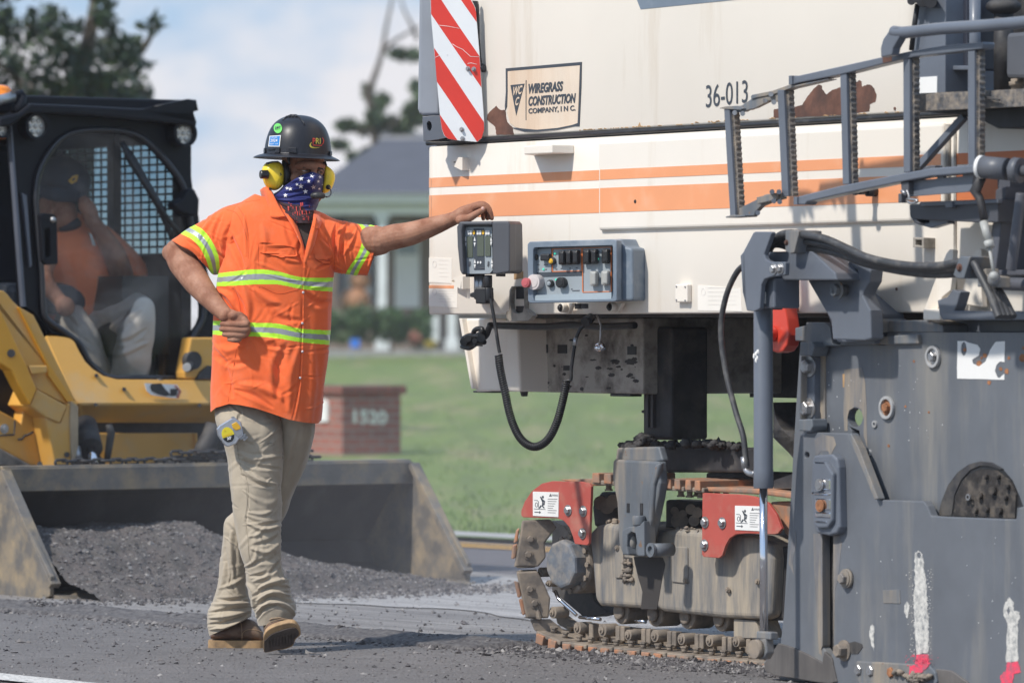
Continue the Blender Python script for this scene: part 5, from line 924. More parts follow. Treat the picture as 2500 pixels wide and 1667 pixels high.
# peeled white sticker
b = MB(); b.plate(MF, VG, jag([(1562, 863), (1605, 863), (1635, 875), (1680, 885), (1697, 910), (1690, 950), (1650, 975), (1655, 1000), (1690, 1015), (1730, 985), (1755, 920), (1790, 868), (1845, 865), (1843, 990), (1820, 985), (1800, 1000), (1785, 1040), (1800, 1080), (1812, 1086), (1842, 1060), (1842, 1095), (1680, 1090), (1560, 1088)], 1.5, 3), CW - .0015, .003, [jag(circ((1600, 910), 17, 42, 10), 1.5, 2)]); b.build('torn_white_sticker', sticker, side)
b = MB()
for c, r in (((1605, 915), 12), ((1690, 1000), 20), ((1725, 950), 14), ((1765, 1080), 14), ((1820, 1030), 12), ((1855, 1045), 16), ((1750, 1112), 14), ((1868, 965), 10), ((1705, 965), 8), ((1250, 1255), 8), ((1390, 1290), 7), ((1150, 1490), 9), ((1950, 965), 24), ((1955, 905), 9), ((1300, 985), 7)):
    b.plate(MF, VG, jag(circ(c, r * .8, r, 9), 3, 2), CW - .0012, .002)
b.build('rust_spot', mat('orange rust', (.30, .13, .06), .85, var=.4, scale=60), side)
def ringbolt(V, c, r, cm, nm='recessed_bolt', w=CW):
    b = MB(); p = MF.hit(V(c), w); b.ring(p, p + OUT * .012, r, r * .72, 28); b.build('bolt_ring', MATS['pale ring'] if 'pale ring' in MATS else mat('pale ring', (.36, .36, .36), .5, var=.2, scale=30), side, bevel=.002)
    b = MB(); b.cyl(p, p + OUT * .004, r * .72, 24); b.bolt(p + OUT * .003, OUT, r * .42, .012, washer=False); b.build(nm, cm, side)
ringbolt(VG, (1425, 958), .034, steel); ringbolt(VG, (1148, 1262), .036, MATS['orange rust'])
for V, c in ((VG, (1071, 1360)), (VG, (1036, 1532)), (VF, (692, 142))): b = MB(); p = MF.hit(V(c), CW); b.ring(p, p + OUT * .006, .011, .006, 18); b.build('small_ring', MATS['pale ring'], side)
b = MB(); b.plate(MF, VG, [(905, 1370), (1000, 1370), (985, 1500), (1000, 1700), (930, 1600)], CW + .04, .02); b.build('slot_back', dark, side)
# scraped wear around the keyhole and drips
wearm = mat('scraped primer', (.155, .155, .165), .6, var=.2, scale=10, dirt=(.34, .28, .21), dirt_amt=.5, dscale=16, streak=True)
b = MB(); b.plate(MF, VG, jag([(885, 1035), (990, 1022), (1010, 1120), (1018, 1260), (1022, 1500), (1000, 1430), (1003, 1330), (985, 1270), (950, 1255), (915, 1275), (902, 1330), (905, 1400), (885, 1400), (880, 1250)], 2, 3), CW - .0008, .0015); b.build('scraped_patch', wearm, side)
b = MB(); rust_s = lambda V, q: b.plate(MF, V, q, CW - .0009, .0015)
rust_s(VG, [(875, 1060), (888, 1060), (885, 1140), (876, 1140)]); rust_s(VF, [(550, 965), (580, 965), (572, 1080), (565, 1200), (555, 1200), (552, 1080)]); rust_s(VF, [(1275, 550), (1300, 550), (1296, 620), (1288, 622)]); rust_s(VF, [(1445, 560), (1460, 560), (1455, 600)]); rust_s(VF, [(820, 918), (950, 955), (950, 960)]); rust_s(VF, [(1150, 990), (1380, 1030), (1378, 1034)]); b.build('rust_streak', stain, side)
# front strip with clamps at the left edge of the plate
b = MB(); b.plate(MF, VG, [(590, 785), (655, 770), (660, 865), (590, 862)], CW - .02, .08); b.plate(MF, VG, [(655, 752), (770, 752), (800, 780), (812, 880), (850, 892), (720, 895), (655, 870)], CW - .03, .04); b.build('corner_bracket', grey_worn, mach, bevel=.005)
b = MB(); b.plate(MF, VG, [(640, 955), (705, 955), (705, 1330), (650, 1335), (622, 1335), (625, 960)], CW - .03, .05); b.build('clamp_strip', grey_clean, mach, bevel=.003)
b = MB(); b.plate(MF, VG, [(620, 872), (690, 868), (705, 900), (690, 955), (615, 952)], CW - .07, .06); b.plate(MF, VG, [(610, 1332), (690, 1328), (695, 1375), (680, 1405), (612, 1400)], CW - .07, .06); b.build('clamp_block', grey_worn, mach, bevel=.004)
b = MB(); b.bolt(MF.hit(VG((680, 1015)), CW - .03), OUT, .022, .022); b.bolt(MF.hit(VG((675, 1267)), CW - .03), OUT, .022, .022); b.build('clamp_bolt', steel, mach)
b = MB(); b.plate(MF, VG, [(712, 915), (765, 908), (772, 1410), (708, 1400)], CW - .006, .01); b.plate(MF, VG, [(625, 960), (632, 955), (632, 1330), (622, 1330)], CW - .05, .04); b.build('wear_strip', wearm, mach)
b = MB(); b.plate(MF, VG, [(1050, 740), (1100, 728), (1115, 750), (1118, 812), (1060, 815)], CW - .02, .1); b.plate(MF, VG, [(1150, 740), (1385, 738), (1470, 770), (1475, 812), (1130, 812)], CW + .0, .1); b.plate(MF, VG, [(860, 850), (1320, 822), (1328, 880), (860, 890)], CW - .016, .06); b.build('top_flange', grey_worn, mach, bevel=.004)
b = MB(); b.plate(MF, VG, [(1450, 700), (1500, 680), (2600, 700), (2600, 738), (1470, 738)], CW - .06, .2); b.plate(MF, VG, [(1440, 620), (1500, 600), (1530, 555), (1580, 570), (1560, 640), (1540, 690), (1455, 710)], CW - .06, .04); b.plate(MF, VG, [(1480, 738), (2600, 735), (2600, 812), (1480, 812)], CW + .1, .2); b.build('upper_bracket', grey_clean, mach, bevel=.004)
b = MB(); b.plate(MF, VG, [(1040, 700), (1480, 700), (1480, 812), (1040, 812)], CW + .2, .1); b.build('dark_gap', dark, mach)
# ---- lower sliding skid plate, in front of the housing plate
KW = CW - .05
kp = [(262, 30), (300, 12), (560, 18), (600, 120), (740, 430), (1030, 440), (1050, 470), (1075, 530), (1140, 535), (1600, 552), (1620, 480), (1700, 470), (2200, 480), (2200, 1640), (1100, 1640), (700, 1600), (450, 1568), (100, 1520), (40, 1480), (35, 1440), (140, 1320), (215, 620), (240, 200)]
b = MB(); b.plate(MF, VF, kp, KW, .03, [[(392, 640), (466, 640), (468, 1370), (455, 1402), (440, 1395), (392, 1330)], circ((304, 154), 14, 20, 12)]); skid = b.build('skid_plate', grey, mach, bevel=.004)
b = MB(); b.plate(MF, VF, [(560, 18), (578, 20), (625, 110), (745, 425), (725, 432), (600, 130)], KW - .02, .03); b.build('skid_rib', grey_worn, skid, bevel=.003)
b = MB(); b.plate(MF, VF, [(388, 640), (400, 640), (402, 1330), (392, 1360)], KW - .004, .03); b.plate(MF, VF, [(345, 640), (392, 640), (392, 1330), (400, 1400), (380, 1380), (350, 900)], KW - .0008, .0015); b.plate(MF, VF, [(468, 640), (505, 640), (520, 700), (500, 900), (478, 1000), (470, 1370)], KW - .0008, .0015); b.plate(MF, VF, jag([(350, 60), (400, 25), (470, 40), (485, 90), (450, 160), (440, 130), (390, 130), (360, 180)], 2, 2), KW - .0008, .0015); b.plate(MF, VF, jag([(235, 620), (215, 640), (190, 820), (225, 900), (215, 820), (240, 700)], 2, 2), KW - .0008, .0015); b.build('bare_wear', wearm, skid)
b = MB(); b.plate(MF, VF, [(20, 1300), (600, 1300), (600, 600), (250, 600)], CW + .2, .02) if 0 else b.plate(MF, VF, [(380, 620), (480, 620), (480, 1420), (380, 1420)], KW + .034, .008); b.build('slot_back', dark, skid)
b = MB(); b.plate(MF, VF, jag([(40, 1440), (125, 1320), (200, 1340), (280, 1375), (400, 1440), (410, 1370), (455, 1410), (470, 1480), (490, 1560), (450, 1572), (100, 1522), (38, 1478)], 3, 3), KW - .006, .012); b.plate(MF, VF, jag([(1100, 1480), (1200, 1490), (1300, 1560), (1330, 1640), (1130, 1640)], 3, 3), KW - .006, .012); b.build('worn_shoe', mat('worn skid steel', (.16, .145, .135), .5, .3, var=.2, scale=7, dirt=(.09, .085, .085), dirt_amt=.4, dscale=6, streak=True), skid, bevel=.003)
# latch with polished pins
b = MB(); b.plate(MF, VF, [(335, 180), (350, 155), (460, 148), (490, 175), (500, 230), (508, 600), (490, 640), (440, 655), (365, 640), (345, 600), (325, 380)], KW - .03, .035); lt = b.build('latch_plate', grey_clean, skid, bevel=.008, seg=3)
b = MB(); b.plate(MF, VF, [(340, 195), (420, 195), (465, 270), (460, 560), (430, 605), (370, 608), (350, 590)], KW - .045, .02); b.build('latch_face', grey_clean, lt, bevel=.006)
b = MB()
for q in ((395, 300, 448, 372), (330, 380, 450, 405), (355, 420, 450, 495), (355, 505, 448, 545), (355, 560, 425, 575), (350, 195, 412, 203)): b.pbox(MF, VF, q[:2], q[2:], KW - .048, .02)
b.build('polished_pin', mat('mirror chrome', (.85, .85, .87), .08, 1.0, var=.1, scale=30), lt, bevel=.004)
for c, m_ in (((386, 338), steel), ((390, 468), MATS['orange rust'])): b = MB(); p = MF.hit(VF(c), KW - .05); b.cyl(p, p + OUT * .008, .014, 20); b.ring(p - OUT * .0, p + OUT * .006, .019, .0145, 20); b.build('pin_head', m_, lt)
b = MB(); p = MF.hit(VF((560, 918)), KW); b.cyl(p, p + OUT * .012, .030, 22); b.bolt(p + OUT * .012, OUT, .017, .016); b.build('skid_bolt', wearm, skid)
b = MB(); p = MF.hit(VF((540, 1365)), KW); b.bolt(p, OUT, .022, .03); b.build('skid_bolt', trackdirt, skid)
b = MB(); b.plate(MF, VF, [(560, 1320), (600, 1308), (645, 1325), (650, 1345), (620, 1385), (580, 1385)], KW - .002, .004); b.build('slot', dark, skid)
b = MB(); b.plate(MF, VF, [(775, 992), (880, 988), (884, 1075), (780, 1072)], KW - .002, .004); b.build('data_plate', grey_worn, skid, bevel=.001)
for i, c in enumerate(((648, 1485), (722, 1490), (850, 1500))): b = MB(); p = MF.hit(VF(c), KW); b.bolt(p, OUT, .017, .018); b.build('edge_bolt', steel if i < 2 else MATS['orange rust'], skid)
b = MB(); b.plate(MF, VF, [(610, 1430), (1060, 1455), (1100, 1500), (1110, 1560), (1085, 1640), (640, 1600), (600, 1500)], KW - .014, .02); b.build('cutting_edge_holder', grey_worn, skid, bevel=.004)
b = MB(); clumps(b, [(930, 1530), (960, 1540), (990, 1520), (1020, 1540), (980, 1560), (1050, 1530), (870, 1500)], .004, .012, 120, MF, VF, KW - .03, KW - .01); b.build('dirt_lumps', trackdirt, skid, fix=False)
# spray paint marks
spray = mat('white spray paint', (.60, .58, .54), .85, var=.1, scale=40, dirt=(.2, .21, .22), dirt_amt=.42, dscale=60)
pink = mat('pink spray paint', (.85, .06, .12), .8, var=.12, scale=40, dirt=(.35, .12, .16), dirt_amt=.5, dscale=60)
b = MB(); sp_ = lambda q, a=4: b.plate(MF, VF, jag(q, a, 6), KW - .0155, .002)
b.plate(MF, VF, jag([(975, 760), (1000, 745), (1022, 765), (1030, 840), (1038, 900), (1048, 1000), (1055, 1150), (1062, 1250), (1055, 1380), (985, 1390), (972, 1250), (968, 1100), (972, 980), (975, 880)], 5, 7), KW - .0012, .0025, [circ((1000, 775), 13, 20, 8)])
b.plate(MF, VF, jag([(912, 1080), (925, 1060), (940, 1085), (935, 1150), (925, 1165), (908, 1120)], 3, 4), KW - .0012, .002); b.plate(MF, VF, jag([(698, 1215), (710, 1200), (722, 1220), (720, 1300), (722, 1370), (705, 1330), (692, 1260)], 3, 5), KW - .0012, .002)
b.plate(MF, VF, jag([(1522, 1110), (1535, 1070), (1560, 1035), (1585, 1065), (1590, 1120), (1620, 1125), (1625, 1160), (1612, 1200), (1612, 1330), (1615, 1430), (1540, 1440), (1550, 1200), (1525, 1150)], 4, 6), KW - .0012, .002, [[(1545, 1120), (1556, 1090), (1566, 1120), (1555, 1150)]])
b.build('white_paint_mark', spray, skid); b = MB()
for k in range(150):
    y = random.uniform(860, 1400); sx = random.choice([-1, 1]); x = 1010 + sx * (38 + abs(random.gauss(0, 16))); r = random.uniform(1, 3.2); b.plate(MF, VF, circ((x, y), r, r * 1.3, 5), KW - .0012, .002)
b.build('paint_speckle', spray, skid)
b = MB(); b.plate(MF, VF, jag([(985, 1392), (1055, 1388), (1068, 1450), (1040, 1456), (975, 1452)], 3, 5), KW - .0014, .003); b.plate(MF, VF, jag([(940, 1460), (1000, 1450), (1060, 1456), (1020, 1500), (990, 1520), (960, 1560), (935, 1530)], 3, 5), KW - .0155, .003); b.plate(MF, VF, jag([(1545, 1440), (1612, 1432), (1632, 1500), (1590, 1510), (1580, 1568), (1510, 1600), (1505, 1520), (1540, 1490)], 4, 5), KW - .0014, .003)
b.build('pink_paint_mark', pink, skid); b = MB()
for k in range(110): x = random.gauss(1010, 45); y = random.uniform(1390, 1470); r = random.uniform(1, 3); b.plate(MF, VF, circ((x, y), r, r * 1.3, 5), KW - .016, .002)
b.build('paint_speckle', pink, skid)
b = MB()
for k in range(46):
    V, x, y = random.choice([(VG, random.uniform(780, 1500), random.uniform(920, 1500)), (VF, random.uniform(560, 1600), random.uniform(600, 1300))]); w_ = CW if V is VG else KW
    l = random.uniform(2, 10); a = random.uniform(1, 3); b.plate(MF, V, [(x, y), (x + a, y), (x + a + random.uniform(-1, 1), y + l), (x, y + l * .8)], w_ - .0009, .0015)
b.build('paint_chip', sticker, side)
# dark interior filling behind bracket and hoses down to the track
b = MB(); b.box(MF, sr(VG((300, 900)), .9), 4.4, 1.0, 1.5, zr(VG((300, 1190)), 1.0), zb - .02); b.build('interior_fill', dark, mach)
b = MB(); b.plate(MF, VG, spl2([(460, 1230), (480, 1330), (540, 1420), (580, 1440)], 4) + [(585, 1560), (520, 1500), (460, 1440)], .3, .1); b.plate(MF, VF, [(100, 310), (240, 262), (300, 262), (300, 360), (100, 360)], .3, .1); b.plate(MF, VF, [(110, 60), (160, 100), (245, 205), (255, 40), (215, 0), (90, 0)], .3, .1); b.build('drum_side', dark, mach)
# ================================================================ skid steer loader (frame: s to the right across it, w from the bucket lip back into it)
tipL = at((125.4, 1465), 21.1); SF = Frame((tipL.x, 21.1, 0), -35)
VP2 = view(0, 200, 1568 / 500); VQ = view(0, 700, 1868 / 560)
WB = SF.loc(SF.hit((1132, 1424), 0)).x
yel = mat('loader yellow', (.66, .35, .07), .42, var=.05, scale=3, dirt=(.58, .39, .19), dirt_amt=.28, dscale=4, coat=.15)
cabm = mat('cab black', (.009, .0095, .014), .45, var=.2, scale=5); cabm.node_tree.nodes['Principled BSDF'].inputs['Specular IOR Level'].default_value = .25
buck = mat('worn bucket steel', (.16, .145, .13), .6, .25, var=.25, scale=5, dirt=(.36, .28, .18), dirt_amt=.42, dscale=8, bmp=.2, bscale=30, spots=(.10, .09, .085), spot_amt=-.1)
buckin = mat('bucket inside', (.055, .05, .052), .75, var=.3, scale=3, dirt=(.12, .11, .105), dirt_amt=.3, dscale=4, streak=True)
skid_root = root('skid_steer_loader', SF.w(WB / 2, 1.8, 0), 'yellow skid steer loader with black glazed cab, its wide bucket lowered and full of millings', 'loader')
LT = .46
tb0, tb1 = SF.hit((-6, 1134), LT), SF.hit((989, 1137), LT)
b = MB(); zT = (SF.loc(tb0).z + SF.loc(tb1).z) / 2
prof = [(LT - .05, zT - .075), (LT - .02, zT), (LT + .03, zT), (LT + .10, zT - .12), (LT + .30, zT - .35), (LT + .34, .22), (LT + .25, .08), (LT + .10, .02), (0.05, .0)]
pin = [(w - .018, z + (.012 if k > 6 else 0)) for k, (w, z) in enumerate(prof)]
b.loft([[SF.w(s, w, z) for w, z in prof] for s in (.0, WB)], cap=False, closed=False, smooth=False); bk = b.build('bucket', buckin, skid_root, fix=False); sm = bk.modifiers.new('s', 'SOLIDIFY'); sm.thickness = .014
b = MB(); b.box(SF, 0, WB, LT - .065, LT - .045, zT - .095, zT + .004); b.box(SF, 0, WB, LT - .05, LT + .03, zT - .012, zT + .012); b.build('top_lip', buck, bk, bevel=.004)
for s0, side_ in ((0, 'l'), (WB, 'r')):
    b = MB(); q = [(LT + .02, zT), (LT + .31, zT - .33), (LT + .345, .22), (LT + .26, .07), (LT + .1, .01), (.04, .0), (-.02, -.005 if side_ == 'r' else .02), (-.03, .10), (LT - .07, zT - .01)]
    b.prism([SF.w(s0 - (.02 if side_ == 'l' else 0), w, z) for w, z in q], SF.ex * .02); b.build('side_plate', buck, bk, bevel=.003)
    b = MB(); a, c = SF.w(s0, -.03, .06), SF.w(s0, LT - .07, zT - .01); b.bar(a, c, -SF.ey, .028, .05); b.build('plate_edge', buck, bk, bevel=.003)
b = MB(); b.prism([SF.w(0, w, z) for w, z in ((-.12, .003), (.12, .006), (.12, .03), (-.04, .022))], SF.ex * WB); b.build('cutting_edge', buck, bk)
# millings heaped in the bucket and spilling in front
def hp(a, w):
    l = a / WB; pr = .27 + .035 * math.sin(min(l, .8) * 3.6) if l < .42 else .305 * max(0, 1 - (l - .42) / .62) ** 1.25; base_ = pr * (1 / (1 + math.exp(-(w - .0) * 8)))
    spill = .13 * math.exp(-((l - .38) / .50) ** 2) * math.exp(-((w + .10) / .30) ** 2)
    z = max(base_, spill) + .03 * noise.noise(Vector((a * 3, w * 3, 0))) + .014 * noise.noise(Vector((a * 14, w * 14, 2))) + .008 * noise.noise(Vector((a * 45, w * 45, 2)))
    return z * max(0, min(1, (w + .52) / .25)) - .01
b = MB(); NA, NW = 260, 110; vs = []
for i in range(NA + 1):
    for j in range(NW + 1): a = .03 + (WB - .05) * i / NA; w = -.50 + 1.1 * j / NW; vs.append(SF.w(a, w, hp(a, w)))
b.add(vs, [(i * (NW + 1) + j, (i + 1) * (NW + 1) + j, (i + 1) * (NW + 1) + j + 1, i * (NW + 1) + j + 1) for i in range(NA) for j in range(NW)], smooth=True)
o = b.build('millings_heap', mat('heap millings', (.09, .082, .078), .95, var=.35, scale=12, bmp=1.0, bscale=130, dirt=(.12, .10, .095), dirt_amt=.4, dscale=14)); tag(o, 'mound of dark crushed asphalt filling the loader bucket', 'asphalt millings', kind='stuff')
pts = []
for i in range(22000):
    a = rng.uniform(.03, WB - .03); w = rng.uniform(-.5, .5); P = SF.w(a, w, hp(a, w)); r = min(rng.gamma(1.2, .0019) + .0010, .016)
    if P.z > 0: pts.append((P.x, P.y, P.z, r))
for i in range(5000):
    a = rng.normal(WB * .6, .6); w = rng.normal(-.45, .18); P = SF.w(a, w, 0); pts.append((P.x, P.y, .012, min(rng.gamma(1.8, .003) + .001, .016)))
stones('crushed_asphalt', 'loose crushed asphalt pieces over the mound in the bucket', pts, stm)
# chain resting along the bucket's top
ch = root('chain', SF.w(WB * .45, LT, zT), 'dark steel chain lying along the top edge of the loader bucket', 'chain')
b = MB()
def link(b, c, ax_, up, L=.030, r=.0065, R=.013):
    ax_ = Vector(ax_).normalized(); up = Vector(up).normalized(); pts = [c + ax_ * ((L - R) * (1 if math.cos(t) > 0 else -1) + R * math.cos(t)) + up * R * math.sin(t) for t in [2 * math.pi * k / 12 for k in range(13)]]; b.tube(pts, r, 6, cap=False)
NL = 30
for i in range(NL): a = SF.loc(SF.hit(VQ((490, 1430)), LT)).x + i * .044; c = SF.w(a, LT - .01 + .012 * math.sin(i * .9), zT + .022 + .006 * (i % 2)); link(b, c, SF.ex, SF.ey if i % 2 else Vector((0, 0, 1)))
b.build('links', dark, ch, fix=False)
b = MB(); a0 = SF.loc(SF.hit(VQ((1420, 1410)), LT)).x
for i in range(16): c = SF.w(a0 + i * .044, LT - .02, zT + .052 + .004 * (i % 2)); link(b, c, SF.ex, SF.ey if i % 2 else Vector((0, 0, 1)))
b.build('upper_links', dark, ch, fix=False)
# body front
BW = .95
q = lambda p, w: SF.hit(VQ(p), w)
b = MB(); up = [(370, 395), (520, 400), (575, 415), (612, 442), (650, 520), (700, 605), (760, 665), (850, 722), (960, 750), (1700, 755), (2100, 755)]; lo = [(640, 955), (2100, 955)]
WY = lambda p: BW - .04 + (955 - p[1]) / 560 * .14
fp = up + [(2100, 955), (640, 955), (600, 915), (560, 830)]; b.add([q(p, WY(p)) for p in fp], [tuple(range(len(fp)))]); 
b.add([q(p, BW - .04) for p in ((640, 955), (2100, 955))] + [q(p, BW + .10) for p in ((2100, 1115), (760, 1115), (700, 1130), (660, 1165), (640, 1210))], [tuple(range(7))]); bf = b.build('front_panel', yel, skid_root, fix=False); m_ = bf.modifiers.new('s', 'SOLIDIFY'); m_.thickness = .02; m_.offset = 1
bf.modifiers.new('b', 'BEVEL').width = .006
b = MB(); b.plate(SF, VQ, [(740, 1100), (2100, 1100), (2100, 1450), (640, 1450), (640, 1150)], BW + .25, .1); b.build('under_cavity', dark, skid_root)
b = MB(); b.plate(SF, VQ, [(800, 1190), (1600, 1190), (1605, 1450), (900, 1450), (820, 1300)], BW + .12, .05); b.plate(SF, VQ, [(1595, 1190), (1612, 1190), (1615, 1450), (1600, 1450)], BW + .1, .05); b.build('cross_plate', yel, skid_root, bevel=.005)
b = MB(); b.cyl(SF.hit(VQ((690, 1130)), BW + .0), SF.hit(VQ((735, 1320)), BW - .15), .055, 20); b.build('cylinder_body', dark, skid_root)
b = MB(); b.cyl(SF.hit(VQ((735, 1310)), BW - .15), SF.hit(VQ((775, 1470)), BW - .2), .019, 16); b.build('tilt_rod', chrome, skid_root)
b = MB(); b.tube([SF.hit(VQ(p), BW - .05) for p in ((885, 1120), (905, 1190), (890, 1290), (870, 1420))], [.014, .018, .016, .014], 10); b.tube([SF.hit(VQ(p), BW - .05) for p in ((1760, 1130), (1730, 1220), (1660, 1330), (1610, 1430))], [.05, .05, .045, .03], 12); b.build('hydraulic_line', dark, skid_root)
b = MB(); b.tube([SF.hit(VQ(p), BW - .12) for p in ((600, 1300), (625, 1440))], .03, 12); b.build('pin_boss', steel, skid_root)
# scuffed badge
b = MB(); b.plate(SF, VQ, [(1178, 785), (1440, 795), (1478, 850), (1455, 908), (1390, 905), (1230, 880), (1195, 845)], WY((0, 845)) - .024, .004); bd_ = b.build('badge', sticker, skid_root)
b = MB(); b.plate(SF, VQ, [(1235, 790), (1310, 785), (1345, 830), (1390, 880), (1350, 890), (1290, 875), (1240, 850), (1225, 815)], WY((0, 845)) - .029, .003); b.plate(SF, VQ, [(1390, 830), (1450, 830), (1440, 885), (1390, 890)], WY((0, 845)) - .029, .003); b.tube([SF.hit(VQ(p), BW + .02) for p in ((1300, 745), (1300, 800))], .012, 8); b.build('dirt_smudge', dark, bd_)
b = MB(); b.plate(SF, VQ, [(1430, 800), (1478, 850), (1455, 908), (1440, 900), (1460, 850), (1425, 808)], WY((0, 845)) - .029, .003); b.build('red_edge', redp, bd_)
b = MB()
for c in ((785, 722), (780, 960), (1010, 833), (1625, 965)): w_ = WY(c) - .022; b.cyl(q(c, w_), q(c, w_ + .03), .009, 8)
b.build('bolt', dark, skid_root)
# left lift arm, hood and track
AWt = .72
def slab(name, pts, w, t, m, par=skid_root, bev=.006): b = MB(); b.plate(SF, VQ, pts, w, t); return b.build(name, m, par, bevel=bev)
arm = slab('lift_arm', [(-120, 30), (0, 30), (30, 35), (60, 58), (95, 105), (150, 160), (275, 232), (310, 300), (620, 930), (600, 920), (550, 962), (300, 832), (-120, 0)], AWt + .06, .10, yel)
slab('arm_face', [(-120, -60), (0, 180), (220, 640), (302, 832), (245, 965), (150, 800), (92, 682), (0, 622), (-120, 560)], AWt, .08, mat('loader orange side', (.72, .33, .02), .4, var=.04, coat=.2), arm)
slab('arm_channel', [(150, 170), (165, 168), (410, 640), (600, 925), (560, 950), (392, 720), (385, 640)], AWt + .045, .05, MATS['loader orange side'], arm, .002)
slab('stop_block', [(232, 640), (386, 640), (386, 700), (262, 716)], AWt + .0, .1, yel, arm)
b = MB(); b.cyl(q((92, 542), AWt - .01), q((92, 542), AWt), .018, 10); b.build('bolt', dark, arm)
slab('elbow', [(300, 832), (547, 970), (490, 1110), (372, 1062), (290, 1002), (245, 968)], AWt + .02, .2, yel, arm)
slab('arm_foot', [(370, 1060), (492, 1112), (550, 960), (604, 920), (640, 975), (638, 1200), (600, 1300), (596, 1470), (450, 1470), (390, 1170)], AWt + .03, .12, yel, arm)
slab('foot_plate', [(578, 930), (640, 975), (640, 1300), (600, 1470), (585, 1470), (572, 1100)], AWt + .02, .15, mat('dusty yellow', (.40, .30, .19), .7, var=.2, scale=8), arm)
b = MB(); b.cyl(q((545, 1365), AWt + .02), q((545, 1365), AWt + .04), .012, 8); b.cyl(q((325, 1443), AWt + .02), q((325, 1443), AWt + .04), .012, 8); b.build('bolt', dark, arm)
slab('dark_panel', [(-120, 600), (0, 620), (92, 690), (165, 795), (130, 850), (205, 905), (172, 1112), (120, 1092), (0, 1002), (-120, 960)], AWt + .22, .1, cabm)
slab('track_cover', [(-120, 980), (0, 1008), (130, 1078), (170, 1110), (205, 908), (292, 1002), (300, 1172), (386, 1172), (392, 1470), (250, 1450), (0, 1312), (-120, 1250)], AWt + .15, .12, yel)
b = MB(); p_ = q((34, 1155), AWt + .15); b.bolt(p_, -SF.ey, .014); b.build('bolt', steel, skid_root)
b = MB(); b.tube([q(p, AWt + .145) for p in ((148, 1242), (180, 1240), (200, 1212), (240, 1200), (272, 1180))], .005, 6); b.tube([q(p, AWt + .145) for p in ((-100, 1215), (115, 1203), (122, 1090))], .004, 6); b.build('panel_seam', dark, skid_root)
slab('brown_gap', [(290, 1000), (372, 1062), (400, 1170), (440, 1450), (386, 1450), (380, 1168), (300, 1170)], AWt + .2, .1, dark)
b = MB(); b.plate(SF, VQ, [(-200, 1260), (0, 1312), (250, 1450), (250, 1700), (-200, 1700)], AWt + .02, .3)
for k in range(9): y = 1318 + k * 16; b.plate(SF, VQ, [(-60, y - 20), (0 + k * 26, y), (30 + k * 26, y + 10), (-60, y + 2)], AWt - .01, .05)
b.build('rubber_track', trackdirt, skid_root, bevel=.004)
# rear bodywork behind the cab, closing the machine
b = MB(); b.box(SF, -.25, WB * .9, BW + .35, 3.3, .35, 1.0); b.build('chassis', dark, skid_root, bevel=.02)
b = MB(); b.box(SF, WB * .55, WB * .95, AWt + .3, 3.2, .08, .55); b.build('far_track', trackdirt, skid_root, bevel=.05)
# right arm end with headlamp and knuckle
b = MB(); b.plate(SF, VQ, [(1555, 412), (2100, 412), (2100, 770), (1505, 750), (1500, 700), (1520, 600)], BW + .02, .08); ra = b.build('arm_end', yel, skid_root, bevel=.008)
b = MB(); p_ = SF.hit(VQ((1582, 600)), BW - .0); b.tube([p_, p_ + SF.ey * .04], .04, 20); b.cyl(SF.hit(VQ((1525, 655)), BW - .04), SF.hit(VQ((1550, 645)), BW + .02), .022, 16); b.plate(SF, VQ, [(1640, 690), (1700, 640), (1760, 660), (1740, 750), (1600, 752)], BW + .005, .02); b.build('coupler', dark, ra)
b = MB(); b.cyl(SF.hit(VQ((1520, 655)), BW - .05), SF.hit(VQ((1526, 653)), BW - .035), .019, 16); b.build('coupler_cap', MATS['pale ring'], ra)
# cab
CB = BW + .12
outer = [(0, 275), (150, 232), (190, 190), (240, 165), (640, 185), (1440, 222), (1480, 235), (1505, 310), (1500, 335), (1462, 385), (1432, 470), (1475, 820), (1515, 990), (1540, 1200), (1600, 1500), (1700, 1900), (1700, 2290), (1000, 2290), (850, 2260), (700, 2130), (640, 2010), (600, 1970), (400, 1920), (260, 1760), (170, 1700), (150, 1200), (82, 350), (0, 340)]
hole = spl2([(272, 900), (288, 740), (345, 590), (450, 450), (560, 388), (720, 366), (900, 372), (1040, 402), (1160, 486), (1300, 640), (1400, 790), (1450, 1000), (1480, 1250), (1540, 1560), (1560, 1800), (1480, 1950), (1430, 2150), (1410, 2262)], 3) + spl2([(1400, 2266), (1100, 2268), (870, 2266), (780, 2236), (690, 2150), (630, 2040), (590, 1985), (480, 1905), (380, 1835), (340, 1780), (326, 1650), (318, 1450), (290, 1150)], 3)
b = MB(); b.plate(SF, VP2, outer, CB, .05, [hole[::-1]]); cab = b.build('cab_front_frame', cabm, skid_root, bevel=.006)
hs_ = [(x + (640 - x) * .035 * 0, y) for x, y in hole]
b = MB(); H3 = [SF.hit(VP2(p), CB - .012) for p in hole]; b.tube(H3 + [H3[0]], .014, 8, cap=False); b.build('door_seal', mat('seal', (.03, .03, .035), .3), cab)
gl, t, p = base('cab glass'); nt = t.nodes; out = nt['Material Output']; tr = N(t, 'ShaderNodeBsdfTransparent'); tr.inputs[0].default_value = (.96, .97, .98, 1); gs = N(t, 'ShaderNodeBsdfGlossy', Roughness=.02); gs.inputs[0].default_value = (.9, .95, 1, 1); df = N(t, 'ShaderNodeBsdfDiffuse'); df.inputs[0].default_value = (.55, .50, .46, 1)
fr = N(t, 'ShaderNodeFresnel', IOR=1.22); m1 = N(t, 'ShaderNodeMixShader'); m2 = N(t, 'ShaderNodeMixShader'); t.links.new(fr.outputs[0], m1.inputs[0]); t.links.new(tr.outputs[0], m1.inputs[1]); t.links.new(gs.outputs[0], m1.inputs[2])
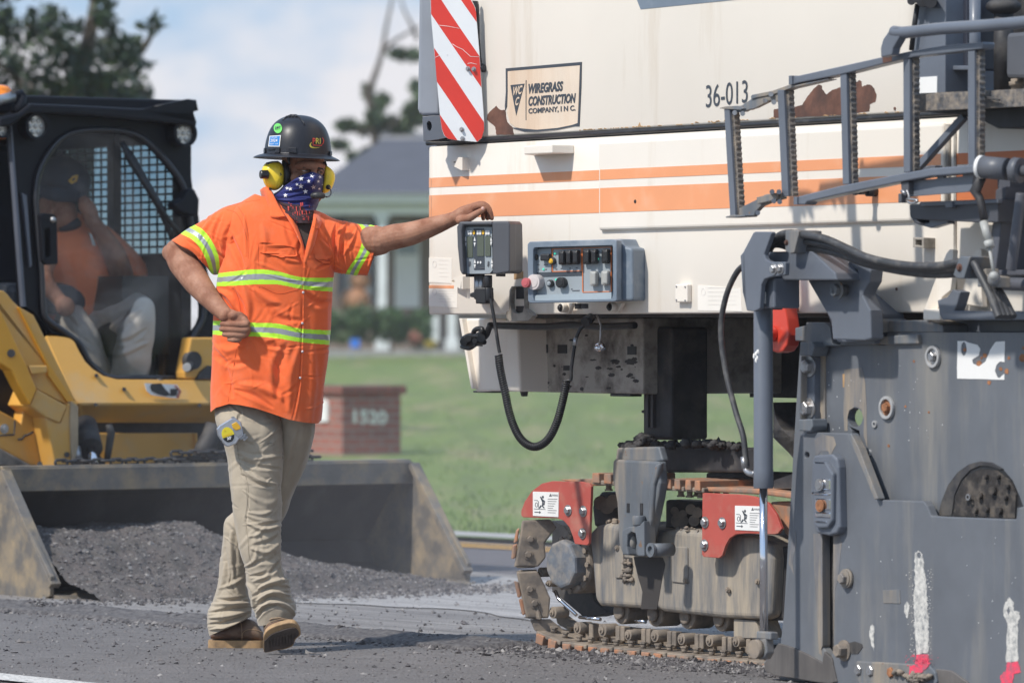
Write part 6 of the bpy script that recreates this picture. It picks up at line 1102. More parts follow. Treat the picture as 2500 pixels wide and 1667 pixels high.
dn = ramp(t, nz(t, 2.2, 7, .7, (1, 1, .8), dist=.8), [(.45, .0), (.76, .22)]); t.links.new(dn, m2.inputs[0]); t.links.new(m1.outputs[0], m2.inputs[1]); t.links.new(df.outputs[0], m2.inputs[2]); t.links.new(m2.outputs[0], out.inputs['Surface'])
b = MB(); b.plate(SF, VP2, hole, CB + .01, .004); b.build('door_glass', gl, skid_root, fix=False)
zc0, zc1 = SF.sz(VP2((600, 2268)), CB)[1], SF.sz(VP2((600, 200)), CB)[1]; sL, sR = SF.sz(VP2((40, 900)), CB)[0], SF.sz(VP2((1470, 900)), CB)[0]; DC = CB + 1.25
b = MB(); b.box(SF, sL - .12, sR + .02, CB + .02, DC, zc1 - .03, zc1 + .05); b.plate(SF, VP2, [(0, 275), (150, 235), (240, 165), (640, 182), (1470, 225), (1485, 165), (1440, 150), (1180, 210), (1440, 230), (1505, 300), (1500, 340), (1440, 330), (640, 250), (230, 240), (80, 340), (0, 345)], CB - .10, .12); rfc = b.build('cab_roof', cabm, skid_root, bevel=.01)
for s0 in (sL - .10, sR - .03):                          # side walls: sills, posts and wire screen
    b = MB(); b.box(SF, s0, s0 + .05, CB + .04, DC, zc0 - .2, zc0 + .55); b.box(SF, s0, s0 + .05, CB + .04, CB + .12, zc0, zc1); b.box(SF, s0, s0 + .05, DC - .1, DC, zc0, zc1); b.box(SF, s0, s0 + .05, CB + .04, DC, zc1 - .14, zc1); b.build('cab_side', cabm, skid_root)
    b = MB()
    for k in range(15): w_ = CB + .14 + k * (DC - CB - .26) / 14; b.cyl(SF.w(s0 + .02, w_, zc0 + .5), SF.w(s0 + .02, w_, zc1 - .1), .005, 5)
    for k in range(16): z_ = zc0 + .55 + k * (zc1 - zc0 - .68) / 15; b.cyl(SF.w(s0 + .02, CB + .1, z_), SF.w(s0 + .02, DC - .08, z_), .005, 5)
    b.build('wire_screen', cabm, skid_root, fix=False)
tp_, t, p = base('tinted pane'); o_ = t.nodes['Material Output']; a_ = N(t, 'ShaderNodeBsdfTransparent'); a_.inputs[0].default_value = (.50, .62, .66, 1); t.links.new(a_.outputs[0], o_.inputs['Surface'])
b = MB(); b.box(SF, sR - .005, sR, CB + .12, DC - .1, zc0 + .5, zc1 - .1); b.build('side_pane', tp_, skid_root)
b = MB(); b.box(SF, sR - .06, sR - .02, CB + .58, CB + .64, zc0, zc1); b.build('side_post', cabm, skid_root)
b = MB(); b.box(SF, sL - .1, sR, DC, DC + .05, zc0 - .3, zc0 + .75); b.box(SF, sL - .1, sL + .12, DC, DC + .05, zc0, zc1); b.box(SF, sR - .08, sR, DC, DC + .05, zc0, zc1); b.box(SF, sL, sR, DC, DC + .05, zc1 - .2, zc1); b.build('cab_rear', cabm, skid_root)
b = MB(); b.box(SF, sL, sR, CB + .05, DC, zc0 - .12, zc0 - .06); b.build('cab_floor', cabm, skid_root)
b = MB(); b.plate(SF, VP2, [(80, 345), (92, 340), (160, 1200), (200, 1720), (180, 1720), (140, 1200)], CB - .02, .03); b.plate(SF, VP2, [(170, 850), (205, 870), (245, 1400), (232, 1420), (190, 1000)], CB - .02, .02); b.build('hinge_post', mat('post sheen', (.10, .11, .14), .3), cab)
b = MB(); b.plate(SF, VP2, [(308, 1020), (340, 1005), (420, 1015), (438, 1050), (446, 1395), (360, 1400), (330, 1370)], CB - .05, .06, [[(345, 1130), (382, 1120), (388, 1330), (350, 1350)]]); hd = b.build('door_handle', cabm, cab, bevel=.01)
b = MB(); b.ball(SF.hit(VP2((405, 1056)), CB - .05), .014, 10, 8); b.build('handle_button', steel, hd)
b = MB(); b.plate(SF, VP2, [(1330, 930), (1400, 890), (1440, 820), (1490, 815), (1530, 900), (1525, 1010), (1480, 1030), (1400, 1000), (1340, 960)], CB - .06, .07); b.build('door_latch', cabm, cab, bevel=.01)
b = MB(); b.tube([SF.hit(VP2(p_), CB - .03) for p_ in ((930, 460), (1010, 600), (1120, 780), (1230, 970), (1300, 1150), (1330, 1250))], [.010, .022, .018, .018, .012, .008], 8); b.tube([SF.hit(VP2(p_), CB - .045) for p_ in ((960, 520), (1240, 990), (1440, 1250))], .012, 8); b.build('wiper', black, cab)
for c, r in (((265, 342), .047), ((1395, 396), .047), ((2, 365), .03)):
    b = MB(); p_ = SF.hit(VP2(c), CB - .04); b.ring(p_ - SF.ey * .03, p_ + SF.ey * .06, r * 1.28, r); b.cyl(p_ + SF.ey * .02, p_ + SF.ey * .06, r * 1.05, 24); lm = b.build('work_lamp', cabm, skid_root)
    b = MB(); b.cyl(p_ - SF.ey * .006, p_ + SF.ey * .02, r, 24)
    for k in range(7): a = k * 2 * math.pi / 6; cc_ = p_ - SF.ey * .006 + (SF.ex * math.cos(a) + Vector((0, 0, 1)) * math.sin(a)) * (r * .6 if k < 6 else 0); b.ball(cc_, r * .24, 8, 6)
    b.build('lamp_lens', mat('lens', (.62, .60, .55), .15, .4) if 'lens' not in MATS else MATS['lens'], lm)
b = MB(); b.tube([SF.hit(VP2(p_), CB - .02) for p_ in spl2([(180, 195), (150, 215), (135, 260), (140, 270)])], .007, 6); b.tube([SF.hit(VP2(p_), CB - .0) for p_ in ((1180, 215), (1440, 165), (1475, 160), (1485, 225))], .02, 8); b.build('roof_rail', cabm, rfc)
# amber beacon behind its guard bar
p_ = SF.hit(VP2((5, 110)), CB + .3); b = MB(); b.cyl(p_ - Vector((0, 0, .19)), p_ + Vector((0, 0, .025)), .058, 20, .05); b.ball(p_ + Vector((0, 0, .025)), .05, 16, 8, (1, 1, .5)); b.build('beacon', mat('amber', (.9, .25, .01), .2, coat=.5), rfc)
b = MB(); b.tube([SF.hit(VP2(p_), CB - .05) for p_ in ((-100, 165), (0, 140), (105, 112))], .022, 12); b.build('light_bar', steel, rfc); b = MB(); b.tube([SF.hit(VP2(p_), CB - .05) for p_ in ((90, 105), (170, 80), (172, 110), (150, 180), (120, 240))], [.02, .012, .02, .03, .03], 10); b.build('bar_bracket', cabm, rfc)
# seat, lever
b = MB(); b.box(SF, sL + .20, sL + .62, CB + .75, CB + .88, zc0 + .4, zc0 + 1.05); b.box(SF, sL + .20, sL + .64, CB + .35, CB + .85, zc0 + .28, zc0 + .42); b.build('seat', mat('seat navy', (.03, .04, .06), .6), skid_root, bevel=.04)
b = MB(); b.tube([SF.hit(VI(p_), CB + .2) for p_ in ((1230, 1150), (1220, 900), (1260, 640), (1330, 540))], [.02, .025, .03, .035], 10); b.ball(SF.hit(VI((1320, 540)), CB + .2), .05, 12, 8, (1, 1, 1.4)); b.box(SF, sR - .3, sR - .06, CB + .1, CB + .5, zc0 + .1, zc0 + .45); b.build('control_lever', plastic_b, skid_root)
# ---------------------------------------------------------------- body helpers
def limb(b, pts, rad, n=16, flat=1.0, sub=4, side=None):     # tapering limb through joints; flat squeezes it front to back
    P = spline(pts, sub); k = len(pts); R = np.interp(np.linspace(0, k - 1, len(P)), range(k), rad)
    T = [(P[min(i + 1, len(P) - 1)] - P[max(i - 1, 0)]).normalized() for i in range(len(P))]; rings = []
    for i, p in enumerate(P):
        u = Vector(side) if side is not None else Vector((0, 1, 0)); 
        if abs(u.dot(T[i])) > .9: u = Vector((0, 0, 1))
        u = (u - T[i] * u.dot(T[i])).normalized(); w = T[i].cross(u).normalized(); rings.append([p + (w * math.cos(2 * math.pi * j / n) + u * math.sin(2 * math.pi * j / n) * flat) * R[i] for j in range(n)])
    b.loft(rings); b.ball(P[0], R[0] * .98, 12, 8); b.ball(P[-1], R[-1] * .98, 12, 8); return b
def fuse(o, vox=.006, smooth=6):
    m = o.modifiers.new('r', 'REMESH'); m.mode = 'VOXEL'; m.voxel_size = vox; m.use_smooth_shade = True
    m = o.modifiers.new('s', 'SMOOTH'); m.factor = .5; m.iterations = smooth; return o
skin = mat('skin tan', (.40, .20, .125), .62, var=.10, scale=9, dirt=(.24, .10, .06), dirt_amt=.55, dscale=14, bmp=.35, bscale=110)
skin_m = skin; skin.node_tree.nodes['Principled BSDF'].inputs['Subsurface Weight'].default_value = .12; skin.node_tree.nodes['Principled BSDF'].inputs['Subsurface Radius'].default_value = (.02, .008, .004)
# ================================================================ operator sitting in the cab
OW = CB + .45
S_ = lambda p, w=0: SF.hit(VP2(p), OW + w)
op = root('person', S_((600, 1900)), 'operator seated inside the loader cab in an orange shirt, one hand raised to the ear', 'person')
b = MB(); b.ball(S_((440, 950)), .098, 20, 14, (.85, 1, 1.25)); b.ball(S_((480, 1010), -.03), .075, 16, 10, (.9, 1, 1)); b.ball(S_((395, 985), -.09), .02, 10, 8, (.8, 1, 1.4)); limb(b, [S_((470, 1030), .03), S_((490, 1180), .05)], [.055, .065])
limb(b, [S_((940, 1520), -.12), S_((880, 1330), -.2), S_((790, 1180), -.2), S_((720, 1080), -.17)], [.056, .052, .040, .032]); limb(b, [S_((715, 1080), -.17), S_((680, 980), -.14)], [.036, .038], flat=.6)
for dx, L in ((-35, 60), (-15, 80), (8, 85), (30, 70)): limb(b, [S_((672 + dx, 960), -.14), S_((665 + dx, 960 - L * .55), -.155), S_((640 + dx, 960 - L), -.14)], [.010, .0095, .008], 8)
limb(b, [S_((640, 1010), -.13), S_((615, 960), -.15), S_((610, 920), -.15)], [.012, .011, .009], 8)
limb(b, [S_((380, 1250), .05), S_((330, 1500), -.15), S_((480, 1700), -.25)], [.055, .045, .03]); b.ball(S_((500, 1720), -.27), .045, 12, 8)
fuse(b.build('body', skin_m, op, fix=False), .008, 4)
capm = mat('navy cap', (.02, .035, .06), .7); b = MB(); b.ball(S_((470, 770)), .125, 22, 12, (1.05, 1.1, .95)); limb(b, [S_((300, 830), -.10), S_((420, 860), -.16), S_((600, 880), -.10)], [.03, .035, .03], 12, .5); fuse(b.build('cap', capm, op, fix=False), .008, 4)
b = MB(); b.plate(Frame(S_((560, 745), -.14), -35), VP2, [(525, 760), (560, 720), (598, 712), (590, 760), (550, 782)], 0, .004, [[(545, 755), (565, 735), (580, 735), (570, 758)]]); b.build('cap_emblem', YEL, op)
b = MB(); b.ball(S_((500, 1085), -.03), .065, 16, 10, (1.1, .9, .6)); b.build('face_cover', capm, op)
osh = mat('operator orange shirt', (1.0, .27, .11), .8, var=.1, scale=5, bmp=.3, bscale=12); b = MB()  # shirt colour lifted to stand in for sun the cab roof blocks
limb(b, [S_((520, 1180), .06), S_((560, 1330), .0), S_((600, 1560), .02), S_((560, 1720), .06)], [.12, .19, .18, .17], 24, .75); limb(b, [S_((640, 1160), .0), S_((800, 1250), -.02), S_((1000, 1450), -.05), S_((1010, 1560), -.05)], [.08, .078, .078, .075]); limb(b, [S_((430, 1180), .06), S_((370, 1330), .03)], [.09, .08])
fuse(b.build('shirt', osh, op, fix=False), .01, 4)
b = MB(); b.plate(Frame(S_((700, 1200), -.2), -35), VP2, [(680, 1150), (705, 1170), (735, 1255), (710, 1250)], 0, .005); b.build('reflective_strip', steel, op)
kh = mat('operator khaki', (.50, .45, .39), .85, var=.12, scale=5, bmp=.5, bscale=9)  # lightened like the shirt, in place of light missing inside the cab
# ================================================================ the worker
from mathutils.bvhtree import BVHTree
PY = 17.76
wk = root('person', Vector((at(VD((600, 1490)), PY).x, PY, 0)), 'worker in orange shirt and dark hard hat leaning on the machine, hand on hip', 'person')
def pixof(P): return CX + P[..., 0] / P[..., 1] * F, HZ - (P[..., 2] - CH) / P[..., 1] * F
def seglen(px, py, pts):
    best = np.full(px.shape, 1e9); tt = np.zeros(px.shape); n = len(pts) - 1
    for i in range(n):
        ax, ay = pts[i]; bx, by = pts[i + 1]; dx, dy = bx - ax, by - ay; t = np.clip(((px - ax) * dx + (py - ay) * dy) / (dx * dx + dy * dy + 1e-9), 0, 1)
        d = np.hypot(px - ax - t * dx, py - ay - t * dy); m = d < best; best = np.where(m, d, best); tt = np.where(m, (i + t) / n, tt)
    return best, tt
def creases(px, py, V, strokes):
    D = np.zeros(px.shape)
    for pts, w, h in strokes:
        q = [V(p) for p in spl2(pts, 3)]; sc = abs(V((1, 0))[0] - V((0, 0))[0]); d, t = seglen(px, py, q); ww = w * sc * (.55 + .45 * np.sin(np.pi * np.clip(t, 0, 1))); taper = np.sin(np.pi * np.clip(t * .92 + .04, 0, 1)) ** .6
        D += h * .001 * taper * (np.exp(-(d / ww) ** 2) - .35 * np.exp(-((d - 1.7 * ww) / (ww * .9)) ** 2))
    return D
def inpoly(px, py, poly):
    r = np.zeros(px.shape, bool); n = len(poly)
    for i in range(n):
        x1, y1 = poly[i]; x2, y2 = poly[(i + 1) % n]; c = ((y1 > py) != (y2 > py)) & (px < (x2 - x1) * (py - y1) / (y2 - y1 + 1e-12) + x1); r ^= c
    return r
def nfield(P, sx, sy, sz, seed, amp):
    f = P.reshape(-1, 3); out = np.empty(len(f)); v = Vector()
    for i, (a, b_, c) in enumerate(f.tolist()): out[i] = noise.noise((a * sx + seed, b_ * sy, c * sz))
    return out.reshape(P.shape[:2]) * amp
def rnd(x0, x1, y0, y1, n, w, h, seed=3):              # many small soft creases
    r = random.Random(seed); out = []
    for i in range(n):
        x, y, a, l = r.uniform(x0, x1), r.uniform(y0, y1), r.uniform(0, 3.14), r.uniform(30, 110); k = r.uniform(-20, 20)
        out.append(([(x - math.cos(a) * l, y - math.sin(a) * l), (x + k, y + k * .5), (x + math.cos(a) * l, y + math.sin(a) * l)], w * r.uniform(.6, 1.4), h * r.uniform(-1, 1)))
    return out
class Cloth:                                              # several dense tubes of cloth gathered into one mesh
    def __init__(s): s.V = []; s.Fc = []; s.M = []; s.n = 0
    def tube(s, keys, V, nr, nc, strokes=(), noise_=(), masks=(), e=2.3, post=None, th0=0, caps=False):
        A = spline([at(V(k[0]), k[2]) for k in keys], 12); B = spline([at(V(k[1]), k[2]) for k in keys], 12); D = [v.x for v in spline([(k[3], k[4] if len(k) > 4 else 0, 0) for k in keys], 12)]; E_ = [v.y for v in spline([(k[3], k[4] if len(k) > 4 else 0, 0) for k in keys], 12)]
        A, B, D, E_ = np.array(A), np.array(B), np.array(D), np.array(E_); L = np.r_[0, np.cumsum(np.linalg.norm(np.diff((A + B) / 2, axis=0), axis=1))]; u = np.linspace(0, L[-1], nr)
        ip = lambda X: np.stack([np.interp(u, L, X[:, k]) for k in range(3)], 1)
        A, B, D, E_ = ip(A), ip(B), np.interp(u, L, D), np.interp(u, L, E_); C = (A + B) / 2; U = (B - A) / 2
        th = np.linspace(0, 2 * np.pi, nc, endpoint=False) + th0; c, sn = np.cos(th), np.sin(th); cc, ss = np.sign(c) * np.abs(c) ** (2 / e), np.sign(sn) * np.abs(sn) ** (2 / e)
        P = C[:, None] + U[:, None] * cc[None, :, None]; P[:, :, 1] += D[:, None] * ss[None]; P[:, :, 2] += E_[:, None] * ss[None]
        def nrm(P):
            du = np.gradient(P, axis=0); dv = np.roll(P, -1, 1) - np.roll(P, 1, 1); n = np.cross(du, dv); n /= np.linalg.norm(n, axis=2, keepdims=True) + 1e-12; s_ = np.sign((n * (P - C[:, None])).sum(2).mean()); return n * (s_ or 1)
        n = nrm(P); px, py = pixof(P); d = creases(px, py, V, strokes)
        for (sx, sy, sz, seed, amp) in noise_: d = d + nfield(P, sx, sy, sz, seed, amp)
        P = P + n * d[..., None]
        if post: P = post(P, px, py, np.linspace(0, 1, nr)[:, None] * np.ones((1, nc)))
        px, py = pixof(P); M = np.zeros((nr - 1, nc), int); fx = (px[:-1] + px[1:] + np.roll(px, -1, 1)[:-1] + np.roll(px, -1, 1)[1:]) / 4; fy = (py[:-1] + py[1:] + np.roll(py, -1, 1)[:-1] + np.roll(py, -1, 1)[1:]) / 4
        for V2, poly, mi in masks: M[inpoly(fx, fy, [V2(p) for p in poly])] = mi
        i, j = np.meshgrid(np.arange(nr - 1), np.arange(nc), indexing='ij'); j2 = (j + 1) % nc
        q = np.stack([i * nc + j, i * nc + j2, (i + 1) * nc + j2, (i + 1) * nc + j], -1).reshape(-1, 4); M = M.reshape(-1); keep = M >= 0; s.V.append(P.reshape(-1, 3)); s.Fc.append(q[keep] + s.n); s.M.append(M[keep]); s.n += nr * nc; return s
    def bvh(s): return BVHTree.FromPolygons(np.concatenate(s.V).tolist(), np.concatenate(s.Fc).tolist())
    def build(s, name, mats, parent, extra=None, thick=0):
        V = np.concatenate(s.V); Fc = np.concatenate(s.Fc).tolist(); M = np.concatenate(s.M).tolist(); o = Vector(wmat(parent).translation); V = (V - np.array(o)).tolist()
        if extra: Fc += [tuple(i + len(V) for i in f) for f in extra.f]; V += [v - o for v in extra.v]; M += extra.mi
        me = bpy.data.meshes.new(name); me.from_pydata(V, [], Fc)
        for m in mats: me.materials.append(m)
        me.polygons.foreach_set('material_index', M); me.polygons.foreach_set('use_smooth', [True] * len(Fc)); me.update(); ob = bpy.data.objects.new(name, me); scene.collection.objects.link(ob); ob.parent = parent
        return ob
def cast(bv, V, p, off=.0):
    r = ray(V(p)); r.normalize(); h = bv.ray_cast(EYE, r)
    if h[0] is None: return None
    n = h[1]; n = n if n.dot(r) < 0 else -n; return h[0] + (n * .6 - r * .4) * off
def decal(b, bv, V, pts, off=.0015, mi=0, holes=(), dense=0):
    if dense: pts = [(pts[i][0] + (pts[(i + 1) % len(pts)][0] - pts[i][0]) * k / dense, pts[i][1] + (pts[(i + 1) % len(pts)][1] - pts[i][1]) * k / dense) for i in range(len(pts)) for k in range(dense)]
    w = [cast(bv, V, p, off) for p in pts]
    if any(x is None for x in w): return
    tr = geometry.tessellate_polygon([[Vector((p[0], p[1], 0)) for p in pts]]); b.add(w, [tuple(t) for t in tr], mi=mi, smooth=False)
def patch(b, bv, V, quad, off, nu=10, nv=8, mi=0):        # curved sheet following the surface: quad corners TL TR BR BL
    g = []
    for j in range(nv + 1):
        for i in range(nu + 1):
            u, v = i / nu, j / nv; p = [(quad[0][k] * (1 - u) + quad[1][k] * u) * (1 - v) + (quad[3][k] * (1 - u) + quad[2][k] * u) * v for k in (0, 1)]; w = cast(bv, V, p, off)
            if w is None: return
            g.append(w)
    b.add(g, [(j * (nu + 1) + i, j * (nu + 1) + i + 1, (j + 1) * (nu + 1) + i + 1, (j + 1) * (nu + 1) + i) for j in range(nv) for i in range(nu)], mi=mi, smooth=True)
def seam(b, bv, V, pts, r=.0012, off=.0, mi=0):
    w = [cast(bv, V, p, off) for p in spl2(pts, 6)]; w = [x for x in w if x is not None]
    if len(w) > 1: k = len(b.mi); b.tube(w, r, 5, smooth=True); b.mi[k:] = [mi] * (len(b.mi) - k)
def dtext(b, bv, V, s, BL, BR, TL, off, mi=0, **k):
    t = MB(); t.text(s, (BL[0], BL[1], 0), (BR[0], BR[1], 0), (TL[0], TL[1], 0), **k); w = [cast(bv, V, (v.x, v.y), off) for v in t.v]
    if all(x is not None for x in w): b.add(w, t.f, mi=mi, smooth=False)
def clothmat(name, c, var=.06, weave=900, rough=.85, fine=.12, dirt=None, da=0):
    m, t, p = base(name); n1 = nz(t, 5, 5, .6); c0 = ramp(t, n1, [(.3, tuple(x * (1 - var) for x in c)), (.7, tuple(min(1, x * (1 + var)) for x in c))])
    if dirt: c0 = mix(t, ramp(t, nz(t, 7, 7, .7), [(.60 - da * .2, 0), (.78, da)]), c0, dirt)
    t.links.new(c0, p.inputs['Base Color']); p.inputs['Roughness'].default_value = rough; p.inputs['Specular IOR Level'].default_value = .25; p.inputs['Sheen Weight'].default_value = .25; p.inputs['Sheen Roughness'].default_value = .4
    b1 = bump(t, nz(t, 420, 2, .5), fine, .001); b2 = bump(t, nz(t, 38, 6, .65), .28, .006, b1); t.links.new(b2, p.inputs['Normal']); return m
orange = clothmat('hi vis orange cloth', (.86, .15, .042), .06, dirt=(.72, .24, .13), da=.55)
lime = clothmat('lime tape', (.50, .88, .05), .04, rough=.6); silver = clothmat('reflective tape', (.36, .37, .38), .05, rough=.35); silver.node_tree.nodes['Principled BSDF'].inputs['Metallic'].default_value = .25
orange_d = clothmat('orange stitch shadow', (.55, .075, .018), .05); khaki = clothmat('khaki trousers', (.42, .355, .27), .07, dirt=(.24, .21, .18), da=.5); khaki_d = clothmat('khaki seam', (.25, .21, .16), .05)
# ---- shirt
sh = Cloth()
TK = [((560, 60), (800, 120), PY + .02, .07), ((500, 95), (905, 165), PY + .01, .095), ((430, 150), (985, 200), PY, .115), ((392, 230), (1022, 262), PY, .135), ((378, 330), (1034, 345), PY, .150), ((362, 440), (1034, 440), PY, .158), ((335, 550), (1028, 550), PY, .160), ((322, 660), (1021, 660), PY, .158), ((318, 770), (1010, 770), PY, .156), ((316, 880), (1001, 880), PY, .157), ((308, 1000), (990, 1000), PY, .160), ((301, 1120), (976, 1120), PY, .163), ((297, 1240), (962, 1240), PY, .166), ((296, 1345), (948, 1345), PY, .168)]
ts = [([(380, 250), (420, 330), (470, 430), (500, 520)], 16, -7), ([(500, 180), (505, 300), (510, 420)], 10, 4), ([(840, 300), (820, 400), (850, 480)], 14, -4), ([(700, 400), (740, 440), (820, 460)], 14, 3), ([(560, 620), (640, 680), (700, 700)], 22, 5), ([(860, 640), (930, 700), (1000, 690)], 20, -5), ([(480, 560), (520, 700), (525, 800)], 18, 6), ([(430, 620), (470, 700), (500, 780)], 14, -7), ([(330, 620), (400, 660), (440, 740)], 16, 7), ([(330, 960), (420, 980), (500, 940)], 26, 5),
      ([(560, 940), (640, 1080), (700, 1180)], 30, 7), ([(740, 950), (700, 1080), (690, 1250)], 26, -8), ([(820, 960), (770, 1120), (760, 1300)], 24, 5), ([(480, 1200), (600, 1210), (720, 1250)], 26, 5), ([(440, 1240), (560, 1270), (660, 1310)], 18, -4), ([(380, 1050), (400, 1200), (420, 1290)], 22, -6), ([(900, 950), (900, 1150), (880, 1350)], 26, 5), ([(640, 720), (700, 790), (820, 800)], 20, -4), ([(1010, 560), (960, 600), (900, 610)], 12, 4), ([(1020, 430), (980, 470), (930, 500)], 12, -5), ([(950, 330), (1000, 400), (1030, 500)], 14, 6), ([(600, 240), (620, 320), (610, 480)], 18, 3), ([(740, 230), (770, 330), (830, 440)], 16, -3),
      ([(845, 560), (838, 760), (832, 1000), (815, 1200), (775, 1370)], 5, -2.6), ([(860, 450), (850, 600), (845, 800), (838, 1000), (826, 1200), (790, 1360)], 7, 2.2), ([(330, 1010), (420, 1060), (520, 1050)], 20, -4), ([(520, 820), (600, 900), (700, 930)], 22, 4)]
S1 = [(300, 528), (325, 526), (420, 514), (560, 500), (690, 510), (800, 540), (900, 550), (1060, 546)]; S1b = [(1060, 634), (1022, 633), (900, 625), (830, 616), (700, 592), (560, 592), (420, 600), (300, 600)]
def bandpolys(top, bot, f0, f1): return [(a[0], a[1] + (b_[1] - a[1]) * f0) for a, b_ in zip(top, bot)] + [(a[0], a[1] + (b_[1] - a[1]) * f1) for a, b_ in reversed(list(zip(top, bot)))]
T1 = spl2([(300, 528), (325, 527), (420, 515), (560, 501), (690, 511), (800, 541), (900, 551), (1070, 547)], 5); B1 = spl2([(300, 600), (325, 600), (420, 598), (560, 590), (690, 590), (800, 610), (900, 624), (1070, 636)], 5)
T2 = spl2([(290, 806), (330, 804), (420, 806), (560, 815), (690, 820), (800, 845), (900, 855), (1070, 862)], 5); B2 = spl2([(290, 886), (330, 886), (420, 892), (560, 896), (690, 906), (800, 925), (900, 937), (1070, 952)], 5)
mk = []
for T_, B_ in ((T1, B1), (T2, B2)): mk += [(VL, bandpolys(T_, B_, 0, 1), 1), (VL, bandpolys(T_, B_, .31, .68), 2)]
hemx = [290, 300, 330, 400, 470, 560, 660, 760, 850, 930, 950]; hemy = [1338, 1338, 1312, 1288, 1294, 1312, 1345, 1380, 1398, 1406, 1390]
def hem(P, px, py, f):
    vx, vy = (px - 390) * 2.4128, (py - 450) * 2.4128; tgt = np.interp(vx, hemx, hemy); k = np.clip((f - .72) / .28, 0, 1) ** 1.5; dz = -(tgt - 1345) / 2.4128 / F * P[..., 1] * k; P[..., 2] += dz
    P[..., 1] += .006 * np.sin(vx * .02 + 1) * k; return P
sh.tube(TK, VL, 520, 300, [(a, w, h * 1.55) for a, w, h in ts] + rnd(330, 1010, 250, 1300, 80, 9, 3.2), [(9, 9, 5, 3.1, .007), (22, 22, 9, 8.2, .0028)], mk, 2.35, hem)
ls = [([(330, 170), (260, 260), (230, 330)], 12, 4), ([(430, 220), (390, 330), (400, 470)], 16, -5), ([(300, 300), (340, 380), (400, 430)], 12, 5), ([(370, 180), (330, 260), (320, 330)], 12, -4), ([(420, 480), (440, 420), (470, 380)], 12, 5), ([(160, 330), (220, 370), (260, 420)], 10, -3)]
L1 = spl2([(205, 238), (262, 275), (310, 340), (345, 420), (356, 528)], 4); L2 = spl2([(118, 288), (190, 325), (240, 380), (275, 450), (300, 530)], 4)
lm = [(VL, L1 + L2[::-1], 1), (VL, [((a[0] * .66 + c[0] * .34), (a[1] * .66 + c[1] * .34)) for a, c in zip(L1, L2)] + [((a[0] * .34 + c[0] * .66), (a[1] * .34 + c[1] * .66)) for a, c in reversed(list(zip(L1, L2)))], 2)]
sh.tube([((560, 85), (540, 440), PY + .0, .085), ((470, 106), (490, 500), PY + .005, .093), ((390, 136), (430, 524), PY + .01, .095), ((300, 178), (385, 530), PY + .015, .092), ((225, 226), (352, 530), PY + .02, .088), ((140, 280), (308, 528), PY + .025, .082), ((74, 330), (262, 442), PY + .03, .074)], VL, 220, 200, [(a, w, h * 1.5) for a, w, h in ls] + rnd(150, 480, 180, 500, 22, 8, 3, 9), [(16, 16, 12, 5.5, .005)], lm, 2.1)
rs = [([(1040, 240), (1030, 330), (1040, 450)], 14, -5), ([(1100, 230), (1060, 300), (1050, 420)], 14, 6), ([(1090, 330), (1070, 420), (1100, 500)], 12, -4), ([(1290, 300), (1260, 400), (1230, 480)], 10, 4), ([(1160, 260), (1130, 340), (1080, 420)], 12, 4)]
R1 = spl2([(1152, 228), (1185, 250), (1196, 310), (1180, 380), (1150, 440), (1115, 490), (1092, 534)], 4); R2 = spl2([(1262, 240), (1272, 275), (1268, 320), (1245, 390), (1215, 440), (1185, 490), (1162, 540)], 4)
rm = [(VL, R1 + R2[::-1], 1), (VL, [((a[0] * .66 + c[0] * .34), (a[1] * .66 + c[1] * .34)) for a, c in zip(R1, R2)] + [((a[0] * .34 + c[0] * .66), (a[1] * .34 + c[1] * .66)) for a, c in reversed(list(zip(R1, R2)))], 2)]
sh.tube([((880, 150), (930, 480), PY, .085), ((960, 172), (985, 505), PY, .09), ((1050, 208), (1045, 524), PY, .088), ((1160, 234), (1105, 530), PY - .005, .082), ((1262, 246), (1168, 534), PY - .01, .076), ((1317, 256), (1222, 536), PY - .012, .072)], VL, 200, 200, [(a, w, h * 1.5) for a, w, h in rs] + rnd(1040, 1300, 240, 520, 18, 8, 3, 8), [(16, 16, 12, 2.5, .005)], rm, 2.1)
bs = sh.bvh(); X = MB()
# yoke, collar, placket, pockets, seams and buttons
for q_ in ([(400, 132), (470, 112), (592, 92)], [(395, 150), (450, 170), (490, 240), (515, 330)], [(460, 130), (500, 200), (525, 330), (520, 440)], [(1050, 212), (1040, 320), (1030, 430), (1028, 520)], [(455, 950), (432, 1100), (402, 1285)], [(440, 600), (470, 700), (480, 800)], [(845, 560), (838, 760), (830, 1000), (822, 1190), (800, 1260), (777, 1372)]): seam(X, bs, VL, q_, .0011, -.0004, 3)
seam(X, bs, VL, [(583, 345), (580, 420), (585, 500)], .0008, 0, 3); seam(X, bs, VL, [(600, 604), (700, 645), (810, 622)], .0010, 0, 3); seam(X, bs, VL, [(590, 600), (588, 612)], .001, 0, 3)
def flap(pts, off):
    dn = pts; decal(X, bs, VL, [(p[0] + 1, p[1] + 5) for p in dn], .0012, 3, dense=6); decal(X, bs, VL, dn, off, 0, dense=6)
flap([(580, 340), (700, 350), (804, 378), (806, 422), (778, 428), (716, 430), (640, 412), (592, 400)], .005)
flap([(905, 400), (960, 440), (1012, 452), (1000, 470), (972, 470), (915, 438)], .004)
for c in ((751, 188), (816, 308), (845, 637), (841, 818), (841, 985), (828, 1140)):
    w_ = cast(bs, VL, c, .002)
    if w_ is not None: k_ = len(X.mi); X.ball(w_, .0048, 10, 6, (1, .45, 1)); X.mi[k_:] = [4] * (len(X.mi) - k_)
shirt = sh.build('shirt', [orange, lime, silver, orange_d, mat('pearl snap', (.62, .55, .55), .25, .3)], wk, X)
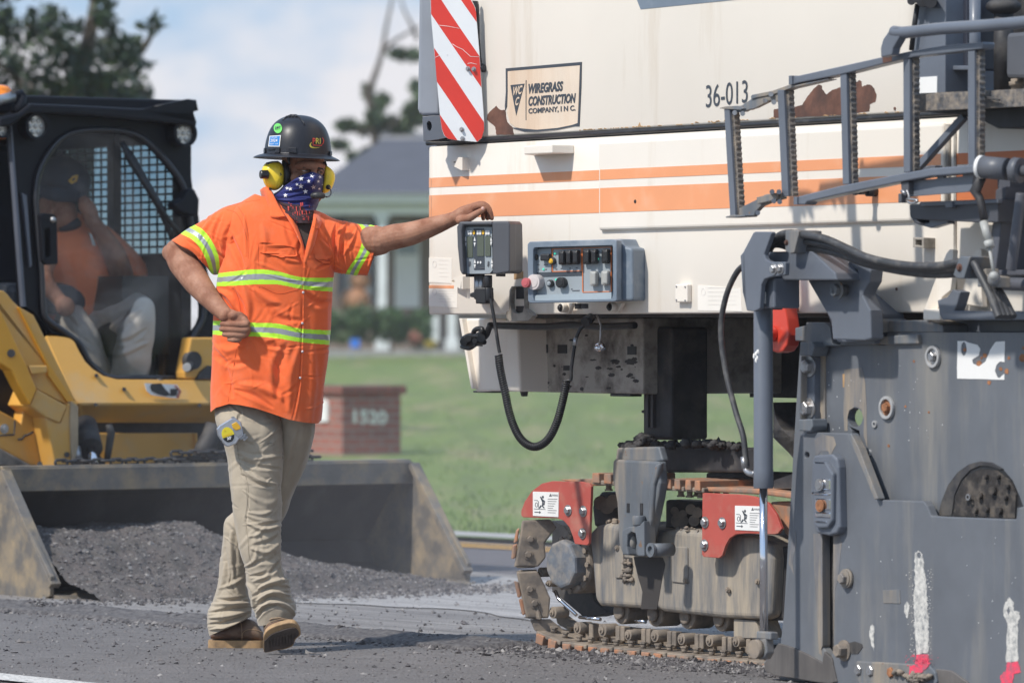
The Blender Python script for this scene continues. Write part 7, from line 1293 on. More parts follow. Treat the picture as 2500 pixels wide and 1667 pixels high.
# fix material slots for seam tubes (everything added to X without its own slot uses the stitch colour)
# ---- open neck and collar
def sheet3(b, pts, Ys, t=.004, mi=0): w = [at(VL(p), y) for p, y in zip(pts, Ys)]; b.prism(w, Vector((0, t, 0)))
b = MB(); sheet3(b, [(806, 214), (904, 212), (890, 300), (862, 390), (845, 380), (815, 300)], [PY - .135, PY - .13, PY - .15, PY - .162, PY - .162, PY - .145], .003); b.build('undershirt', mat('brown undershirt', (.05, .035, .028), .9), wk)
def flapm(name, P_, t=.006):                              # curved collar leaf: rows of (pixel, depth)
    b = MB(); rows = [[at(VL(p), y) for p, y in zip(r[0], r[1])] for r in P_]; g = [spline(r, 6) for r in rows]; cols = [spline([g[i][k] for i in range(len(g))], 5) for k in range(len(g[0]))]
    n, m = len(cols), len(cols[0]); b.add([p for c in cols for p in c], [(i * m + j, i * m + j + 1, (i + 1) * m + j + 1, (i + 1) * m + j) for i in range(n - 1) for j in range(m - 1)], smooth=True); o = b.build(name, orange, wk, fix=False); s_ = o.modifiers.new('s', 'SOLIDIFY'); s_.thickness = t; return o
flapm('collar', [([(590, 35), (612, 18), (640, 15), (668, 50)], [PY + .06, PY - .0, PY - .04, PY - .05]), ([(600, 75), (628, 52), (665, 62), (700, 120)], [PY + .04, PY - .06, PY - .085, PY - .10]), ([(612, 110), (640, 130), (680, 130), (735, 182)], [PY + .01, PY - .09, PY - .11, PY - .135]), ([(630, 140), (645, 186), (680, 196), (737, 186)], [PY - .03, PY - .115, PY - .13, PY - .14])])
flapm('collar', [([(905, 150), (925, 158), (945, 170), (962, 178)], [PY - .03, PY - .04, PY - .03, PY + .0]), ([(908, 200), (925, 215), (940, 225), (955, 225)], [PY - .13, PY - .13, PY - .12, PY - .09]), ([(902, 250), (915, 262), (930, 262), (942, 258)], [PY - .16, PY - .158, PY - .15, PY - .13])])
flapm('placket_fold', [([(735, 165), (775, 190), (800, 215)], [PY - .125, PY - .135, PY - .13]), ([(780, 240), (800, 262), (822, 275)], [PY - .155, PY - .16, PY - .15]), ([(822, 330), (836, 345), (850, 365)], [PY - .172, PY - .172, PY - .165]), ([(848, 430), (852, 445), (858, 452)], [PY - .170, PY - .170, PY - .168])])
flapm('placket_fold', [([(908, 190), (925, 200), (940, 235)], [PY - .135, PY - .14, PY - .12]), ([(885, 280), (905, 300), (918, 330)], [PY - .165, PY - .168, PY - .155]), ([(862, 370), (878, 395), (892, 400)], [PY - .172, PY - .175, PY - .168]), ([(846, 455), (852, 465), (862, 470)], [PY - .170, PY - .172, PY - .170])])
# ---- trousers
random.seed(21)
tr_ = Cloth()
fs = [([(190, 70), (240, 120), (330, 160)], 12, 4), ([(260, 110), (240, 160), (230, 220)], 10, -5), ([(225, 330), (330, 380), (495, 360)], 14, 6), ([(240, 380), (340, 420), (490, 440)], 12, -6), ([(250, 420), (360, 500), (460, 525)], 12, 6), ([(260, 470), (340, 520), (440, 545)], 10, -5), ([(300, 690), (380, 700), (440, 680)], 12, 5), ([(290, 720), (380, 760), (490, 740)], 14, -7), ([(290, 750), (390, 790), (492, 765)], 12, 7), ([(310, 830), (360, 815), (400, 770)], 12, 5), ([(330, 880), (430, 860), (490, 810)], 14, -6), ([(320, 900), (420, 920), (495, 850)], 14, 7), ([(350, 980), (440, 960), (495, 900)], 14, -6), ([(300, 1000), (340, 960), (350, 900)], 12, 5),
      ([(330, 1090), (400, 1060), (440, 1010)], 13, 7), ([(310, 1060), (420, 1040), (495, 960)], 12, -7), ([(360, 1130), (450, 1090), (530, 1080)], 14, 9), ([(330, 1180), (420, 1120), (540, 1130)], 13, -9), ([(350, 1200), (440, 1150), (545, 1175)], 12, 9), ([(340, 1240), (430, 1180), (560, 1215)], 12, -9), ([(350, 1270), (420, 1210), (530, 1235), (575, 1290)], 12, 9), ([(350, 1310), (390, 1250), (470, 1225)], 10, -8), ([(290, 1100), (330, 1150), (330, 1230)], 13, 7), ([(310, 600), (420, 640), (480, 600)], 16, 3), ([(430, 460), (480, 520), (485, 600)], 16, -3), ([(285, 480), (300, 640), (285, 760), (315, 980)], 6, -2.2), ([(510, 1000), (520, 1080), (540, 1110)], 10, -6)]
tr_.tube([((135, 20), (510, 90), PY + .02, .12), ((118, 70), (508, 150), PY + .005, .128), ((114, 165), (506, 235), PY - .02, .135), ((152, 262), (503, 332), PY - .03, .125), ((182, 380), (500, 430), PY - .04, .115), ((193, 560), (492, 570), PY - .06, .105), ((208, 680), (490, 690), PY - .07, .10), ((230, 780), (495, 790), PY - .08, .098), ((252, 900), (497, 900), PY - .09, .092), ((283, 1010), (500, 1010), PY - .09, .085), ((292, 1100), (538, 1090), PY - .09, .09), ((310, 1190), (548, 1170), PY - .09, .09), ((336, 1265), (582, 1238), PY - .09, .088), ((356, 1345), (570, 1300), PY - .09, .08)], VM, 520, 240, fs + rnd(200, 490, 100, 1250, 45, 9, 3.0, 5), [(14, 14, 7, 6.1, .006), (40, 40, 16, 1.2, .0022)], (), 2.2)
bl = [([(660, 220), (620, 400), (540, 600)], 22, 4), ([(600, 200), (570, 360), (520, 520)], 20, -6), ([(180, 760), (240, 860), (280, 960)], 16, -6), ([(200, 800), (200, 950), (215, 1060)], 14, 7), ([(160, 900), (180, 1050), (230, 1150)], 14, -5), ([(130, 1130), (220, 1100), (290, 1050)], 12, 6), ([(120, 1190), (200, 1200), (290, 1180)], 11, -7), ([(90, 1220), (190, 1220), (310, 1215)], 12, 9), ([(70, 1270), (180, 1255), (310, 1240)], 11, -9), ([(70, 1300), (170, 1290), (310, 1260)], 12, 10), ([(66, 1340), (160, 1330), (280, 1290)], 11, -9), ([(75, 1370), (180, 1345), (310, 1285)], 9, 8), ([(160, 980), (150, 1080), (120, 1160)], 12, 5)]
tr_.tube([((440, 40), (672, 110), PY + .03, .14), ((460, 130), (688, 178), PY + .04, .13), ((450, 250), (670, 288), PY + .06, .12), ((400, 400), (622, 432), PY + .10, .11), ((320, 560), (562, 592), PY + .13, .10), ((225, 680), (500, 735), PY + .15, .095), ((163, 745), (430, 830), PY + .16, .09), ((148, 860), (350, 905), PY + .17, .085), ((138, 960), (312, 985), PY + .18, .082), ((120, 1110), (296, 1115), PY + .18, .08), ((94, 1205), (312, 1195), PY + .18, .085), ((66, 1262), (322, 1225), PY + .18, .088), ((62, 1340), (324, 1262), PY + .18, .085), ((74, 1402), (322, 1290), PY + .18, .078)], VM, 460, 220, bl + rnd(120, 320, 800, 1350, 20, 9, 3.0, 6), [(14, 14, 7, 9.1, .006), (40, 40, 16, 4.2, .0022)], (), 2.2)
bt_ = tr_.bvh(); X = MB()
for q_ in ([(262, 470), (285, 480), (300, 560), (295, 640), (310, 680)], [(285, 700), (290, 780), (300, 860), (305, 940), (322, 985)], [(240, 110), (228, 200), (240, 340), (262, 470)], [(500, 150), (498, 260), (500, 380)]): seam(X, bt_, VM, q_, .0010, 0, 1)
decal(X, bt_, VM, jag(circ((430, 295), 22, 9, 9), 2, 2), .0008, 1); decal(X, bt_, VM, jag(circ((480, 545), 9, 20, 9), 2, 2), .0008, 1)
X.mi = [1] * len(X.mi); trousers = tr_.build('trousers', [khaki, khaki_d], wk, X)
# ---- body: one skin surface (head, neck, trunk, arms, hands, legs)
b = MB(); W = lambda p, dy=0: at(VL(p), PY + dy); K = lambda p, dy=0: at(VK(p), PY + dy); HYc = CF.hit(VC((300, 150)), .05).y - PY
px_ = PY / 12500 / 2.4128
limb(b, [W((430, 260), .0), W((260, 330), .03), W((110, 405), .06)], [.062, .060, .052], 20); limb(b, [W((105, 400), .06), W((140, 465), .02), W((225, 585), -.06), W((320, 700), -.13), W((395, 775), -.17)], [.048, .052, .046, .033, .026], 20)
b.ball(W((62, 402), .07), .030, 12, 8)
# right hand on the hip: palm and curled fingers
limb(b, [W((392, 772), -.17), W((430, 798), -.18), W((468, 830), -.182), W((486, 858), -.178)], [.028, .034, .037, .031], 18, .5)
for p0, p1, p2, p3, r in (((500, 800), (512, 826), (440, 826), (366, 822), .0105), ((512, 832), (508, 858), (432, 857), (362, 853), .0108), ((500, 866), (488, 888), (430, 887), (378, 884), .0104), ((478, 896), (462, 916), (436, 917), (408, 914), .0092)):
    limb(b, [W(p0, -.19), W(p1, -.20), W(p2, -.206), W(p3, -.196)], [r * 1.15, r * 1.1, r, r * .8], 12)
limb(b, [W((430, 775), -.19), W((470, 775), -.175), W((500, 790), -.165)], [.016, .015, .012], 12)
# left arm reaching to the controller
limb(b, [W((1000, 320), .0), W((1180, 340), -.01), W((1300, 332), HYc * .35)], [.062, .056, .050], 20)
limb(b, [W((1290, 332), HYc * .35), W((1380, 310), HYc * .45), W((1480, 290), HYc * .6), W((1600, 250), HYc * .75), W((1700, 215), HYc * .9), W((1755, 192), HYc)], [.043, .0445, .041, .034, .0255, .0225], 20)
limb(b, [W((1745, 196), HYc), W((1790, 178), HYc), W((1840, 160), HYc), W((1862, 152), HYc)], [.024, .029, .028, .022], 16, 1.0)
for dy, q_, r in ((-.020, [(1850, 138), (1905, 128), (1942, 158), (1956, 200)], .0105), (.002, [(1848, 130), (1900, 118), (1938, 146), (1948, 196)], .011), (.024, [(1842, 130), (1890, 120), (1922, 150), (1930, 200)], .0105), (.044, [(1832, 138), (1872, 132), (1900, 160), (1906, 204)], .0092)):
    limb(b, [W(q_[0], HYc + dy), W(q_[1], HYc + dy), W(q_[2], HYc + dy), W(q_[3], HYc + dy)], [r * 1.15, r * 1.08, r, r * .78], 12)
limb(b, [W((1770, 212), HYc - .028), W((1820, 200), HYc - .040), W((1868, 172), HYc - .042), W((1906, 150), HYc - .038)], [.016, .014, .0118, .009], 12)
# trunk, neck, head
limb(b, [W((720, 330), .02), W((690, 700), .02), W((650, 1100), .03), W((630, 1330), .04)], [.13, .14, .14, .12], 24, .6)
limb(b, [K((720, 1400), .02), K((730, 1150), .01), K((745, 1000), .01)], [.060, .054, .056], 20)
K0 = K((775, 850), .015); b.ball(K((760, 700), .03), .086, 24, 18, (.86, 1.05, 1.15)); b.ball(K((795, 850), .005), .068, 24, 16, (.95, .98, 1.15)); b.ball(K((840, 1060), -.01), .045, 20, 14, (1.0, .9, .9))
limb(b, [K((700, 738), -.062), K((790, 730), -.082), K((900, 735), -.085), K((985, 745), -.06)], [.012, .016, .016, .011], 10); limb(b, [K((880, 745), -.080), K((888, 790), -.086), K((890, 840), -.088)], [.010, .010, .010], 12)
b.ball(K((690, 880), -.048), .024, 12, 8)
limb(b, [at(VM(p), PY + dy) for p, dy in (((310, 150), .03), ((345, 560), -.06), ((370, 900), -.09), ((440, 1200), -.09), ((470, 1300), -.06))], [.07, .062, .05, .042, .04], 16)
limb(b, [at(VM(p), PY + dy) for p, dy in (((570, 180), .07), ((500, 430), .11), ((370, 720), .15), ((230, 960), .18), ((210, 1300), .18))], [.07, .06, .05, .045, .045], 16)
body_ = fuse(b.build('body', [skin_m], wk, fix=False), .0023, 3)
# fingernail of the thumb, eyes, brows
b = MB(); b.ball(W((1903, 144), HYc - .045), .007, 10, 6, (.9, .5, 1.0)); b.build('thumbnail', mat('nail', (.62, .38, .32), .35), wk)
b = MB(); b.ball(W((1940, 206), HYc - .026), .006, 10, 6, (.8, .5, .6)); 
for sx, c in ((1, (786, 797)), (-1, (955, 812))):
    e = MB(); e.ball(K(c, -.066), .0125, 16, 10); ey = e.build('eye', mat('eye white', (.42, .36, .33), .25) if 'eye white' not in MATS else MATS['eye white'], wk); e = MB(); e.ball(K((c[0] + 12, c[1]), -.0735), .0058, 12, 8); e.build('iris', black, ey)
    for dy_, r0 in ((-17, .0036), (15, .0028)): e = MB(); limb(e, [K((c[0] - 46, c[1] + dy_ * .25), -.064), K((c[0] - 20, c[1] + dy_), -.076), K((c[0] + 16, c[1] + dy_), -.080), K((c[0] + 46, c[1] + dy_ * .3), -.072)], [r0 * .7, r0, r0, r0 * .7], 8); e.build('eyelid', skin_m, wk)
    e = MB(); limb(e, [K((c[0] - 62, c[1] - 26), -.070), K((c[0] - 20, c[1] - 47), -.0915), K((c[0] + 40, c[1] - 36), -.094)], [.0022, .0040, .0022], 8, .6); e.build('eyebrow', mat('brow hair', (.05, .03, .022), .9) if 'brow hair' not in MATS else MATS['brow hair'], wk)
# ---- gaiter
navy = clothmat('navy gaiter', (.018, .024, .15), .4, rough=.6); ga = Cloth()
gs_ = [([(480, 1060), (640, 1050), (820, 1010)], 18, -5), ([(470, 1130), (620, 1140), (800, 1130)], 16, 5), ([(560, 970), (700, 900), (860, 880)], 16, 3), ([(520, 1200), (640, 1260), (760, 1320)], 16, -5), ([(600, 1180), (740, 1220), (880, 1200)], 14, 5), ([(500, 1240), (620, 1320), (700, 1380)], 14, 5), ([(700, 1260), (790, 1290), (880, 1260)], 12, -5), ([(620, 1100), (760, 1080), (900, 1100)], 16, -4)]
def gpost(P, px, py, f):
    vx, vy = (px - 580) * 4.753, (py - 250) * 4.753; front = P[..., 1] < PY + .0
    P[..., 1] -= np.where(front, .012 + .034 * np.exp(-(((vx - 895) / 60) ** 2 + ((vy - 900) / 85) ** 2)) + .018 * np.exp(-(((vx - 885) / 95) ** 2 + ((vy - 1120) / 70) ** 2)), 0); return P
cut = [(0, 0), (2000, 0), (2000, 840), (1030, 872), (1000, 868), (985, 850), (950, 832), (915, 822), (868, 806), (800, 826), (720, 855), (640, 905), (560, 960), (500, 985), (0, 990)]
red_r = (VK, [(440, 1120), (480, 1150), (600, 1180), (740, 1190), (800, 1260), (880, 1250), (900, 1420), (560, 1420)], 1)
ga.tube([((560, 770), (1012, 790), PY - .0, .085), ((566, 860), (1006, 875), PY - .01, .090), ((560, 940), (1000, 950), PY - .012, .092), ((500, 1010), (992, 1020), PY - .005, .088), ((425, 1060), (975, 1080), PY + .0, .085), ((400, 1090), (955, 1130), PY + .0, .085), ((440, 1170), (925, 1195), PY + .0, .085), ((500, 1260), (895, 1270), PY - .015, .092), ((570, 1340), (895, 1340), PY - .05, .095), ((640, 1405), (890, 1405), PY - .07, .085)], VK, 220, 260, gs_, [(24, 24, 30, 6.4, .004)], [red_r, (VK, cut, -1)], 2.1, gpost)
gv = ga.bvh(); X = MB()
for c, r, a in (((738, 885), 33, .1), ((866, 853), 31, -.2), ((612, 925), 22, .3), ((690, 952), 20, .2), ((828, 915), 25, .1), ((735, 972), 34, 0), ((576, 997), 24, .2), ((614, 1003), 27, .1), ((880, 982), 29, .15), ((935, 918), 20, .1), ((955, 868), 22, .3), ((948, 1003), 18, .2), ((982, 955), 12, .2), ((788, 1035), 32, .1), ((556, 1080), 28, 0), ((478, 1022), 18, .3)): decal(X, gv, VK, star(c, r, 5, .42, math.pi / 2 + a), .0016, 2)
for k in range(34):
    x, y = random.uniform(560, 860), random.uniform(1150, 1350); y = y + (x - 700) * .1; l = random.uniform(18, 60); w0_ = random.uniform(8, 18)
    if 470 < x < 880: decal(X, gv, VK, [(x, y), (x + w0_, y + 3), (x + w0_ * .7 + 6, y + l), (x + 4, y + l * .9)], .0012, 3)
for q_ in ([(600, 940), (700, 905), (800, 930), (700, 960)], [(650, 880), (720, 860), (700, 900), (640, 920)], [(520, 1040), (640, 1035), (700, 1060), (560, 1075)]): decal(X, gv, VK, jag(q_, 4, 3), .0007, 4, dense=2)
ga.build('neck_gaiter', [navy, mat('gaiter dark', (.035, .012, .018), .8, var=.5, scale=60), mat('star white', (.72, .70, .72), .8, var=.08, scale=60), mat('gaiter red', (.45, .05, .04), .8, var=.3, scale=80), mat('gaiter blue', (.03, .05, .26), .7, var=.3, scale=40)], wk, X)
# ---- hard hat
m_hat, t, p = base('carbon hat'); tcn = N(t, 'ShaderNodeTexCoord'); wv = N(t, 'ShaderNodeTexWave', Scale=95.0, Distortion=.4); mpn = N(t, 'ShaderNodeMapping'); mpn.inputs['Rotation'].default_value = (0, math.radians(28), 0); t.links.new(tcn.outputs['Object'], mpn.inputs[0]); t.links.new(mpn.outputs[0], wv.inputs[0]); wv.bands_direction = 'Z'
c = ramp(t, wv.outputs['Fac'], [(.35, (.006, .006, .009)), (.65, (.024, .025, .033))]); c = mix(t, ramp(t, nz(t, 30, 6, .7), [(.62, 0), (.8, .35)]), c, (.16, .15, .15)); t.links.new(c, p.inputs['Base Color']); p.inputs['Roughness'].default_value = .42; p.inputs['Specular IOR Level'].default_value = .35; p.inputs['Coat Weight'].default_value = .12; p.inputs['Coat Roughness'].default_value = .3
hu = PY / 12500 / 4.7529; HC = K((697, 600)); hb = MB(); ta = math.radians(2.2)
def hpnt(rx, ry, y, a, cx=697): x = (cx - 697) + rx * math.cos(a); z = (600 - y); return HC + Vector((x * hu * math.cos(ta) + z * hu * math.sin(ta), ry * hu * math.sin(a) + .012, z * hu * math.cos(ta) - x * hu * math.sin(ta)))
prof = [(4, 147), (70, 149), (140, 162), (205, 188), (262, 226), (310, 278), (345, 345), (370, 425), (384, 505), (391, 575), (394, 604), (400, 612), (440, 624), (480, 640), (502, 655), (505, 660), (500, 664), (470, 652), (420, 636), (386, 626), (378, 560), (350, 400)]
hb.loft([[hpnt(r, r * (1.12 if y < 606 else 1.10), y, 2 * math.pi * j / 72, 697 - (12 if y > 612 else 0)) for j in range(72)] for r, y in prof], cap=True); hat = hb.build('hard_hat', m_hat, wk, subsurf=1)
hv = BVHTree.FromPolygons([tuple(v) for v in hb.v], hb.f)
b = MB(); rid = [[hpnt(math.hypot(x, 0) or 1, 0, 0, 0) for x in (0,)] for _ in (0,)] if 0 else None
for pts, r in (([(520, 212), (560, 178), (620, 156), (680, 158), (730, 185), (765, 235), (780, 268)], .0045),): b.tube([cast(hv, VK, q_, .0012) for q_ in pts], [.001, .0035, .0048, .0048, .004, .003, .0008], 8)
b.build('crown_ridge', m_hat, hat)
b = MB()
for x in (575, 605, 640, 678): w_ = cast(hv, VK, (x, 172 - abs(x - 630) * .03), .003); b.ball(w_, .0045, 8, 6, (1.2, .8, .6))
b.build('vent', black, hat)
for q_ in ([(445, 528), (492, 524), (492, 588), (440, 592)], [(592, 527), (682, 524), (682, 592), (594, 596)], [(362, 536), (440, 530), (438, 552), (362, 560)], [(302, 535), (330, 528), (330, 590), (300, 590)], [(1066, 565), (1086, 572), (1092, 628), (1068, 625)]):
    b = MB(); g = [cast(hv, VK, p_, .006) or K(p_, -.02) for p_ in q_]; b.prism(g, Vector((0, .012, 0))); b.build('brim_slot', m_hat, hat, bevel=.0015)
gsm = mat('sticker green', (.16, .62, .12), .4, var=.02); bsm = mat('sticker blue', (.03, .22, .58), .35, var=.02)
b = MB(); decal(b, hv, VK, [(470 + math.cos(a) * 47 + math.sin(a) * 10, 304 + math.sin(a) * 56 - math.cos(a) * 10) for a in [k * math.pi / 12 for k in range(24)]], .0022); gst = b.build('round_green_sticker', gsm, hat)
b = MB(); dtext(b, hv, VK, 'EIT', (441, 322), (505, 312), (441, 288), .0045, bold=.005); b.build('lettering', ink, gst)
b = MB(); patch(b, hv, VK, [(374, 392), (504, 384), (490, 516), (358, 514)], .0016); bst = b.build('blue_square_sticker', sticker, hat)
b = MB(); patch(b, hv, VK, [(381, 400), (495, 392), (482, 506), (368, 504)], .0023); b.build('blue_field', bsm, bst)
b = MB(); dtext(b, hv, VK, '2024', (386, 462), (466, 460), (388, 428), .0036, bold=.01); dtext(b, hv, VK, 'CERTIFIED', (392, 418), (466, 415), (393, 407), .0036); dtext(b, hv, VK, 'SAFETY  A B', (374, 494), (470, 492), (376, 478), .0036); b.build('lettering', sticker, bst)
lr, ly = mat('logo red', (.62, .05, .03), .4), mat('logo yellow', (.62, .52, .07), .4)
b = MB(); dtext(b, hv, VK, 'P', (868, 486), (902, 486), (868, 418), .004, bold=.01); sw = spl2([(985, 412), (1000, 445), (992, 480), (975, 495)], 4); decal(b, hv, VK, sw + [(x - 9, y - 2) for x, y in reversed(sw)], .0025); decal(b, hv, VK, [(870, 493), (975, 499), (975, 508), (870, 503)], .0025); lg_ = b.build('company_logo', lr, hat)
b = MB(); dtext(b, hv, VK, 'RI', (904, 484), (958, 484), (904, 418), .004, bold=.01); sw = spl2([(858, 462), (835, 490), (838, 518), (868, 532), (920, 532), (965, 520)], 5); sw2 = spl2([(958, 522), (915, 524), (872, 518), (852, 504), (848, 488), (860, 468)], 5); decal(b, hv, VK, sw + sw2, .0026); b.build('logo_yellow_mark', ly, lg_)
b = MB(); dtext(b, hv, VK, 'CONTRACTORS', (872, 504), (1002, 512), (872, 496), .0034); b.build('logo_small_line', black, lg_) if 0 else None
# ---- ear muffs
yl = mat('muff yellow', (.97, .70, .035), .38, var=.06, scale=12, dirt=(.55, .38, .05), dirt_amt=.22, dscale=20, coat=.15)
def muff(out, Yc, d, name, puff=.55):
    c = (sum(p[0] for p in out) / len(out), sum(p[1] for p in out) / len(out)); o_ = spl2(out + out[:1], 4)[:-1]; b = MB(); rings = []
    for k in range(9):
        a = math.pi / 2 * k / 8; s_ = math.sin(a) ** puff if k else .02; rings.append([at(VK((c[0] + (x - c[0]) * s_, c[1] + (y - c[1]) * s_)), Yc - d * math.cos(a)) for x, y in o_])
    rings.append([at(VK((c[0] + (x - c[0]) * .96, c[1] + (y - c[1]) * .96)), Yc + d * .7) for x, y in o_]); b.loft(rings); return b.build(name, yl, wk)
mf = muff([(400, 683), (480, 688), (528, 735), (545, 820), (543, 910), (512, 978), (450, 1020), (375, 1012), (318, 958), (288, 870), (286, 765), (330, 705)], PY - .03, .045, 'ear_muff')
b = MB(); p0 = K((352, 838), -.075); p1 = K((262, 838), -.085); b.tube([p0, p0.lerp(p1, .9), p1], [.0155, .0150, .013], 12, smooth=False); b.build('knob', plastic_b, mf, bevel=.001)
for c in ((490, 837),): b = MB(); p0 = K(c, -.071); b.cyl(p0, p0 + Vector((0, .01, 0)), .0062, 16); b.ring(p0 - Vector((0, .001, 0)), p0, .005, .003); b.build('screw', plastic_b, mf)
b = MB(); b.plate(Frame(K((430, 690), -.06), 0), VK, [(330, 700), (400, 684), (470, 680), (478, 694), (400, 700), (345, 725), (330, 722)], 0, .02); b.plate(Frame(K((430, 1000), -.06), 0), VK, [(365, 992), (395, 1000), (402, 1015), (375, 1010)], 0, .01); b.build('muff_trim', plastic_b, mf)
b = MB(); b.tube([K((530, 690), -.02), K((556, 730), -.04), K((575, 820), -.05), K((572, 900), -.05), K((548, 965), -.03)], [.006, .010, .012, .011, .007], 12); b.tube([K((590, 640), -.05), K((600, 720), -.06)], [.006, .004], 8); b.build('ear_cushion', black, mf)
m2 = muff([(1020, 732), (1060, 752), (1115, 805), (1132, 870), (1118, 940), (1085, 1010), (1040, 1048), (992, 1052), (985, 980), (1000, 860), (1005, 770)], PY - .02, .03, 'ear_muff')
b = MB(); p0 = K((1100, 880), -.04); b.cyl(p0, p0 + Vector((0, .012, 0)), .0058, 16); b.build('screw', plastic_b, m2)
b = MB(); b.tube([K(q_, -.06 - .01 * k) for k, q_ in enumerate(spl2([(1055, 975), (1075, 1010), (1086, 1045), (1070, 1085), (1035, 1098), (995, 1090)], 4)[:20])][:18], .0028, 8); b.ball(K((1052, 985), -.055), .009, 10, 8); b.build('microphone_boom', plastic_b, m2)
b = MB(); limb(b, [K((985, 1085), -.15), K((930, 1080), -.155), K((880, 1085), -.15)], [.0105, .0125, .0115], 14); b.build('microphone_foam', black, m2)
b = MB(); b.tube([K((1010, 700), -.0), K((1022, 735), -.01), K((1020, 760), -.02)], .006, 8); b.build('muff_arm', plastic_b, m2)
# ---- boots
leather = mat('boot leather', (.115, .058, .036), .55, var=.25, scale=14, dirt=(.22, .16, .11), dirt_amt=.4, dscale=12, bmp=.2, bscale=40); solem = mat('boot sole', (.40, .255, .13), .8, var=.12, scale=14, dirt=(.2, .14, .09), dirt_amt=.35, dscale=16); tread = mat('boot tread', (.085, .065, .055), .9, var=.4, scale=25, bmp=.5)
YB = 17.93; bA = Frame(at(VM((230, 1475)), YB), 4)
b = MB(); rings = []
for x, yt, yb_, d in ((78, 1400, 1420, .030), (100, 1375, 1425, .040), (150, 1340, 1428, .044), (210, 1318, 1430, .045), (270, 1305, 1433, .047), (320, 1305, 1436, .050), (355, 1335, 1438, .050), (380, 1375, 1440, .045), (394, 1410, 1441, .032)):
    c = at(VM((x, (yt + yb_) / 2)), YB); h = (yb_ - yt) / 2 / 2.375 / 12500 * YB; rings.append([c + Vector((0, math.cos(a) * d, math.sin(a) * h * (1.0 if math.sin(a) > 0 else 1.0))) for a in [2 * math.pi * k / 24 for k in range(24)]])
b.loft(rings); bo = b.build('boot', leather, wk, subsurf=1)
b = MB(); out = [(70, .030), (74, .038), (110, .042), (180, .040), (250, .044), (320, .052), (370, .050), (395, .036), (400, .01)]
top = [at(VM((x, 1432)), YB) + Vector((0, -d, 0)) for x, d in out] + [at(VM((x, 1432)), YB) + Vector((0, d, 0)) for x, d in reversed(out)]; zt_b = at(VM((70, 1418)), YB).z; 
top = [Vector((v.x, v.y, zt_b - .006)) for v in spline(top + top[:1], 4)[:-1]]; b.prism(top, Vector((0, 0, -(zt_b - .008) + .002))); b.build('sole', solem, bo, bevel=.003)
b = MB(); b.tube([at(VM(q_), YB - .052 + .008 * abs(k - 5) / 5) for k, q_ in enumerate(spl2([(262, 1430), (270, 1385), (300, 1368), (350, 1372), (385, 1385)], 3))], .0014, 6); b.tube([at(VM(q_), YB - .05) for q_ in spl2([(255, 1325), (262, 1360), (262, 1425)], 3)], .0014, 6); b.build('stitch', mat('boot stitch', (.30, .2, .12), .8), bo)
for c in ((316, 1302),): b = MB(); p0 = at(VM(c), YB - .045); b.ring(p0, p0 - Vector((0, .003, 0)), .006, .004, 12); b.build('eyelet', steel, bo)
YF_ = 17.60; b = MB(); rings = []
for t_, (xl, xr, y0_, y1_) in enumerate(((385, 540, 1235, 1300), (384, 552, 1245, 1350), (384, 566, 1262, 1400), (386, 580, 1285, 1430), (392, 590, 1310, 1450), (410, 585, 1340, 1450))):
    c = at(VM(((xl + xr) / 2, (y0_ + y1_) / 2)), YF_ + .14 - t_ * .036); a_ = (xr - xl) / 2 / 2.375 / 12500 * YF_; h = (y1_ - y0_) / 2 / 2.375 / 12500 * YF_; rings.append([c + Vector((math.cos(a) * a_, 0, math.sin(a) * h)) for a in [2 * math.pi * k / 28 for k in range(28)]])
b.loft(rings); bo2 = b.build('boot', leather, wk, subsurf=1)
FB = Frame(at(VM((490, 1420)), YF_ - .06), 0)
sol = [(390, 1408), (405, 1378), (440, 1352), (500, 1330), (560, 1322), (590, 1345), (606, 1385), (600, 1402), (575, 1425), (560, 1460), (520, 1480), (470, 1488), (410, 1502), (392, 1500), (386, 1470), (388, 1430)]
b = MB(); Q0 = [FB.hit(VM(p_), 0) for p_ in spl2(sol + sol[:1], 3)[:-1]]; n_ = len(Q0); 
def tilt(P, k=0): z0 = FB.hit(VM((490, 1490)), 0).z; return P + Vector((0, -(P.z - z0) * .75 + k * .02, 0))
b.prism([tilt(p_) for p_ in Q0], Vector((0, .020, .012))); b.build('sole', solem, bo2, bevel=.003)
b = MB(); tr2 = spl2([(396, 1432), (440, 1392), (500, 1368), (560, 1352), (590, 1368), (596, 1395), (570, 1420), (555, 1455), (510, 1476), (460, 1484), (405, 1498), (394, 1490), (396, 1432)], 3)[:-1]; b.prism([tilt(FB.hit(VM(p_), 0)) - Vector((0, .006, 0)) for p_ in tr2], Vector((0, .010, .006))); 
for k in range(9): x_ = 415 + k * 18; b.prism([tilt(FB.hit(VM(p_), 0)) - Vector((0, .012, 0)) for p_ in ((x_, 1425 - k * 5), (x_ + 10, 1422 - k * 5), (x_ + 8, 1470 - k * 3), (x_ - 2, 1473 - k * 3))], Vector((0, .008, 0)))
b.build('tread', tread, bo2, bevel=.002)
b = MB()
for k in range(5): y_ = 1250 + k * 13; b.tube([at(VM((x_, y_ + dy_)), YF_ + .075 - k * .022) for x_, dy_ in ((410 + k * 3, 10), (440, 2), (480, -2), (515 + k * 3, 8))], .0028, 6)
b.build('laces', mat('lace', (.28, .20, .13), .85), bo2)
b = MB(); b.tube([at(VM(q_), YF_ - .03) for q_ in spl2([(392, 1365), (420, 1330), (470, 1312), (520, 1308), (570, 1318)], 3)], .0016, 6); b.build('stitch', MATS['boot stitch'], bo2)
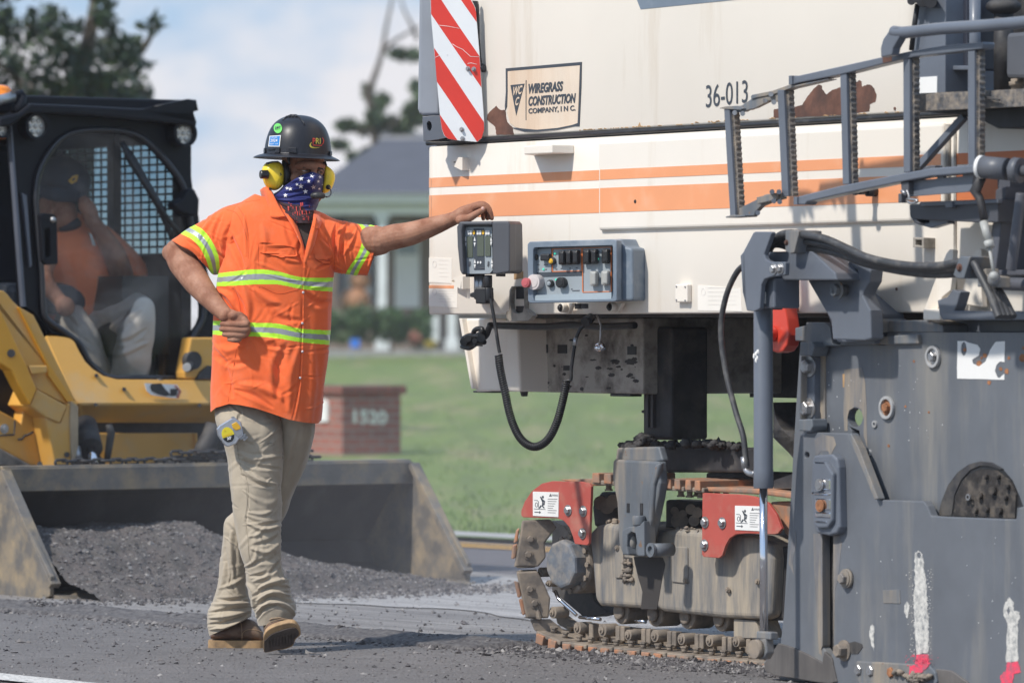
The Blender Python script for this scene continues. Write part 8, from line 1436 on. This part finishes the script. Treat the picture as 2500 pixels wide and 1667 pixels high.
# ---- tape measure clipped on the pocket
ty = cast(bt_, VL, (480, 1500), 0).y - .035; tm = root('tape_measure', at(VL((425, 1540)), ty), 'chrome tape measure with yellow and black label clipped to the khaki pocket', 'tape measure')
TFm = Frame(at(VL((425, 1460)), ty), -8); cs = mat('chrome plastic', (.50, .52, .56), .22, .75, var=.05)
b = MB(); b.plate(TFm, VL, [(336, 1440), (352, 1420), (425, 1376), (448, 1376), (480, 1400), (490, 1440), (498, 1480), (470, 1500), (452, 1528), (402, 1546), (385, 1538), (345, 1482)], -.012, .036); case = b.build('case', cs, tm, bevel=.004, seg=3)
lab = circ((402, 1474), 36, 46, 28); ca, sa = math.cos(-.35), math.sin(-.35); lab = [(402 + (x - 402) * ca - (y - 1474) * sa, 1474 + (x - 402) * sa + (y - 1474) * ca) for x, y in lab]
b = MB(); b.plate(TFm, VL, lab, -.0135, .004); b.build('yellow_label', mat('label yellow', (.80, .66, .03), .4, var=.02), case)
b = MB(); lo_ = [p_ for p_ in lab if (p_[1] - 1474) - (p_[0] - 402) * -.36 > 4]; lo_.sort(key=lambda p_: math.atan2(p_[1] - 1490, p_[0] - 405)); b.plate(TFm, VL, lo_, -.0145, .003); b.build('black_label', black, case)
b = MB(); b.ftext(TFm, VL, "30'", (398, 1506), (424, 1500), (394, 1488), -.0153, bold=.04); b.build('lettering', sticker, case)
b = MB(); b.ftext(TFm, VL, 'POWERLOCK', (374, 1490), (428, 1470), (371, 1481), -.0153, bold=.02); b.cyl(TFm.hit(VL((383, 1448)), -.0153), TFm.hit(VL((383, 1448)), -.013), .002, 10); b.build('small_lettering', YEL, case)
b = MB(); b.plate(TFm, VL, [(424, 1412), (452, 1398), (476, 1426), (478, 1440), (450, 1450), (432, 1436)], -.017, .01); b.build('yellow_lock', YEL, case, bevel=.002)
b = MB(); b.plate(TFm, VL, [(428, 1440), (470, 1428), (484, 1444), (488, 1470), (462, 1490), (440, 1470)], -.014, .02); b.plate(TFm, VL, [(468, 1490), (505, 1466), (520, 1490), (500, 1512), (490, 1505), (504, 1490), (478, 1506)], -.008, .012); b.build('tape_hook', steel, case, bevel=.001)
b = MB(); b.plate(TFm, VL, [(420, 1370), (440, 1366), (444, 1380), (425, 1388)], .022, .01); b.build('belt_clip', steel, case)
# ---- the loader operator's trousers and sleeves as dense cloth
OY = SF.hit(VI((700, 800)), OW).y; VI2 = VI
ot = Cloth(); oc_ = [([(700, 700), (850, 640), (1000, 560)], 26, 10), ([(760, 800), (880, 720), (1020, 620)], 22, -10), ([(900, 820), (960, 740), (1080, 640)], 20, 12), ([(660, 620), (720, 760), (760, 860)], 22, 9), ([(900, 900), (1000, 880), (1120, 800)], 20, -8), ([(880, 1000), (980, 960), (1130, 900)], 22, 8), ([(520, 660), (600, 740), (700, 800)], 20, 8), ([(620, 850), (680, 900), (760, 960)], 18, -8)]
ot.tube([((560, 560), (640, 900), OY + .10, .12), ((680, 610), (740, 880), OY - .0, .11), ((850, 560), (850, 860), OY - .14, .10), ((1010, 520), (900, 820), OY - .26, .09), ((1150, 560), (895, 850), OY - .33, .085), ((1188, 700), (890, 900), OY - .35, .08), ((1165, 900), (870, 980), OY - .34, .075), ((1135, 1160), (840, 1160), OY - .30, .07)], VI, 240, 140, oc_, [(12, 12, 12, 3.3, .012)], (), 2.1)
ot.tube([((380, 520), (330, 700), OY + .08, .10), ((520, 560), (400, 720), OY - .02, .095), ((620, 620), (450, 770), OY - .14, .09), ((720, 780), (540, 860), OY - .22, .075), ((800, 950), (640, 1000), OY - .24, .07), ((850, 1150), (740, 1160), OY - .22, .065)], VI, 200, 120, oc_, [(12, 12, 12, 7.3, .010)], (), 2.1)
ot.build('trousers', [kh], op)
# ---- summer haze and construction dust hanging in the air: one closed box round everything
b = MB(); HB = Frame((0, 0, 0), 0); b.box(HB, -345, 345, -50, 345, -1.2, 40); hz_ = b.build1('haze', [bpy.data.materials.new('haze air')]); hz_['kind'] = 'stuff'; hz_['label'] = 'pale dusty haze in the air over the road works and lawn'; hz_['category'] = 'haze'
hm = hz_.data.materials[0]; hm.use_nodes = True; hm.node_tree.nodes.clear(); ho = hm.node_tree.nodes.new('ShaderNodeOutputMaterial'); hv_ = hm.node_tree.nodes.new('ShaderNodeVolumePrincipled'); hv_.inputs['Color'].default_value = (.93, .91, .93, 1); hv_.inputs['Density'].default_value = .0005; hv_.inputs['Anisotropy'].default_value = .1
hm.node_tree.links.new(hv_.outputs[0], ho.inputs['Volume'])

# dust kicked up by the cutting drum, thickest low down between the loader bucket and the crawler
DC_ = RF.w(-.6, 1.6, .35); b = MB(); b.ball(Vector((0, 0, 0)), 1.0, 24, 14); dc = b.build1('dust_cloud', [bpy.data.materials.new('dust air')]); dc.location = DC_; dc.scale = (3.4, 2.9, 1.25); tag(dc, 'thin pale dust drifting low over the milled strip between bucket and crawler', 'dust', kind='stuff')
dm = dc.data.materials[0]; dm.use_nodes = True; t = dm.node_tree; t.nodes.clear(); ho = t.nodes.new('ShaderNodeOutputMaterial'); pv = t.nodes.new('ShaderNodeVolumePrincipled'); pv.inputs['Color'].default_value = (.90, .88, .90, 1)
tcn = t.nodes.new('ShaderNodeTexCoord'); gr = t.nodes.new('ShaderNodeVectorMath'); gr.operation = 'LENGTH'; t.links.new(tcn.outputs['Object'], gr.inputs[0]); mr = t.nodes.new('ShaderNodeMapRange'); mr.interpolation_type = 'SMOOTHSTEP'; mr.inputs[1].default_value = .25; mr.inputs[2].default_value = .98; mr.inputs[3].default_value = .040; mr.inputs[4].default_value = 0.0
t.links.new(gr.outputs['Value'], mr.inputs[0]); t.links.new(mr.outputs[0], pv.inputs['Density']); t.links.new(pv.outputs[0], ho.inputs['Volume'])
